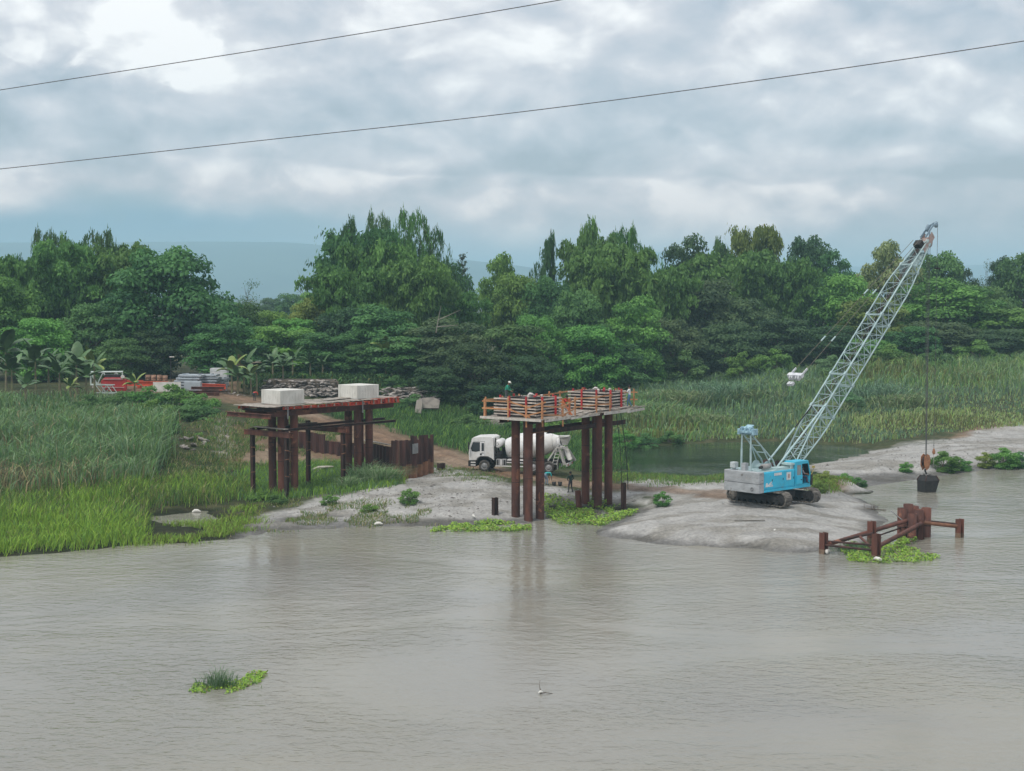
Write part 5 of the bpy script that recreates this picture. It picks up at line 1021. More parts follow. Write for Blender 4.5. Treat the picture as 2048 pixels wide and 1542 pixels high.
        for a, b_ in ((-1, -1), (-1, 1), (1, -1), (1, 1)): m.box(pt(s1 - .02, a, b_), (.30, .16, .18), frame(e))
        m.build('end_frame', PALEB(), sec)
    sec = [o for o in t.children if o.name.startswith('boom_tip_section')][0]
    m = MB(); a = foot + e * (Lb - 3.2)
    for s in (-1, 1): m.add([pt(Lb - 3.4, s, -1), pt(Lb - 3.4, s, 1), pt(Lb - .6, s, 1), pt(Lb - .6, s, -1)], [(0, 1, 2, 3)]) if s > 0 else None
    m.box(foot + e * (Lb - 1.6) + nrm * -.28, (1.6, .62, .05), frame(e)); m.build('tip_plate', PALEB(), sec)
    T = foot + e * Lb
    m = MB(); rust_pink = mat('rusty pink paint', (.45, .34, .31), (.33, .24, .21), .7, 4)
    for y in (-.24, -.08, .08, .24): m.lathe([(0, .08), (.0, .40), (.03, .34), (.06, .40), (.06, .08)], T + Vector((.25, y - .03, .05)), (0, 1, 0), 20, caps=True)
    for s in (-1, 1): m.add([T + e * -.9 + lat * .33 * s + nrm * .3, T + e * .9 + lat * .33 * s + nrm * .35, T + e * .9 + lat * .33 * s - nrm * .25, T + e * -.9 + lat * .33 * s - nrm * .35], [(0, 1, 2, 3)]); m.add([T + e * -.9 + lat * .35 * s + nrm * .3, T + e * .9 + lat * .35 * s + nrm * .35, T + e * .9 + lat * .35 * s - nrm * .25, T + e * -.9 + lat * .35 * s - nrm * .35], [(0, 3, 2, 1)])
    m.build('head_sheaves', rust_pink, sec)
    m = MB(); m.box(T + e * -.7 + nrm * .52, (.5, .6, .42), frame(e)); m.build('anchor_box', DARK(), sec)
    J1 = T + e * 1.3 + nrm * .55 + Vector((.15, 0, 0)); J2 = J1 + Vector((.75, 0, .28))
    m = MB(); [m.bar(T + e * .1 + lat * .22 * s + nrm * .5, J1 + lat * .18 * s, .05, .18) for s in (-1, 1)]; [m.bar(J1 + lat * .18 * s, J2 + lat * .12 * s, .05, .16) for s in (-1, 1)]; m.bar(T + e * .7 - nrm * .1, J1, .05, .08); m.lathe([(0, .06), (0, .26), (.03, .22), (.06, .26), (.06, .06)], J2 + Vector((.05, -.03, -.1)), (0, 1, 0), 18, caps=True); m.lathe([(0, .06), (0, .30), (.06, .30), (.06, .06)], J1 + Vector((-.3, -.03, -.15)), (0, 1, 0), 18, caps=True); m.build('auxiliary_jib', mat('blue grey jib paint', (.30, .42, .50), (.22, .30, .36), .6, 4), sec)
    for s in (-1, 1):                                     # backstops
        a, b_ = Vector((-.35, s * .55, 2.5)), pt(5.9, s * .8, 1.0); q = a.lerp(b_, .62); rod_obj('backstop', t, a, q if s > 0 else b_, .07, PALEB()); rod_obj('backstop_rod', t, q if s > 0 else a.lerp(b_, .5), b_ + (b_ - a) * (.04 if s > 0 else .0), .045, DARK() if s > 0 else PALEB())
    # pendants, bridle, hoist ropes
    G = Vector((-2.9, 0, 5.3)); A = pt(Lb - .7, 0, 1.0) + nrm * .7; br = G.lerp(A, .262)
    b = MB(); d = (A - G).normalized(); fr = frame(d)
    b.box(br, (.30, 1.25, .26), fr); [b.lathe([(0, .04), (0, .2), (.05, .2), (.05, .04)], br + Vector((0, y, -.12)) - d * .1, (0, 1, 0), 14, caps=True) for y in (-.4, -.2, .15, .35)]; [b.bar(br + Vector((0, s * .5, 0)), br + Vector((0, s * .5, 0)) + d * .85, .06, .14) for s in (-1, 1)]; b.box(br - d * .5 + Vector((0, .1, -.3)), (.3, .5, .18), fr); b.build('bridle', mat('white bridle paint', (.66, .68, .70), (.5, .52, .55), .5, 4), t)
    for s in (-1, 1):
        a0 = br + Vector((0, s * .5, 0)) + d * .85; a1 = A + Vector((0, s * .28, 0)); rod_obj('pendant_rope', t, a0, a1, .020, mat('olive pendant rope', (.16, .15, .11), (.11, .10, .08)))
        for f in (.20, .56): rod_obj('pendant_link', t, a0.lerp(a1, f), a0.lerp(a1, f + .035), .055, PALEB())
        for k_ in range(2): rod_obj('boom_hoist_rope', t, G + Vector((0, s * (.1 + .2 * k_), 0)), br + Vector((0, s * (.1 + .2 * k_), 0)), .008, CABLE())
        rod_obj('hoist_line', t, pt(3, s * .25, 1.1), pt(Lb - .8, s * .25, 1.25), .022, RUSTD())
    rod_obj('hoist_line', t, pt(1.0, .1, 1.1), pt(Lb - .8, .1, 1.2), .022, RUSTD())
    Mx = MW[t.name]; drop = Mx @ (T + Vector((.55, 0, -.2))); hookz = 2.25
    hb = Vector((drop.x, drop.y, hookz))
    for y, dx in ((-.24, -.12), (-.08, .02), (.08, .14), (.24, .24)):
        a = T + Vector((.42 + dx * .5, y, -.15)); bb = loc(t, (hb.x, hb.y, hookz + .55)) + Vector((dx * 1.5, y * .9, 0)); rod_obj('fall_rope', t, a, bb, .016, CABLE())
    aj = J2 + Vector((.28, 0, -.1)); aw = Mx @ aj; aux = Vector((aw.x, aw.y, 2.9)); rod_obj('auxiliary_rope', t, aj, loc(t, (aw.x, aw.y, 3.35)), .016, CABLE())
    bk = MB(); p = loc(t, (aw.x, aw.y, 17.6)); bk.box(p, (.3, .3, .14)); bk.build('limit_weight', DARK(), t)
    # hook block, overhaul ball, bucket
    k = thing('hook_block', 'rusty orange hook block hanging from the crane boom', 'hook', (hb.x, hb.y, hookz), hd)
    HO = mat('rusty orange block', (.42, .19, .09), (.28, .12, .06), .7, 4, 0, .2)
    for y in (-.17, .17): b = MB(); b.prism([(-.33, .55), (0, .75), (.33, .6), (.45, .1), (.26, -.4), (-.1, -.55), (-.4, -.1)], (0, y, 0), (1, 0, 0), (0, 0, 1), .04); b.build('cheek_plate', HO, k)
    b = MB(); [b.lathe([(0, .05), (0, .36), (.05, .31), (.1, .36), (.1, .05)], (0, y, .15), (0, 1, 0), 20, caps=True) for y in (-.13, .02)]; b.build('sheave', RUSTD(), k)
    b = MB(); b.path([(0, 0, -.45), (0, 0, -.62), (.10, 0, -.70), (.16, 0, -.84), (.08, 0, -.97), (-.06, 0, -.99), (-.15, 0, -.90), (-.16, 0, -.80)], [.07, .07, .06, .065, .07, .06, .045, .02], 8); b.build('hook', DARK(), k)
    ob = MB(); ob.lathe([(0, .03), (.05, .09), (.2, .13), (.36, .09), (.5, .03)], (0, 0, 0), (0, 0, 1), 14, caps=True); q = ob.build('overhaul_ball', HO); q.location = (aw.x, aw.y, 2.86); tag(q, 'small rusty ball weight on the thin auxiliary crane line', 'weight')
    bc = thing('dump_bucket', 'black steel bucket hanging over the river from the hook', 'bucket', (hb.x + .25, hb.y, -.14), R(20))
    DK = mat('black bucket steel', (.020, .019, .019), (.035, .031, .028), .6, 4, 0, .2)
    def frus(za, zb, a, c, aw_, cw_, off=0): b = MB(); b.add([(-a + off, -c, za), (a + off, -c, za), (a + off, c, za), (-a + off, c, za), (-aw_, -cw_, zb), (aw_, -cw_, zb), (aw_, cw_, zb), (-aw_, cw_, zb)], [(0, 3, 2, 1), (0, 1, 5, 4), (1, 2, 6, 5), (2, 3, 7, 6), (3, 0, 4, 7)]); return b
    frus(0, 1.05, .52, .46, .64, .56, -.14).build('lower_shell', DK, bc); b = frus(1.05, 1.45, .64, .56, .42, .4); b.build('upper_shell', DK, bc)
    b = MB(); [b.bar((sx * .655, sy * .575, 1.05), (sx * .43, sy * .41, 1.45), .06, .06, (0, 1, 0)) for sx in (-1, 1) for sy in (-1, 1)]; b.build('corner_rib', RUSTD(), bc)
    hk = MW[bc.name].inverted() @ Vector((hb.x, hb.y, hookz - .92))
    for sx in (-1, 1):
        for sy in (-1, 1): rod_obj('sling', bc, hk, (sx * .40, sy * .38, 1.45), .018, mat('grey sling', (.3, .29, .27)))
    rod_obj('tag_line', bc, MW[bc.name].inverted() @ Vector((aw.x, aw.y, 2.88)), (.42, 0, 1.45), .015, mat('grey sling', (.3, .29, .27)))
    # operator in the open cab
    M = MW[t.name]; sit = dict(pelvis=(-.1, 0, .55), waist=(-.08, 0, .68), chest=(-.02, 0, .88), neck=(.0, 0, 1.06), chin=(.02, 0, 1.14), skull=(.03, 0, 1.25), shL=(-.01, .19, 1.01), shR=(-.01, -.19, 1.01), elL=(.14, .24, .78), elR=(.14, -.24, .78), wrL=(.36, .18, .76), wrR=(.36, -.18, .74), haL=(.44, .16, .75), haR=(.44, -.16, .73), hiL=(-.06, .1, .52), hiR=(-.06, -.1, .52), knL=(.34, .13, .54), knR=(.34, -.13, .54), anL=(.40, .13, .12), anR=(.40, -.13, .12), toL=(.56, .15, .05), toR=(.56, -.15, .05))
    person('operator in grey shirt seated in the open cab of the blue crane', M @ Vector((1.55, -1.30, 1.28)), hd - R(35), sit, (.26, .24, .27), (.07, .06, .10), 1.6)

# ---------------------------------------------------------------- storage yard on the left bank
def storage_yard():
    def g(u, y): x = (u - CX) / F * y; return Vector((x, y, gz(x, y)))
    ST = mat('pale grey steel plate', (.42, .47, .50), (.33, .37, .40), .6, 1.5, 0, .05, 20, .12)
    # lattice boom section
    p = g(212, 166); t = thing('boom_section', 'pale lattice crane boom section lying behind the banana plants', 'boom section', p, R(12))
    PB = mat('pale green white paint', (.52, .60, .56), (.42, .5, .46), .6, 2)
    for y, z in ((-.5, .35), (.5, .35), (-.5, 1.75), (.5, 1.75)): rod_obj('chord', t, (-1.7, y, z), (1.75, y, z), .07, PB)
    for y in (-.5, .5):
        for i in range(5): rod_obj('lacing_bar', t, (-1.7 + i * .68, y, .35 if i % 2 else 1.75), (-1.02 + i * .68, y, 1.75 if i % 2 else .35), .045, PB)
        for x in (-1.7, 1.7): rod_obj('lacing_bar', t, (x, y, .35), (x, y, 1.75), .05, PB)
    for x in (-1.7, -.5, .6, 1.7): rod_obj('lacing_bar', t, (x, -.5, 1.75), (x, .5, 1.75), .045, PB)
    for x in (-1.4, 1.4): bar_obj('skid', t, (x, -.8, .14), (x, .8, .14), .25, .28, WOODG())
    p = g(212, 158); t = thing('boom_section', 'short pale lattice boom piece standing before the red machine', 'boom section', p, R(-20))
    for y in (-.4, .4):
        for z in (.05, .9): rod_obj('chord', t, (-1.2, y, z), (1.2 - .5 * (z > .5), y, z), .06, PB)
        for i in range(3): rod_obj('lacing_bar', t, (-1.1 + i * .7, y, .05 if i % 2 else .9), (-.4 + i * .7, y, .9 if i % 2 else .05), .045, PB)
    for x in (-1.2, .7): rod_obj('lacing_bar', t, (x, -.4, .9), (x, .4, .9), .045, PB)
    # red machine
    p = g(228, 162); t = thing('machine_body', 'red machine body with a round white dial parked in the yard', 'machine', p, R(8))
    b = MB(); b.prism([(-1.3, .35), (-1.35, 1.1), (-1.0, 1.45), (1.05, 1.45), (1.2, 1.2), (1.25, .0), (-.6, .0)], (0, 0, 0), (1, 0, 0), (0, 0, 1), 1.6); bo = b.build('body', REDP(), t, .05)
    b = MB(); b.bar((-1.1, -.86, 1.3), (.95, -.86, 1.3), .06, .10); b.bar((-1.2, -.86, .4), (1.1, -.86, .4), .06, .08); b.build('trim_rail', mat('pale rail', (.6, .35, .33)), bo)
    b = MB(); b.lathe([(0, .2), (.06, .2)], (.95, -.84, 1.55), (0, -1, 0), 16, caps=True); b.build('dial', mat('white dial', (.75, .72, .66)), t)
    b = MB(); b.b2((-1.0, -.5, 1.45), (.6, .5, 1.75)); b.build('top_box', DARK(), t)
    # red girders
    for i, (u, y, L, dz, lb) in enumerate(((285, 164, 5.4, .0, 'long orange red girder lying behind the white panels'), (262, 165.5, 2.6, .0, 'short red girder beside the red machine'), (420, 163, 3.6, .25, 'orange topped girder under the grey slabs'))):
        p = g(u, y); b = MB(); hbeam(b, (-L / 2, 0, .65 - .2 * (i == 2)), (L / 2, 0, .6 - .2 * (i == 2)), .3, .5, .05); b.bar((-L / 2 + .4, -.4, .18), (-L / 2 + .4, .4, .18), .3, .36); b.bar((L / 2 - .4, -.4, .18), (L / 2 - .4, .4, .18), .3, .36); o = b.build('girder', ORANGE()); o.location = p + Vector((0, 0, dz)); o.rotation_euler = (0, 0, R(5 - 10 * i)); tag(o, lb, 'girder')
    for i, (u, y, z, L, lb) in enumerate(((408, 158.5, .25, 3.4, 'lowest dark red beam in front of the slab stack'), (414, 159.5, .55, 3.6, 'upper dark red beam in front of the slab stack'), (398, 157.6, .12, 4.2, 'brown beam lying nearest the dirt road'))):
        p = g(u, y); b = MB(); hbeam(b, (-L / 2, 0, 0), (L / 2, 0, 0), .28, .3, .04); o = b.build('steel_beam', RUST()); o.location = p + Vector((0, 0, z)); o.rotation_euler = (0, 0, R(-6)); tag(o, lb, 'beam')
    # drums
    for i, (u, lb) in enumerate(((295, 'leftmost rusty drum lying in the yard'), (306, 'second rusty drum from the left in the yard'), (318, 'pale brown drum in the yard'), (329, 'rightmost rusty drum next to the grey slabs'))):
        p = g(u, 169); b = MB(); b.lathe([(0, .0), (0, .29), (.28, .29), (.29, .31), (.31, .29), (.58, .29), (.6, .31), (.61, .29), (.88, .29), (.88, 0)], (0, 0, 0), (0, 0, 1), 18); o = b.build('drum', mat('drum rust', (.30, .18, .12), (.16, .09, .06), .8, 3, 0, .1, 20, .3)); o.location = p + Vector((0, 0, .42)); tag(o, lb, 'drum')
        b = MB(); b.box((0, 0, .2), (.9, .9, .44)); q = b.build('pallet', WOODG()); q.location = p; tag(q, lb.replace('lying in the yard', 'of the yard').replace('leftmost rusty drum', 'timber block under the leftmost drum').replace('second rusty drum', 'timber block under the second drum').replace('pale brown drum', 'timber block under the pale brown drum').replace('rightmost rusty drum', 'timber block under the rightmost drum'), 'timber block')
    # white form panels
    for u, w_, lb in ((321, 1.7, 'left white form panel standing behind the shrubs'), (347, 1.45, 'right white form panel standing behind the shrubs')):
        p = g(u, 160.5); t = thing('form_panel', lb, 'panel', p, R(4)); b = MB(); b.b2((-w_ / 2, -.04, 0), (w_ / 2, .0, 1.05)); b.build('sheet', mat('white panel paint', (.68, .67, .62), (.56, .55, .5), .6, 2), t)
        for x in (-w_ / 2 + .05, w_ / 2 - .05): bar_obj('rib', t, (x, .05, 0), (x, .05, 1.05), .08, .1, GREYM(), (1, 0, 0))
        for z in (.06, .99): bar_obj('rib', t, (-w_ / 2, .05, z), (w_ / 2, .05, z), .1, .08, GREYM())
        b = MB(); b.bar((-.3, .06, .9), (-.3, .9, .02), .06, .06); b.bar((.3, .06, .9), (.3, .9, .02), .06, .06); b.build('prop', RUST(), t)
    # stacked slabs
    words = ['bottom', 'second', 'third', 'fourth', 'topmost']
    for nm, u, y, L, n, dx in (('left', 372, 164.5, 2.6, 5, .1), ('middle', 392, 166, 4.2, 5, .12), ('right', 428, 167.5, 3.0, 4, .0)):
        p = g(u, y); b = MB(); b.b2((-L / 2 + .2, -.6, 0), (-L / 2 + .5, .6, .3)); b.b2((L / 2 - .5, -.6, 0), (L / 2 - .2, .6, .3)); o = b.build('dunnage', WOODG()); o.location = p; o.rotation_euler = (0, 0, R(-5)); tag(o, 'timber dunnage under the %s stack of grey slabs' % nm, 'timber')
        for k in range(n):
            b = MB(); b.b2((-L / 2, -.75, 0), (L / 2, .75, .20)); b.bar((-L / 2, -.76, .10), (L / 2, -.76, .10), .03, .06); [b.b2((x - .08, -.5, .2), (x + .08, .5, .30)) for x in (-L / 3, L / 3)]
            o = b.build('steel_slab', ST); o.location = p + Vector((dx * k + random.uniform(-.2, .2), 0, .3 + k * .30)); o.rotation_euler = (0, 0, R(-5 + random.uniform(-2, 2))); tag(o, '%s pale grey slab of the %s stack in the yard' % (words[min(k, 4)] if k < n - 1 else 'topmost', nm), 'slab')
    p = g(438, 171); b = MB(); b.b2((-.95, -.6, 0), (.95, .6, 2.0)); [b.b2((-.9, -.62, z), (.9, -.6, z + .05)) for z in (.3, 1.0, 1.7)]; o = b.build('storage_box', mat('white box paint', (.62, .64, .64), (.52, .54, .54), .6, 2)); o.location = p; tag(o, 'pale box standing tallest at the right end of the yard', 'box')
    p = g(385, 162); b = MB(); b.b2((-.9, -.4, 0), (.9, .4, 1.15)); b.b2((-.85, -.43, .1), (.85, -.40, 1.05)); o = b.build('storage_box', ST, None, .02); o.location = p; tag(o, 'pale grey steel box in front of the middle slab stack', 'box')
    p = g(341, 175); t = thing('lamp_post', 'thin dark lamp post with small white lamp in the yard', 'lamp post', p); rod_obj('pole', t, (0, 0, 0), (0, 0, 3.0), .05, DARK()); b = MB(); b.box((.15, -.1, 3.05), (.5, .22, .10)); b.build('lamp_head', mat('white dial', (.75, .72, .66)), t)

# ---------------------------------------------------------------- collapsed masonry revetment, rubble, litter
def stone_mesh(seed):
    r = random.Random(seed); bm = bmesh.new(); bmesh.ops.create_icosphere(bm, subdivisions=1, radius=.5)
    for v in bm.verts: v.co *= r.uniform(.75, 1.15); v.co.x *= 1.25; v.co.z *= .62
    me = bpy.data.meshes.new('stone'); bm.to_mesh(me); bm.free(); return me
def revetment():
    m = mat('revetment stone', (.34, .31, .28), (.19, .17, .155), .9, 1.6, 0, .4, 12, .35); ms = [stone_mesh(i) for i in range(6)]
    for me in ms: me.materials.append(m)
    def wall(label, a, b_, h, n, z0):
        t = thing('stone_revetment', label, 'stone wall', ((a[0] + b_[0]) / 2, (a[1] + b_[1]) / 2, z0), 0); a, b_ = Vector((*a, 0)), Vector((*b_, 0))
        rows = max(3, int(h / .3)); per = n // rows
        for r_ in range(rows):
            for i in range(per):
                f = (i + .5 * (r_ % 2) + random.uniform(-.2, .2)) / per; p = a.lerp(b_, min(1, max(0, f))); zz = z0 + r_ * .29 + random.uniform(-.1, .1) - .35 * float(fbm(np.array([p.x]), np.array([3.0]), .3, 2, 9)[0]) * (r_ > 2)
                if r_ > rows - 4 and random.random() < .18 + .35 * float(fbm(np.array([p.x]), np.array([r_ * 1.0]), .5, 2, 7)[0]): continue
                o = bpy.data.objects.new('stone', random.choice(ms)); COL.objects.link(o); o.parent = t; s = random.uniform(.35, .62)
                o.location = loc(t, (p.x, p.y + r_ * .12 + random.uniform(-.12, .12), zz + .1)); o.scale = (s * random.uniform(1.2, 1.9), s, s * random.uniform(.7, 1.0)); o.rotation_euler = (random.uniform(-.25, .25), random.uniform(-.25, .25), random.uniform(0, 6))
        # earth core behind the stones
        b = MB(); L = (b_ - a); b.add([loc(t, p) for p in (a + Vector((0, .2, z0 - .6)), b_ + Vector((0, .2, z0 - .6)), b_ + Vector((0, .35 + h * .35, z0 + h - .75)), a + Vector((.5, .35 + h * .35, z0 + h - .65)), a + Vector((0, 3, z0 - .6)), b_ + Vector((0, 3, z0 - .6)), b_ + Vector((-.5, 3, z0 + h - .5)), a + Vector((.5, 3, z0 + h - .5)))], [(0, 1, 2, 3), (3, 2, 6, 7), (0, 3, 7, 4), (1, 5, 6, 2)]); b.build('earth_core', mat('dark bank earth', (.10, .08, .06), (.06, .05, .038), .95, 2, 0, .4, 8), t)
        return t
    wall('grey rubble stone wall behind the left white pile cap', (-28.4, 169.2), (-19.6, 168.2), 2.3, 150, gz(-24, 168.5) - .1)
    t = wall('broken rubble stone wall right of the pale pile caps under dark trees', (-14.6, 169.4), (-8.2, 167.6), 2.0, 110, gz(-11, 168.5) + .3)
    SL = mat('broken slab concrete', (.27, .245, .21), (.19, .17, .15), .9, 1.5, 0, .3, 12)
    for (u, v, y, w_, h_, rz, rx, lb) in ((858, 806, 164, 2.4, 1.3, 10, 62, 'large pale broken concrete slab leaning on the bank'), (838, 812, 163, .8, 1.6, -20, 70, 'narrow pale slab standing beside the large broken slab'), (985, 850, 160, 2.6, 1.2, 5, 65, 'grey broken slab under the trees above the truck')):
        x = (u - CX) / F * y; b = MB(); b.prism([(-w_ / 2, -h_ / 2), (w_ * .42, -h_ * .55), (w_ / 2, h_ * .2), (w_ * .2, h_ / 2), (-w_ * .45, h_ * .4)], (0, 0, 0), (1, 0, 0), (0, 1, 0), .28); o = b.build('concrete_slab', SL, None, .02); o.location = (x, y, AT(u, v, y).z); o.rotation_euler = (R(rx), 0, R(rz)); tag(o, lb, 'slab')
    def heap(label, c, rx, ry, n, smin=.2, smax=.5, cat='rubble'):
        t = thing('rubble_heap', label, cat, (c[0], c[1], gz(*c)))
        for i in range(n):
            a, q = random.uniform(0, 6.3), math.sqrt(random.random()); x, y = c[0] + rx * q * math.cos(a), c[1] + ry * q * math.sin(a); s = random.uniform(smin, smax)
            o = bpy.data.objects.new('stone', random.choice(ms)); COL.objects.link(o); o.parent = t; o.location = loc(t, (x, y, gz(x, y) + (1 - q) * .35)); o.scale = (s, s, s * .8); o.rotation_euler = (random.uniform(-.5, .5), random.uniform(-.5, .5), random.uniform(0, 6))
    p = W(400, 776, 5.1); heap('pale rubble heap beside the steel beams at the yard entrance', (p.x, p.y), 1.4, 1.2, 34)
    p = W(455, 783, 5.0); heap('scattered pale stones along the haul road by the banana plants', (p.x, p.y), 2.2, .8, 22, .12, .35)
    p = W(1000, 868, 1.6); heap('heap of grey stones under the trees above the truck cab', (p.x, p.y), 1.6, 1.5, 26, .3, .6)
    p = W(385, 875, 3.2); heap('pale stones showing in the brown bank right of the reeds', (p.x, p.y), 1.3, 2.0, 16, .3, .7)
    # litter and driftwood
    LT = mat('white litter', (.7, .69, .64), (.55, .54, .5), .7, 6)
    for (u, v, z, s, lb) in ((757, 1050, .06, .28, 'white foam scrap on the sand below the left pier'), (213, 1071, .15, .3, 'pale plastic scrap in the grass at the left shore'), (232, 1078, .08, .2, 'small white scrap right of the larger one at the left shore'), (393, 1024, .02, .3, 'round white bottle floating in the left puddle'), (1550, 1062, .62, .14, 'small white scrap on the sand below the crane'), (1655, 1106, .05, .3, 'pale scrap at the foot of the leftmost river post'), (1755, 1122, .04, .32, 'pale stone at the foot of the front river post'), (947, 1034, .3, .25, 'white scrap beside the short black steel post')):
        p = W(u, v, z); b = MB(); pts = [(-s, 0, 0), (-s * .4, s * .2, s * .25), (s * .3, -s * .1, s * .3), (s, 0, .02)]; b.path(pts, [s * .2, s * .42, s * .38, s * .15], 7); o = b.build('litter_scrap', LT); o.location = (p.x, p.y, max(p.z, 0) + .04 if z > .03 else .03); o.rotation_euler = (0, 0, random.uniform(0, 3)); tag(o, lb, 'litter')
    p = W(643, 940, 1.15); t = thing('driftwood', 'pale branched driftwood in the grass under the left pier', 'driftwood', (p.x, p.y, p.z)); b = MB(); b.path([(-.8, 0, 0), (-.2, .1, .2), (.5, 0, .25), (1.0, -.1, .3)], [.10, .14, .12, .05], 6); b.build('trunk', mat('bleached wood', (.50, .47, .42), (.38, .35, .3), .9, 5), t); b = MB(); b.path([(0, .05, .2), (-.3, -.1, -.1), (-.7, -.2, -.15)], [.08, .06, .03], 5); b.build('branch', MATS['bleached wood'], t)
    p = W(1080, 1388, 0); t = thing('floating_twig', 'thin forked twig sticking out of the open water', 'twig', (p.x, p.y, 0)); TW = mat('twig bark', (.10, .085, .07), (.16, .13, .1), .9, 8)
    b = MB(); b.path([(0, 0, -.1), (.02, 0, .12), (-.02, 0, .3), (.0, 0, .55)], [.03, .02, .012, .005], 5); b.build('upright_shoot', TW, t); b = MB(); b.path([(0, 0, .02), (.2, 0, .06), (.5, .05, .0)], [.025, .02, .01], 5); b.build('side_shoot', TW, t); b = MB(); b.path([(-.06, 0, .04), (.02, .0, .10), (.09, .02, .07)], [.03, .06, .03], 6); b.build('leaf_clot', LT, t)
    p = W(1500, 1046, .78); b = MB(); b.bar((-1.0, 0, .04), (1.0, .25, .05), .12, .05); o = b.build('driftwood_plank', mat('damp wood', (.12, .11, .09))); o.location = (p.x, p.y, gz(p.x, p.y)); tag(o, 'thin dark plank lying on the sand below the crane', 'plank')
    p = W(1735, 1018, .1); t = thing('driftwood', 'dark drifted branches at the water edge right of the crane', 'driftwood', (p.x, p.y, .02))
    for q in range(6): b = MB(); x = random.uniform(-1, 1); b.path([(x, random.uniform(-.3, .3), 0), (x + .05, 0, .25), (x + random.uniform(-.2, .2), 0, .5)], [.03, .02, .008], 5); b.build('shoot', TW, t)
    b = MB(); b.path([(-1.2, 0, .03), (0, .1, .08), (1.3, -.1, .02)], [.05, .07, .03], 6); b.build('log', TW, t)

# ---------------------------------------------------------------- overhead wires
def wires():
    for nm, pts, lb in (('w', [(-260, 222, 58), (0, 180, 56), (560, 93, 52), (1120, 0, 48), (1700, -110, 44)], 'upper overhead wire crossing the top left of the sky'), ('w', [(-260, 364, 60), (0, 338, 58), (512, 282, 55), (1024, 226, 51.5), (1536, 158, 48), (2048, 82, 45), (2400, 22, 43)], 'lower overhead wire crossing the whole sky')):
        P = [AT(u, v, y) for u, v, y in pts]; fine = []
        for i in range(len(P) - 1):
            for k in range(8):
                t = k / 8; p0, p1, p2, p3 = P[max(i - 1, 0)], P[i], P[i + 1], P[min(i + 2, len(P) - 1)]
                fine.append(.5 * ((2 * p1) + (p2 - p0) * t + (2 * p0 - 5 * p1 + 4 * p2 - p3) * t * t + (3 * p1 - p0 - 3 * p2 + p3) * t ** 3))
        fine.append(P[-1]); b = MB(); b.path(fine, .014, 6); tag(b.build('overhead_wire', CABLE()), lb, 'wire')

def pebbles():
    """small stones and clods on the sand: nobody could count them"""
    n = 3600; out = []
    for poly in (SAND[0], SAND[3]): out.append(scatter(n // 3, (-22, 50), (92, 165), poly, keep=lambda x, y, z: (z > .03) & (fbm(x, y, .5, 3, 101) > .47)))
    p = np.concatenate(out); n = len(p); base = np.array([(1, 0, 0), (0, 1, 0), (-1, 0, 0), (0, -1, 0), (0, 0, .8), (0, 0, -.4)]); fc = np.array([(0, 1, 4), (1, 2, 4), (2, 3, 4), (3, 0, 4), (1, 0, 5), (2, 1, 5), (3, 2, 5), (0, 3, 5)])
    s = RS.gamma(2.0, .017, n)[:, None, None] + .015; V = base[None] * s * RS.uniform(.6, 1.4, (n, 6, 1)) * np.array([1.3, 1, .8]) ; a = RS.rand(n) * 6.28; ca, sa = np.cos(a)[:, None], np.sin(a)[:, None]
    V = np.stack([V[..., 0] * ca - V[..., 1] * sa, V[..., 0] * sa + V[..., 1] * ca, V[..., 2]], -1) + p[:, None, :]
    fcs = (np.arange(n)[:, None, None] * 6 + fc[None]).reshape(-1, 3)
    o = bpy.data.objects.new('gravel', np_mesh('gravel', V.reshape(-1, 3), fcs, mat('gravel stone', (.24, .23, .21), (.13, .12, .11), .9, 3.0))); COL.objects.link(o); o['kind'] = 'stuff'; tag(o, 'small dark stones and clods strewn over the grey sand', 'gravel')
pebbles()
left_pier(); brace_frame(); sheet_piles(); PIER = mid_pier(); stubs_and_ropes(); cofferdam(); people(PIER); mixer_truck(); crawler_crane(); storage_yard(); revetment(); wires()

# ================================================================ TREES AND PLANTS
def leaf_cards(P, N, L, Wd, rnd, down=None):
    """diamond leaf sprays folded along the midrib. P (n,3) centres, N (n,3) normals, L/Wd sizes; down: preferred leaf direction"""
    n = len(P); N = N / np.maximum(np.linalg.norm(N, axis=1, keepdims=True), 1e-6)
    a = rnd.normal(size=(n, 3)) if down is None else down + rnd.normal(size=(n, 3)) * .35
    T = a - N * np.sum(a * N, 1, keepdims=True); T /= np.maximum(np.linalg.norm(T, axis=1, keepdims=True), 1e-6); B = np.cross(N, T)
    l, w = L[:, None], Wd[:, None]
    V = np.stack([P - T * l * .5, P + B * w * .5 - N * w * .18, P + T * l * .5 - N * l * .12, P - B * w * .5 - N * w * .18], 1).reshape(-1, 3)
    Fc = np.arange(n * 4).reshape(n, 4); return V, Fc
def crown_mesh(name, V, Fc, tone, m): return np_mesh(name, V, Fc, m, [('tone', 'FLOAT', np.repeat(tone, 4))])
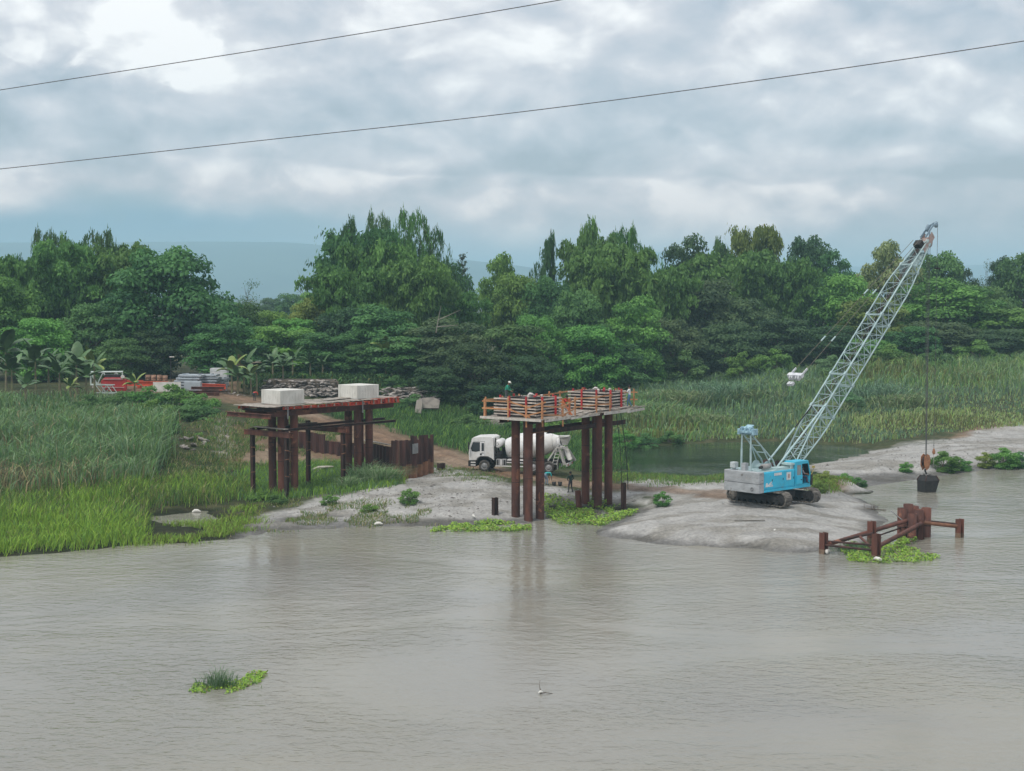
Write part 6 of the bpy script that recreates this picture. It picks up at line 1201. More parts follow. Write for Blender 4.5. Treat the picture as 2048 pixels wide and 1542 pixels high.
def broad(seed, flat=1.0, nclump=38, nleaf=15000, rx=.40, zc=.54, rz=.44, leaf=.036, gap=.0, upward=.35):
    """broadleaf crown of leafy clumps in a unit box (height 1, width 1)"""
    rnd = np.random.RandomState(seed); C, Rr = [], []
    tries = 0
    while len(C) < nclump and tries < 4000:
        tries += 1; d = rnd.normal(size=3); d /= np.linalg.norm(d); q = rnd.uniform(.35, 1) ** .6
        lump = .82 + .36 * float(fbm(np.array([math.atan2(d[1], d[0]) * 1.3 + 9]), np.array([d[2] * 2 + 5]), 1.0, 2, seed)[0])
        c = np.array([d[0] * rx * q * lump, d[1] * rx * q * lump, zc + d[2] * rz * q * lump]); r = rnd.uniform(.11, .19)
        if c[2] < .06: continue
        if all(np.linalg.norm((c - k) * (1, 1, 1.2)) > .62 * (r + s) * (1 + gap) for k, s in zip(C, Rr)) or tries > 2500: C.append(c); Rr.append(r)
    Ps, Ns, T = [], [], []; tot = sum(r * r for r in Rr)
    for c, r in zip(C, Rr):
        n = int(nleaf * r * r / tot); d = rnd.normal(size=(n, 3)); d /= np.linalg.norm(d, axis=1, keepdims=True); d[:, 2] = np.where((d[:, 2] < -.1) & (rnd.rand(n) < .75), -d[:, 2], d[:, 2])
        rr = r * rnd.uniform(.55, 1.12, n)[:, None]; P = c + d * rr * np.array([1.1, 1.1, .85 * flat]); Ps.append(P)
        Ns.append(d * .8 + np.array([0, 0, upward]) + rnd.normal(size=(n, 3)) * .42); T.append(np.clip(rnd.normal(.5 + rnd.uniform(-.35, .35), .25, n) + .12 * d[:, 2], 0, 1))
    P, N, T = np.concatenate(Ps), np.concatenate(Ns), np.concatenate(T)
    V, Fc = leaf_cards(P, N, rnd.uniform(.7, 1.5, len(P)) * leaf, rnd.uniform(.5, .9, len(P)) * leaf, rnd)
    tb = MB(); tb.path([(0, 0, -.02), (.006, .004, .12), (-.008, .004, .3), (.004, 0, zc)], [.028, .022, .016, .008], 7)
    order = sorted(range(len(C)), key=lambda i: -Rr[i])[:16]
    for i in order:
        c = C[i]; z0 = max(.10, min(c[2] * .55, .4)); tb.path([(0, 0, z0), (c[0] * .45, c[1] * .45, z0 + (c[2] - z0) * .65), tuple(c)], [.010, .007, .003], 5, False)
    return tb, V, Fc, T
def bamboo(seed, nc=30, spread=.34, per=330, droop=.20, leaf=.05, lean=0.0, pw=2.3):
    rnd = np.random.RandomState(seed); tb = MB(); Ps, Ns, T, D = [], [], [], []
    for i in range(nc):
        az = rnd.uniform(0, 2 * np.pi); h = rnd.uniform(.62, 1.0) if i > 3 else rnd.uniform(.93, 1.0); sp_ = spread * rnd.uniform(.25, 1.0) * (1.25 - h * .5); b0 = np.array([math.cos(az), math.sin(az), 0]) * rnd.uniform(.02, .09)
        def pth(t): t = np.asarray(t)[..., None]; return b0 * (1 + .6 * t) + np.array([math.cos(az), math.sin(az), 0]) * sp_ * t ** pw + np.array([lean, 0, 0]) * t ** pw + np.array([0, 0, 1]) * (h * (1.06 + .35 * droop) * t - droop * h * t ** 5)
        pts = pth(np.linspace(0, 1, 9)); tb.path([tuple(p) for p in pts], list(np.linspace(.0048, .0012, 9)), 4, False)
        n = int(per * 1.5 * rnd.uniform(.7, 1.2)); t = .16 + .84 * rnd.beta(1.6, 1.15, n); base = pth(t)
        nb = 26; bid = rnd.randint(0, nb, n); bt = np.sort(.16 + .84 * rnd.beta(1.6, 1.1, nb)); ang = rnd.uniform(0, 6.28, nb); ln = rnd.uniform(.05, .17, nb) * (1.2 - bt * .55)   # side branches carry tassels of leaves
        s = rnd.rand(n); base = pth(bt[bid]); out = np.stack([np.cos(ang[bid]), np.sin(ang[bid]), np.zeros(n)], 1)
        P = base + out * (ln[bid] * s ** .8)[:, None] + np.array([0, 0, 1]) * (.05 * s - .085 * s ** 2.2)[:, None] + rnd.normal(size=(n, 3)) * .016
        Ps.append(P); Ns.append(out * .7 + rnd.normal(size=(n, 3)) * .5 + np.array([0, 0, .45])); D.append(out * .9 + rnd.normal(size=(n, 3)) * .5 + np.array([0, 0, -.8]) * (0.2 + s)[:, None]); T.append(np.clip(rnd.normal(.5, .2, n) + rnd.uniform(-.2, .2), 0, 1))
    P, N, T, D = map(np.concatenate, (Ps, Ns, T, D)); ok = P[:, 2] > .02; P, N, T, D = P[ok], N[ok], T[ok], D[ok]
    V, Fc = leaf_cards(P, N, rnd.uniform(.5, 1.05, len(P)) * leaf, rnd.uniform(.28, .50, len(P)) * leaf, rnd, D)
    return tb, V, Fc, T
def conifer(seed):
    rnd = np.random.RandomState(seed); tb = MB(); tb.path([(0, 0, 0), (0, 0, .5), (0, 0, 1.0)], [.018, .012, .003], 6); Ps, Ns, T = [], [], []
    for k in range(13):
        z = .22 + .76 * k / 12.5; L = .46 * (1 - z) + .06
        for j in range(7):
            a = j * .9 + k * .5 + rnd.uniform(-.2, .2); d = np.array([math.cos(a), math.sin(a), 0]); tb.path([(0, 0, z), tuple(d * L * .6 + [0, 0, z + .005]), tuple(d * L + [0, 0, z + .045])], [.006, .004, .002], 4, False)
            n = int(46 * L / .4) + 8; s = rnd.uniform(.15, 1, n); P = d * (L * s)[:, None] + np.array([0, 0, z]) + np.array([0, 0, .045]) * (s ** 2)[:, None] + rnd.normal(size=(n, 3)) * [.018, .018, .008]; Ps.append(P); Ns.append(np.tile([0, 0, 1.], (n, 1)) + rnd.normal(size=(n, 3)) * .3); T.append(rnd.rand(n))
    P, N, T = map(np.concatenate, (Ps, Ns, T)); V, Fc = leaf_cards(P, N, rnd.uniform(.03, .06, len(P)), rnd.uniform(.015, .03, len(P)), rnd); return tb, V, Fc, T
def sparse(seed, leafy=900):
    """open crown, bare limbs showing"""
    rnd = np.random.RandomState(seed); tb = MB(); tb.path([(0, 0, 0), (.01, 0, .35), (0, .01, .62)], [.02, .014, .008], 6); Ps = []
    for i in range(15):
        a = rnd.uniform(0, 6.28); z0 = rnd.uniform(.3, .62); e = np.array([math.cos(a) * rnd.uniform(.15, .4), math.sin(a) * rnd.uniform(.15, .4), z0 + rnd.uniform(.15, .4)]); m = np.array([e[0] * .5, e[1] * .5, z0 + (e[2] - z0) * .7]); tb.path([(0, 0, z0), tuple(m), tuple(e)], [.008, .005, .002], 4, False)
        for j in range(4): f = m + rnd.normal(size=3) * [.12, .12, .08]; tb.path([tuple(m), tuple(f)], [.003, .001], 3, False)
        if leafy: Ps.append(e + rnd.normal(size=(leafy // 15, 3)) * [.085, .085, .03])
    P = np.concatenate(Ps) if leafy else np.zeros((4, 3)) + [[0, 0, .62]]; V, Fc = leaf_cards(P, np.tile([0, 0, 1.], (len(P), 1)) + rnd.normal(size=P.shape) * .4, rnd.uniform(.02, .05, len(P)), rnd.uniform(.012, .025, len(P)), rnd); return tb, V, Fc, rnd.rand(len(P))

LM = {'mid': ((.061, .158, .036), (.205, .411, .089)), 'deep': ((.041, .113, .038), (.137, .281, .085)), 'dark': ((.028, .068, .032), (.085, .165, .063)), 'yellow': ((.116, .184, .038), (.302, .397, .102)), 'pale': ((.177, .233, .082), (.465, .534, .233)), 'bamboo': ((.055, .151, .038), (.191, .390, .096)), 'field': ((.102, .184, .096), (.16, .321, .13)), 'dusk': ((.049, .099, .044), (.130, .205, .085))}
PROTO = {}
def proto(kind, tone):
    """mesh pair (trunk, crown) shared by all trees of that kind and tone"""
    if (kind, tone) in PROTO: return PROTO[(kind, tone)]
    if kind not in GEO:
        GEO[kind] = {'round': lambda: broad(3), 'lumpy': lambda: broad(14, nclump=42, gap=.05), 'spread': lambda: broad(23, .8, 38, 14000, .42, .55, .40), 'low': lambda: broad(31, .9, 38, 14000, .42, .44, .50), 'mound': lambda: broad(37, .9, 32, 12000, .42, .36, .56),
            'tier': lambda: broad(45, .8, 46, 15000, .42, .50, .46, .036, .0, .6), 'tierb': lambda: broad(52, .75, 42, 14000, .42, .48, .50, .038, .05, .6),
            'bam': lambda: bamboo(5, 34, .46, 460, .26), 'bamb': lambda: bamboo(16, 38, .52, 430, .30), 'bamc': lambda: bamboo(27, 15, .60, 300, .78, .05, .5, 3.6), 'bamd': lambda: bamboo(38, 17, .65, 300, .85, .05, .8, 3.6), 'bame': lambda: bamboo(61, 46, .60, 430, .40, .052),
            'conifer': lambda: conifer(2), 'sparse': lambda: sparse(8), 'bare': lambda: sparse(9, 0), 'bush': lambda: broad(71, .85, 20, 4200, .42, .40, .48, .05)}[kind]()
    tb, V, Fc, T = GEO[kind]
    if kind not in NORM and kind != 'bare': NORM.add(kind); s_ = 1.0 / np.percentile(V[:, 2], 99.9); V[:, 2] *= s_; tb.v = [(a, b, c * s_) for a, b, c in tb.v]; r_ = .5 / np.percentile(np.hypot(V[:, 0], V[:, 1]), 98.5); V[:, :2] *= r_; tb.v = [(a * r_, b * r_, c) for a, b, c in tb.v]
    tm = tb.mesh('trunk', CULM() if kind.startswith('bam') else BARK()); c = LM[tone]
    cm = crown_mesh('crown', V, Fc, T, leaf_mat('foliage ' + tone, c[0], c[1]))
    PROTO[(kind, tone)] = (tm, cm); return tm, cm
GEO = {}; NORM = set()
def tree(name, label, cat, u, vtop, d, wpx, kind, tone, rot=None, group=None, zbase=None, sink=.2):
    x = (u - CX) / F * d; z = (gz(x, d) if zbase is None else zbase) - sink; top = AT(u, vtop, d).z; h = max(top - z, .3); w = wpx / F * d
    if kind == 'bush' and h < .62 * w: z -= .62 * w - h; h = .62 * w
    t = thing(name, label, cat, (x, d, z), random.uniform(0, 6.28) if rot is None else rot, group); tm, cm = proto(kind, tone)
    k = 1.0 / .97
    for nm, me in (('trunk' if not kind.startswith('bam') else 'culms', tm), ('crown' if cat == 'tree' or cat == 'bamboo' else 'foliage', cm)):
        if kind == 'bare' and nm == 'crown': continue
        if kind == 'bush' and nm == 'trunk': nm = 'stems'
        o = bpy.data.objects.new(nm, me); COL.objects.link(o); o.parent = t; o.scale = (w, w, h * k)
    return t
TREES = [
 # (name, label, u, v_top, distance, width px, kind, tone)
 ('bamboo_clump', 'tall bamboo clump with two plumes at the far left', 120, 492, 202, 190, 'bamb', 'bamboo'), ('bamboo_clump', 'bamboo clump with tall plume left of the big round tree', 232, 496, 206, 170, 'bam', 'bamboo'), ('bamboo_clump', 'lower bamboo clump at the left picture edge', 30, 520, 198, 170, 'bame', 'bamboo'), ('bamboo_clump', 'thin bamboo plume between the two tall left clumps', 178, 496, 208, 110, 'bamc', 'deep'),
 ('broadleaf_tree', 'big round dark tree behind the storage yard', 335, 503, 190, 262, 'round', 'deep'), ('broadleaf_tree', 'dense tree cut by the left picture edge behind bananas', -10, 560, 186, 190, 'lumpy', 'mid'), ('broadleaf_tree', 'bushy green tree behind the banana plants at left', 75, 640, 180, 170, 'low', 'mid'), ('broadleaf_tree', 'dark low tree between bananas and big round tree', 190, 610, 188, 170, 'low', 'deep'), ('broadleaf_tree', 'small leafy tree beside the pale boom section', 235, 680, 180, 120, 'low', 'deep'),
 ('open_tree', 'slender tree with open tiered crown in the left gap', 487, 562, 215, 75, 'sparse', 'deep'), ('broadleaf_tree', 'dark tree standing right of the big round tree', 470, 610, 200, 150, 'lumpy', 'deep'), ('layered_tree', 'layered tree behind the right end of the yard', 452, 640, 180, 170, 'tier', 'deep'), ('layered_tree', 'low layered tree behind the banana clump', 560, 655, 186, 150, 'tierb', 'mid'),
 ('broadleaf_tree', 'distant dark tree low in the left gap', 548, 598, 420, 70, 'low', 'dark'), ('broadleaf_tree', 'distant tree right of the left gap', 590, 590, 380, 90, 'low', 'deep'), ('bare_tree', 'bare leafless tree on the skyline of the left gap', 614, 545, 330, 55, 'bare', 'dusk'), ('broadleaf_tree', 'pale distant tree below the bare tree', 628, 578, 300, 110, 'spread', 'mid'),
 ('bamboo_clump', 'tall leafy bamboo at the left of the central crest', 722, 470, 208, 165, 'bam', 'deep'), ('bamboo_clump', 'tallest bamboo of the central crest with hooked top', 795, 466, 210, 165, 'bamd', 'bamboo'), ('bamboo_clump', 'bamboo plume drooping right of the central crest', 845, 500, 214, 120, 'bamd', 'deep'), ('bamboo_clump', 'rounded bamboo mass in the middle of the central crest', 765, 490, 204, 190, 'bame', 'bamboo'),
 ('bamboo_clump', 'rounded bamboo below the left side of the central crest', 690, 540, 198, 175, 'bame', 'bamboo'), ('bamboo_clump', 'bright drooping bamboo below the right side of the central crest', 820, 522, 200, 190, 'bame', 'bamboo'), ('broadleaf_tree', 'yellowish tree left of the central crest', 612, 600, 196, 130, 'spread', 'yellow'), ('broadleaf_tree', 'dark tree just right of the central crest', 895, 530, 222, 110, 'lumpy', 'deep'), ('conifer_tree', 'tiered conifer silhouette on the skyline right of the central crest', 925, 514, 260, 62, 'conifer', 'dark'),
 ('bamboo_clump', 'green bamboo mass below the tiered conifer', 905, 590, 204, 170, 'bame', 'bamboo'), ('layered_tree', 'layered tree in front of the central crest', 765, 615, 184, 175, 'tier', 'deep'), ('broadleaf_tree', 'dark tree in the hollow behind the layered tree', 700, 620, 192, 150, 'lumpy', 'dark'),
 ('broadleaf_tree', 'low dark tree behind the left pile cap', 650, 668, 180, 130, 'tierb', 'deep'), ('broadleaf_tree', 'low tree above the gap between the pile caps', 720, 690, 179, 120, 'low', 'deep'), ('broadleaf_tree', 'dark low tree above the right pile cap', 800, 675, 178, 150, 'tierb', 'deep'), ('broadleaf_tree', 'large dark tree overhanging the broken stone wall', 890, 640, 180, 190, 'tier', 'dusk'), ('broadleaf_tree', 'dark tree overhanging the bank left of the green shirted worker', 950, 690, 172, 150, 'low', 'dark'), ('broadleaf_tree', 'dark bush tree low above the broken slab', 880, 735, 170, 120, 'low', 'dark'), ('broadleaf_tree', 'broad dark tree behind the green shirted worker', 1020, 655, 184, 170, 'tierb', 'deep'), ('broadleaf_tree', 'dark low tree right of the green shirted worker', 1065, 715, 178, 120, 'low', 'dark'), ('broadleaf_tree', 'dark undergrowth tree above the truck cab', 985, 760, 166, 110, 'mound', 'dark'),
 ('broadleaf_tree', 'rounded tree on the skyline left of the narrow bamboo', 1010, 515, 226, 120, 'spread', 'mid'), ('broadleaf_tree', 'bright green tree below the skyline left of the narrow bamboo', 1045, 555, 214, 140, 'low', 'mid'), ('bamboo_clump', 'narrow lone bamboo plume on the skyline', 1102, 474, 228, 90, 'bamc', 'deep'), ('bamboo_clump', 'tall bamboo plume left of the twin peaks over the middle pier', 1182, 480, 226, 120, 'bam', 'bamboo'), ('bamboo_clump', 'tall drooping bamboo right of the twin peaks over the middle pier', 1258, 492, 226, 150, 'bamd', 'bamboo'), ('bamboo_clump', 'wide bamboo mass filling between the twin peaks', 1215, 500, 220, 200, 'bame', 'bamboo'),
 ('broadleaf_tree', 'dark rounded tree below the narrow lone bamboo', 1095, 560, 212, 140, 'round', 'deep'), ('broadleaf_tree', 'smooth dark domed tree below the twin bamboo peaks', 1150, 585, 204, 140, 'round', 'deep'), ('layered_tree', 'light green layered tree above the middle pier deck', 1180, 655, 192, 140, 'tierb', 'mid'), ('layered_tree', 'light layered tree right of the middle pier', 1270, 598, 206, 140, 'tier', 'mid'), ('broadleaf_tree', 'green tree above the left form of the middle pier', 1085, 635, 192, 130, 'low', 'mid'), ('broadleaf_tree', 'dark low tree behind the right form of the middle pier', 1225, 690, 196, 150, 'tierb', 'deep'),
 ('bamboo_clump', 'bright bamboo right of the twin peaks', 1325, 540, 220, 150, 'bame', 'bamboo'), ('layered_tree', 'dark layered tree on the skyline right of the sky gap', 1375, 480, 240, 140, 'tier', 'dark'), ('bamboo_clump', 'bamboo plume behind the dark skyline tree', 1435, 484, 246, 110, 'bamc', 'deep'), ('bamboo_clump', 'pale feathery bamboo highest right of the sky gap', 1508, 462, 246, 110, 'bam', 'yellow'), ('bamboo_clump', 'wide bright bamboo below the pale feathery top', 1475, 510, 236, 220, 'bame', 'bamboo'), ('broadleaf_tree', 'brownish dark tree in the middle of the right tree wall', 1400, 565, 226, 190, 'lumpy', 'dusk'), ('broadleaf_tree', 'dark tree below the wide bright bamboo', 1490, 600, 224, 170, 'low', 'dusk'), ('broadleaf_tree', 'low dark tree at the grass edge behind the pond', 1345, 640, 212, 150, 'low', 'dusk'), ('broadleaf_tree', 'low dusky tree at the grass edge left of the bridle', 1450, 650, 216, 170, 'low', 'dusk'), ('broadleaf_tree', 'low dark tree at the grass edge above the bridle', 1560, 640, 218, 150, 'tierb', 'dark'),
 ('broadleaf_tree', 'very dark round tree on the skyline left of the boom', 1612, 480, 262, 135, 'round', 'dark'), ('bamboo_clump', 'bright drooping bamboo below the very dark round tree', 1570, 525, 236, 150, 'bame', 'bamboo'), ('broadleaf_tree', 'green tree between dark round tree and pale tree', 1680, 508, 258, 110, 'spread', 'deep'), ('flowering_tree', 'pale yellow green tree behind the crane boom top', 1775, 490, 246, 135, 'spread', 'pale'), ('broadleaf_tree', 'dull green tree left of the boom at mid height', 1690, 555, 234, 160, 'low', 'mid'), ('layered_tree', 'yellowish layered tree behind the boom at mid height', 1740, 600, 226, 150, 'tierb', 'yellow'), ('broadleaf_tree', 'dark low tree left of the boom at the grass edge', 1650, 655, 220, 150, 'low', 'dark'), ('broadleaf_tree', 'low green tree behind the boom at the grass edge', 1750, 680, 216, 140, 'low', 'mid'),
 ('broadleaf_tree', 'dark domed tree right of the boom top', 1872, 510, 256, 160, 'round', 'deep'), ('layered_tree', 'large bright layered tree right of the boom', 1895, 562, 230, 230, 'tier', 'mid'), ('broadleaf_tree', 'brownish low tree under the bright layered tree', 1900, 645, 220, 200, 'low', 'dusk'), ('open_tree', 'open crowned small tree on the right skyline', 1968, 522, 280, 48, 'sparse', 'dusk'), ('broadleaf_tree', 'dark tree on the skyline near the right edge', 2015, 520, 262, 90, 'spread', 'dark'), ('broadleaf_tree', 'dark green tree at the right picture edge', 2050, 512, 250, 130, 'lumpy', 'deep'), ('broadleaf_tree', 'dense tree below the open crowned skyline tree', 1980, 575, 236, 150, 'low', 'deep'), ('layered_tree', 'layered green tree low at the right edge', 2030, 620, 226, 170, 'tierb', 'mid'), ('broadleaf_tree', 'low dusky tree at the grass edge right of the boom', 1830, 655, 218, 130, 'low', 'deep'), ('broadleaf_tree', 'low tree at the grass edge near the right border', 1985, 660, 218, 150, 'low', 'dusk'),
 ('bamboo_clump', 'slim bamboo plume leaning out at the far left skyline', 76, 466, 204, 130, 'bamd', 'deep'), ('bamboo_clump', 'slim bamboo plume second from the far left skyline', 130, 476, 206, 120, 'bamc', 'bamboo'), ('bamboo_clump', 'slim bamboo plume arching over the big round tree', 226, 468, 208, 150, 'bamd', 'deep'), ('bamboo_clump', 'low bamboo plume at the left picture edge skyline', 36, 518, 200, 100, 'bamc', 'deep'),
 ('bamboo_clump', 'ragged slim plume at the left end of the central crest', 704, 446, 211, 120, 'bamc', 'deep'), ('bamboo_clump', 'slim plume second from left on the central crest', 742, 433, 212, 125, 'bamd', 'deep'), ('bamboo_clump', 'hooked plume highest on the central crest', 802, 428, 214, 150, 'bamd', 'bamboo'), ('bamboo_clump', 'separate drooping plume at the right end of the central crest', 852, 459, 216, 110, 'bamd', 'deep'),
 ('bamboo_clump', 'spiky plume on the left of the twin peaks', 1186, 447, 228, 130, 'bamc', 'bamboo'), ('bamboo_clump', 'drooping plume on the right of the twin peaks', 1264, 462, 228, 140, 'bamd', 'bamboo'), ('bamboo_clump', 'small plume between the twin peaks', 1226, 472, 229, 120, 'bamd', 'bamboo'),
 ('broadleaf_tree', 'green tree filling the foot of the left gap', 545, 625, 205, 130, 'low', 'mid'), ('broadleaf_tree', 'dark tree behind the banana clump by the road', 505, 655, 190, 120, 'lumpy', 'deep'), ('layered_tree', 'leafy tree left of the yellowish tree', 590, 640, 192, 120, 'tierb', 'mid'), ('broadleaf_tree', 'low dark tree behind the drums in the yard', 300, 660, 184, 130, 'low', 'dark'),
 ('broadleaf_tree', 'far tree on the skyline just right of the boom tip', 1925, 540, 270, 80, 'low', 'dark'),
]
def build_trees():
    for nm, lb, u, vt, d, w, kind, tone in TREES: tree(nm, lb, 'bamboo' if nm == 'bamboo_clump' else 'tree', u, vt, d, w, kind, tone, rot=(random.choice((0, math.pi)) + random.uniform(-.35, .35)) if kind in ('bamc', 'bamd') else None, group='trees along the far bank')
    BR = mat('pale dead limb', (.30, .27, .23), (.22, .2, .17), .9, 4)
    t = thing('dead_branch', 'pale bare dead branch sticking out below the tiered conifer', 'branch', AT(872, 640, 176))
    for pts in ([(0, 0, -1.5), (.25, 0, 0), (.6, 0, 1.7)], [(.2, 0, .0), (1.4, 0, .5), (2.9, 0, 1.2)], [(.1, 0, -.8), (1.4, 0, -.7), (2.6, 0, -.6)]): b = MB(); b.path(pts, [.07, .05, .02], 5); b.build('limb', BR, t)

# ---------------------------------------------------------------- bananas
def banana_leaf(seed):
    rnd = random.Random(seed); n = 9; L = 1.0; vs, fs = [], []; sag = rnd.uniform(.55, 1.0)
    for i in range(n + 1):
        t = i / n; x = L * (t - .18 * sag * t ** 2); z = .55 * t - sag * .72 * t ** 2.2; w = .165 * math.sin(math.pi * min(1, (t * .92 + .06))) ** .6 * (1 if i % 2 else .86)
        if t < .12: w = .012
        vs += [(x, -w, z - w * .5), (x, 0, z), (x, w, z - w * .5)]
    for i in range(n):
        a = i * 3; fs += [(a, a + 3, a + 4, a + 1), (a + 1, a + 4, a + 5, a + 2)]
    b = MB(); b.add(vs, fs, True); return b
BAN = {}
def bananas():
    def lm(nm, c): return mat(nm, c, tuple(x * .72 for x in c), .5, 1.2, 0, 0, 20, .2)
    GRN, YEL, DRY = lm('banana leaf', (.085, .165, .060)), lm('fresh banana leaf', (.22, .30, .07)), lm('dry banana leaf', (.24, .18, .11))
    for nm, m in (('g', GRN), ('y', YEL), ('d', DRY)): BAN[nm] = [banana_leaf(i).mesh('leaf', m) for i in range(4)]
    ST = mat('banana stem', (.20, .21, .10), (.16, .13, .08), .7, 2)
    spots = [(22, 690, 152, 'leftmost banana plant at the picture edge', 'g'), (70, 668, 156, 'tall banana plant left of the pale boom section', 'g'), (118, 700, 150, 'banana plant in front of the dark trees at left', 'g'), (152, 676, 154, 'banana plant with drooping leaves left of the red machine', 'g'), (188, 688, 158, 'banana plant with fresh yellow leaves before the boom section', 'y'), (50, 735, 146, 'low banana plant above the reeds at left', 'g'), (140, 742, 147, 'low banana plant above the reeds beside the red machine', 'y'), (268, 738, 150, 'small banana plant in front of the orange girder', 'y'),
        (463, 700, 166, 'yellowish banana plant at the left of the road clump', 'y'), (487, 690, 168, 'banana plant with hanging dry brown leaves', 'd'), (512, 705, 168, 'banana plant right of the dry leaved one', 'g'), (545, 690, 174, 'tall banana plant behind the left stone wall', 'g'), (585, 688, 176, 'banana plant with bright stems above the left pile cap', 'g'), (620, 700, 176, 'rightmost banana plant above the left pile cap', 'g'), (772, 655, 177, 'single banana plant with upright leaf above the right pile cap', 'y'), (10, 640, 164, 'high banana leaves at the far left under the dense tree', 'g'), (95, 690, 158, 'banana plant second row behind the tall one at left', 'g'), (170, 715, 152, 'leaning banana plant just left of the boom section', 'g'), (475, 720, 164, 'short banana plant in front of the road clump', 'g'), (500, 715, 165, 'short banana plant at the right foot of the road clump', 'y'), (565, 700, 172, 'banana plant between the two tall ones behind the wall', 'g'), (645, 705, 176, 'banana plant half hidden right of the wall clump', 'g')]
    for u, vt, y, lb, kind in spots:
        x = (u - CX) / F * y; z = gz(x, y) if u != 772 else AT(u, 760, y).z; top = AT(u, vt, y).z; h = max(2.0, top - z); t = thing('banana_plant', lb, 'banana plant', (x, y, z - .05), random.uniform(0, 6), 'banana plants'); sh = h * .55
        b = MB(); b.path([(0, 0, -.1), (.04, .02, sh * .5), (.02, 0, sh)], [.13, .11, .06], 8); b.build('stem', ST, t); n = 9
        for i in range(n):
            a = i * 2.4 + random.uniform(-.3, .3); ln = h * random.uniform(.38, .58); tilt = R(-70 + 88 * i / n) if i < n - 1 else R(-62)
            me = random.choice(BAN['d' if (kind == 'd' and i > 4) else ('y' if (kind == 'y' and i % 2 == 0) else 'g')])
            o = bpy.data.objects.new('leaf', me); COL.objects.link(o); o.parent = t; o.location = (.02, 0, sh - .05 * i * .5); o.scale = (ln, ln * random.uniform(.85, 1.25), ln); o.rotation_euler = (random.uniform(-.3, .3), tilt * .8, a)

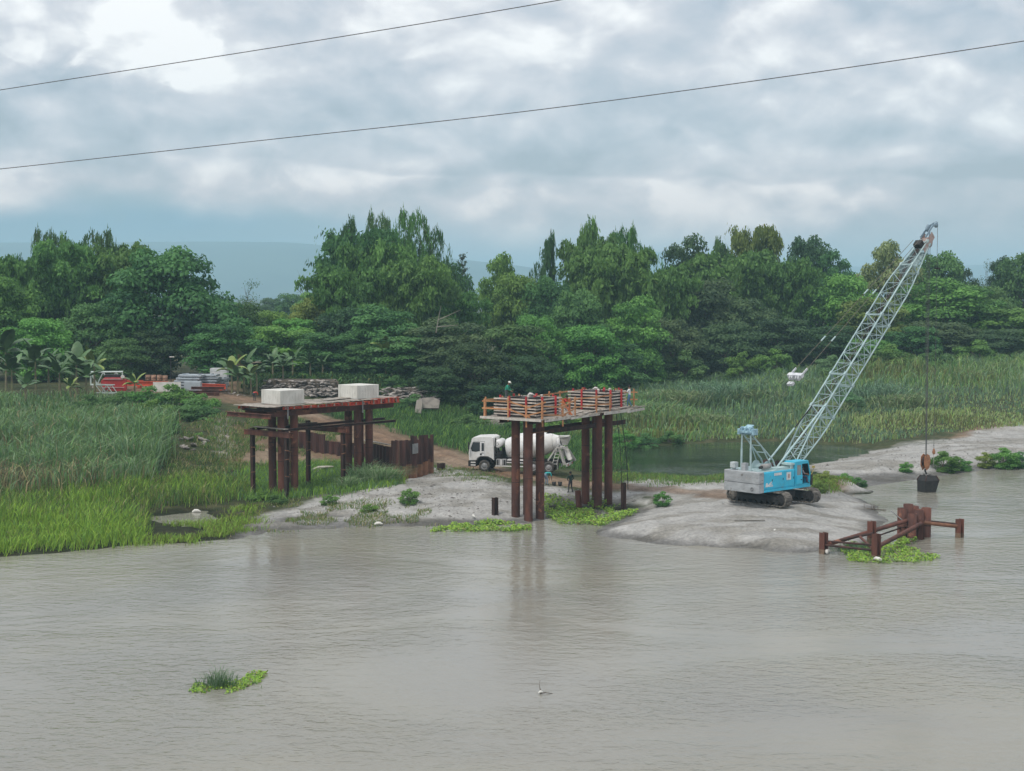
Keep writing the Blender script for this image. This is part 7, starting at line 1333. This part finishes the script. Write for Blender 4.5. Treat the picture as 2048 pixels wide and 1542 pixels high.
# ---------------------------------------------------------------- shrubs, tussocks, floating plants
def shrubs():
    S = [(545, 990, 108.5, 60, 'dark green shrub on the sand left of the left pier', 'deep', None), (520, 985, 110, 55, 'small shrub beside the dark one below the left pier', 'mid', None), (1328, 984, None, 42, 'round green shrub on the sand between pier and crane', 'mid', 1012), (1890, 903, None, 75, 'round green shrub on the gravel bank right of the hook', 'mid', 938), (1930, 918, None, 50, 'low shrub right of the round shrub on the gravel bank', 'mid', 938), (2012, 896, None, 70, 'wide green shrub on the gravel bank at the right edge', 'mid', 938), (2045, 905, None, 60, 'shrub cut by the right picture edge', 'deep', 936), (1975, 905, None, 45, 'small pale shrub between the two gravel bank shrubs', 'yellow', 935), (815, 978, None, 45, 'small weedy shrub in the middle of the grey sandbar', 'mid', 1003), (735, 1008, None, 40, 'low shrub on the sandbar below the sheet piles', 'mid', 1025), (655, 990, None, 40, 'little shrub at the sandbar edge left of the pampas tufts', 'mid', 1010), (1655, 943, None, 50, 'olive shrub on the earth mound beside the crane cab', 'yellow', 968), (1690, 948, None, 60, 'olive shrub on top of the earth mound', 'mid', 968), (1640, 963, None, 42, 'low shrub at the front of the crane tracks', 'yellow', 985), (1720, 955, None, 40, 'small dark shrub at the water end of the earth mound', 'deep', 972), (1815, 925, None, 35, 'small shrub at the shoreline left of the hook', 'mid', 945),
        (345, 770, 146, 120, 'dense green shrub in front of the white form panels', 'mid', None), (290, 775, 144, 110, 'dense shrub below the orange girder', 'mid', None), (395, 790, 144, 95, 'green shrub at the yard corner above the brown bank', 'mid', None), (365, 815, 138, 110, 'dark shrub hanging down the bank right of the reeds', 'deep', None), (415, 812, 142, 70, 'shrub beside the haul road at the bank edge', 'deep', None), (320, 830, 134, 90, 'leafy shrub where the reeds meet the bank', 'mid', None), (240, 785, 146, 100, 'shrub in front of the red machine', 'deep', None), (180, 790, 145, 90, 'shrub above the reeds below the pale boom section', 'deep', None), (390, 875, 131, 70, 'small shrub low on the brown bank', 'mid', None), (340, 930, 122, 80, 'low shrub behind the bright bank grass', 'mid', None), (1290, 868, 150, 75, 'dark shrub at the left far corner of the pond', 'deep', None), (1255, 862, 148, 60, 'shrub right of the middle pier beside the pond', 'mid', None), (1340, 862, 153, 60, 'bluish shrub on the far pond edge', 'deep', None), (385, 800, 139, 120, 'large dark shrub spilling down the bank beside the haul road', 'deep', None), (345, 850, 132, 90, 'dark shrub halfway down the bank behind the reeds', 'dark', None), (420, 840, 137, 60, 'small shrub on the grey rubble of the bank', 'mid', None), (300, 800, 140, 100, 'bright shrub above the reeds left of the bank', 'mid', None), (560, 772, 171, 60, 'shrub at the foot of the left stone wall', 'deep', None), (610, 748, 174, 70, 'leafy shrub growing over the left stone wall', 'mid', None), (655, 752, 174, 60, 'shrub on top of the left stone wall at its right end', 'deep', None), (790, 752, 172, 60, 'shrub on top of the right stone wall', 'deep', None), (1130, 800, 160, 120, 'green shrub behind the deck of the middle pier', 'mid', None), (1050, 830, 158, 90, 'dark shrub between the middle pier piles', 'deep', None), (930, 830, 158, 90, 'dark shrub above the cab of the mixer truck', 'deep', None), (830, 790, 166, 80, 'shrub in front of the broken stone wall', 'deep', None), (700, 790, 166, 50, 'shrub between the two stone walls', 'deep', None),
        (1290, 705, 205, 90, 'leafy shrub at the top of the field behind the middle pier', 'mid', None), (1370, 702, 208, 100, 'dark shrub at the top of the field left of the bluish clump', 'deep', None), (1480, 706, 208, 80, 'bright shrub at the top of the field left of the pendant ropes', 'mid', None), (1555, 700, 210, 90, 'shrub at the top of the field under the pendant ropes', 'mid', None), (1660, 712, 206, 80, 'shrub at the top of the field left of the boom', 'field', None), (1780, 690, 210, 100, 'bright shrub at the top of the field right of the boom', 'mid', None), (1870, 700, 208, 80, 'shrub at the top of the field behind the hoist ropes', 'deep', None), (1960, 682, 212, 110, 'leafy shrub at the top of the field near the right edge', 'mid', None), (1700, 785, 176, 70, 'pale shrub in the grass just right of the boom foot', 'field', None), (1210, 770, 178, 80, 'leafy shrub behind the right form of the middle pier', 'mid', None)]
    for u, vt, y, w, lb, tone, vb in S:
        if not w: continue
        if y is None:
            y = 120.0
            for _ in range(12):                            # walk down the sight line until it meets the ground
                p = AT(u, vb, y); y += (p.z - gz(p.x, y)) * 6
        tree('shrub', lb, 'shrub', u, vt, y, w, 'bush', tone, group='shrubs', sink=.12)
def grass_clumps():
    for u, vt, y, w, lb in ((1430, 718, 188, 120, 'bluish arching grass clump in the field left of the bridle'), (1345, 735, 182, 90, 'olive grass clump behind the right end of the middle pier deck'), (1300, 770, 172, 80, 'drooping grass clump beside the right end of the middle pier deck'), (1510, 745, 186, 90, 'grass clump in the field above the crane gantry'), (1740, 735, 184, 110, 'bluish grass clump in the field behind the boom'), (1800, 760, 178, 90, 'grass clump in the field left of the hoist ropes'), (1925, 715, 200, 110, 'grass clump in the field right of the hoist ropes'), (2020, 700, 206, 120, 'tall grass clump in the field at the right edge'), (1640, 775, 174, 80, 'grass clump in the field below the bridle'), (1400, 800, 166, 80, 'low grass clump near the far edge of the pond'), (1255, 790, 168, 70, 'grass clump behind the worker in the white shirt'), (1560, 725, 196, 90, 'grass clump at the foot of the trees above the bridle')):
        x = (u - CX) / F * y; top = AT(u, vt, y).z; n = 760; r = w / F * y * .30; q = np.stack([x + RS.normal(0, r, n), y + RS.normal(0, r, n)], 1); z = tz(q[:, 0], q[:, 1]); h = max(top - gz(x, y), 2.2)
        cc = [(.14, .25, .15), (.20, .30, .19), (.11, .20, .10)] if 'bluish' in lb else [(.20, .27, .12), (.15, .25, .09), (.26, .30, .16)]
        o = blades('grass_clump', lb, np.concatenate([q, z[:, None]], 1), RS.uniform(.45, 1.05, n) * h, RS.uniform(.07, .15, n), mixcol(n, cc, [3, 2, 2], .25), .75, 'grass clump', .75); wrap(o, lb, 'grass clump', 'grass clumps in the field', 'grass_clump')
def wrap(o, label, cat, group, name):
    """a clump of blades becomes a thing with its blades as one uncountable part"""
    vs = np.empty(len(o.data.vertices) * 3, np.float32); o.data.vertices.foreach_get('co', vs); vs = vs.reshape(-1, 3); c = vs.mean(0); c[2] = vs[:, 2].min(); vs -= c
    o.data.vertices.foreach_set('co', vs.ravel()); o.data.update()
    for k in ('label', 'category', 'group'):
        if k in o: del o[k]
    o.name = 'blades'; o['kind'] = 'stuff'; t = thing(name, label, cat, tuple(float(x) for x in c), 0, group); o.parent = t; return t
def tussock(label, p, h, n, cols, spread=.5, cat='grass tuft', lean=.5, name='grass_tuft'):
    p = np.array(p); q = np.tile(p, (n, 1)) + np.stack([RS.normal(0, spread * .45, n), RS.normal(0, spread * .45, n), np.zeros(n)], 1); q[:, 2] = np.maximum(tz(q[:, 0], q[:, 1]), 0)
    o = blades(name, label, q, RS.uniform(.5, 1.1, n) * h, RS.uniform(.03, .055, n), mixcol(n, cols[0], cols[1]), lean, cat, .6); wrap(o, label, cat, 'grass tufts', name)
def tussocks():
    PB = ([(.24, .36, .17), (.15, .27, .10), (.36, .44, .27)], [3, 3, 2])
    for u, v, h, lb in ((712, 970, 2.0, 'pampas tuft leftmost beside the slim right post'), (735, 962, 2.4, 'tallest arching pampas tuft before the sheet piles'), (758, 972, 2.1, 'pampas tuft in the middle before the sheet piles'), (780, 968, 1.7, 'pampas tuft at the foot of the rust red sheet piles'), (695, 978, 1.5, 'small pampas tuft behind the sandbar edge')): p = W(u, v, .85); tussock(lb, p, h * 1.25, 380, PB, .65, lean=.75)
    for u, v, h, lb in ((285, 968, 1.3, 'feathery tuft at the right edge of the reeds'), (640, 965, .9, 'grass tuft among the posts of the left pier'), (520, 968, .9, 'grass tuft at the left post of the brace frame')): p = W(u, v, 1.0); tussock(lb, p, h, 260, ([BRIGHT, GREEN], [2, 1]), .8)
def hyacinth(label, outline, n, leaf=.16, hh=.22, tall=0, cat='water plants'):
    xs = [p[0] for p in outline]; ys = [p[1] for p in outline]; Ps = []; got = 0; W_ = [W(u, v, 0) for u, v in outline]; poly = [(p.x, p.y) for p in W_]
    x0, x1, y0, y1 = min(p[0] for p in poly), max(p[0] for p in poly), min(p[1] for p in poly), max(p[1] for p in poly)
    while got < n:
        x = RS.uniform(x0, x1, n); y = RS.uniform(y0, y1, n); dx = (fbm(x, y, 1.1, 3, 55) - .5) * 1.2; dy = (fbm(x, y, 1.1, 3, 56) - .5) * 1.6; ok = inside(x + dx, y + dy, poly) & (fbm(x, y, .9, 3, 57) > .36); Ps.append(np.stack([x, y], 1)[ok]); got += ok.sum()
    P = np.concatenate(Ps)[:n]; z = np.maximum(tz(P[:, 0], P[:, 1]), 0) + RS.uniform(.02, hh, n) * (.5 + fbm(P[:, 0], P[:, 1], .8, 2, 58)); c = np.stack([P[:, 0], P[:, 1], z], 1)
    N = np.stack([RS.normal(0, .5, n), RS.normal(-.25, .5, n), np.full(n, .9)], 1); V, Fc = leaf_cards(c, N, RS.gamma(6, .17, n) * leaf, RS.uniform(.5, 1.0, n) * leaf, RS)
    col = mixcol(n, [LIME, (.24, .38, .07), BRIGHT, (.10, .20, .05), (.24, .20, .08), (.30, .40, .14)], [4, 3, 4, 2, 1, 1], .28); C = np.repeat(np.concatenate([col, np.ones((n, 1))], 1), 4, 0)
    t = thing('water_hyacinth_mat', label, cat, (float(P[:, 0].mean()), float(P[:, 1].mean()), 0)); V = V - np.array([P[:, 0].mean(), P[:, 1].mean(), 0])
    o = bpy.data.objects.new('leaves', np_mesh('leaves', V, Fc, colour_mat('grass blades'), [('blade', 'FLOAT_COLOR', C)])); COL.objects.link(o); o.parent = t; o['kind'] = 'stuff'; return t
def floating_plants():
    hyacinth('bright green floating plant strip at the sand edge left of the piles', [(862, 1060), (900, 1050), (980, 1044), (1062, 1050), (1060, 1062), (960, 1064), (870, 1064)], 2600, .15, .2)
    hyacinth('bright green floating plants in the inlet between the pile clusters', [(1090, 1030), (1095, 1010), (1180, 1008), (1275, 1020), (1265, 1034), (1200, 1052), (1110, 1046)], 4200, .16, .32)
    hyacinth('bright floating plants around the front river post', [(1680, 1108), (1700, 1092), (1780, 1088), (1860, 1104), (1872, 1120), (1800, 1128), (1700, 1124)], 2600, .15, .2)
    hyacinth('small floating plants at the foot of the cut-off river piles', [(1785, 1085), (1800, 1076), (1830, 1076), (1835, 1090), (1800, 1094)], 500, .15, .2)
    t = hyacinth('floating plant island with upright grass on the open water', [(385, 1378), (395, 1362), (440, 1368), (500, 1345), (532, 1350), (525, 1362), (480, 1378), (430, 1390), (392, 1390)], 900, .12, .12)
    p = W(438, 1374, 0); n = 330; q = np.stack([p.x + RS.normal(0, .42, n), p.y + RS.normal(0, .22, n), np.zeros(n)], 1); dist = np.abs(q[:, 0] - p.x)
    o = blades('island_grass', 'x', q, RS.uniform(.35, 1.5, n) * np.clip(1.15 - dist * .75, .3, 1), RS.uniform(.012, .026, n), mixcol(n, [(.10, .19, .09), GREEN, (.16, .24, .14)], [3, 2, 2]), .5, 'grass', .5); del o['label']; del o['category']; o.parent = t; o.location = (-t.location.x, -t.location.y, 0); o.name = 'upright_grass'
    p = W(1712, 1100, 0); n = 500; q = np.stack([p.x + RS.normal(0, .7, n), p.y + RS.normal(0, .5, n), np.zeros(n)], 1); o = blades('shore_tuft', 'bluish grass tuft between the front and left river posts', q, RS.uniform(.2, .75, n), RS.uniform(.02, .04, n), mixcol(n, [BLUEG, GREEN, (.14, .22, .14)], [3, 2, 2]), .5, 'grass tuft', .5); wrap(o, 'bluish grass tuft between the front and left river posts', 'grass tuft', None, 'grass_tuft')
build_trees(); bananas(); shrubs(); grass_clumps(); tussocks(); floating_plants()
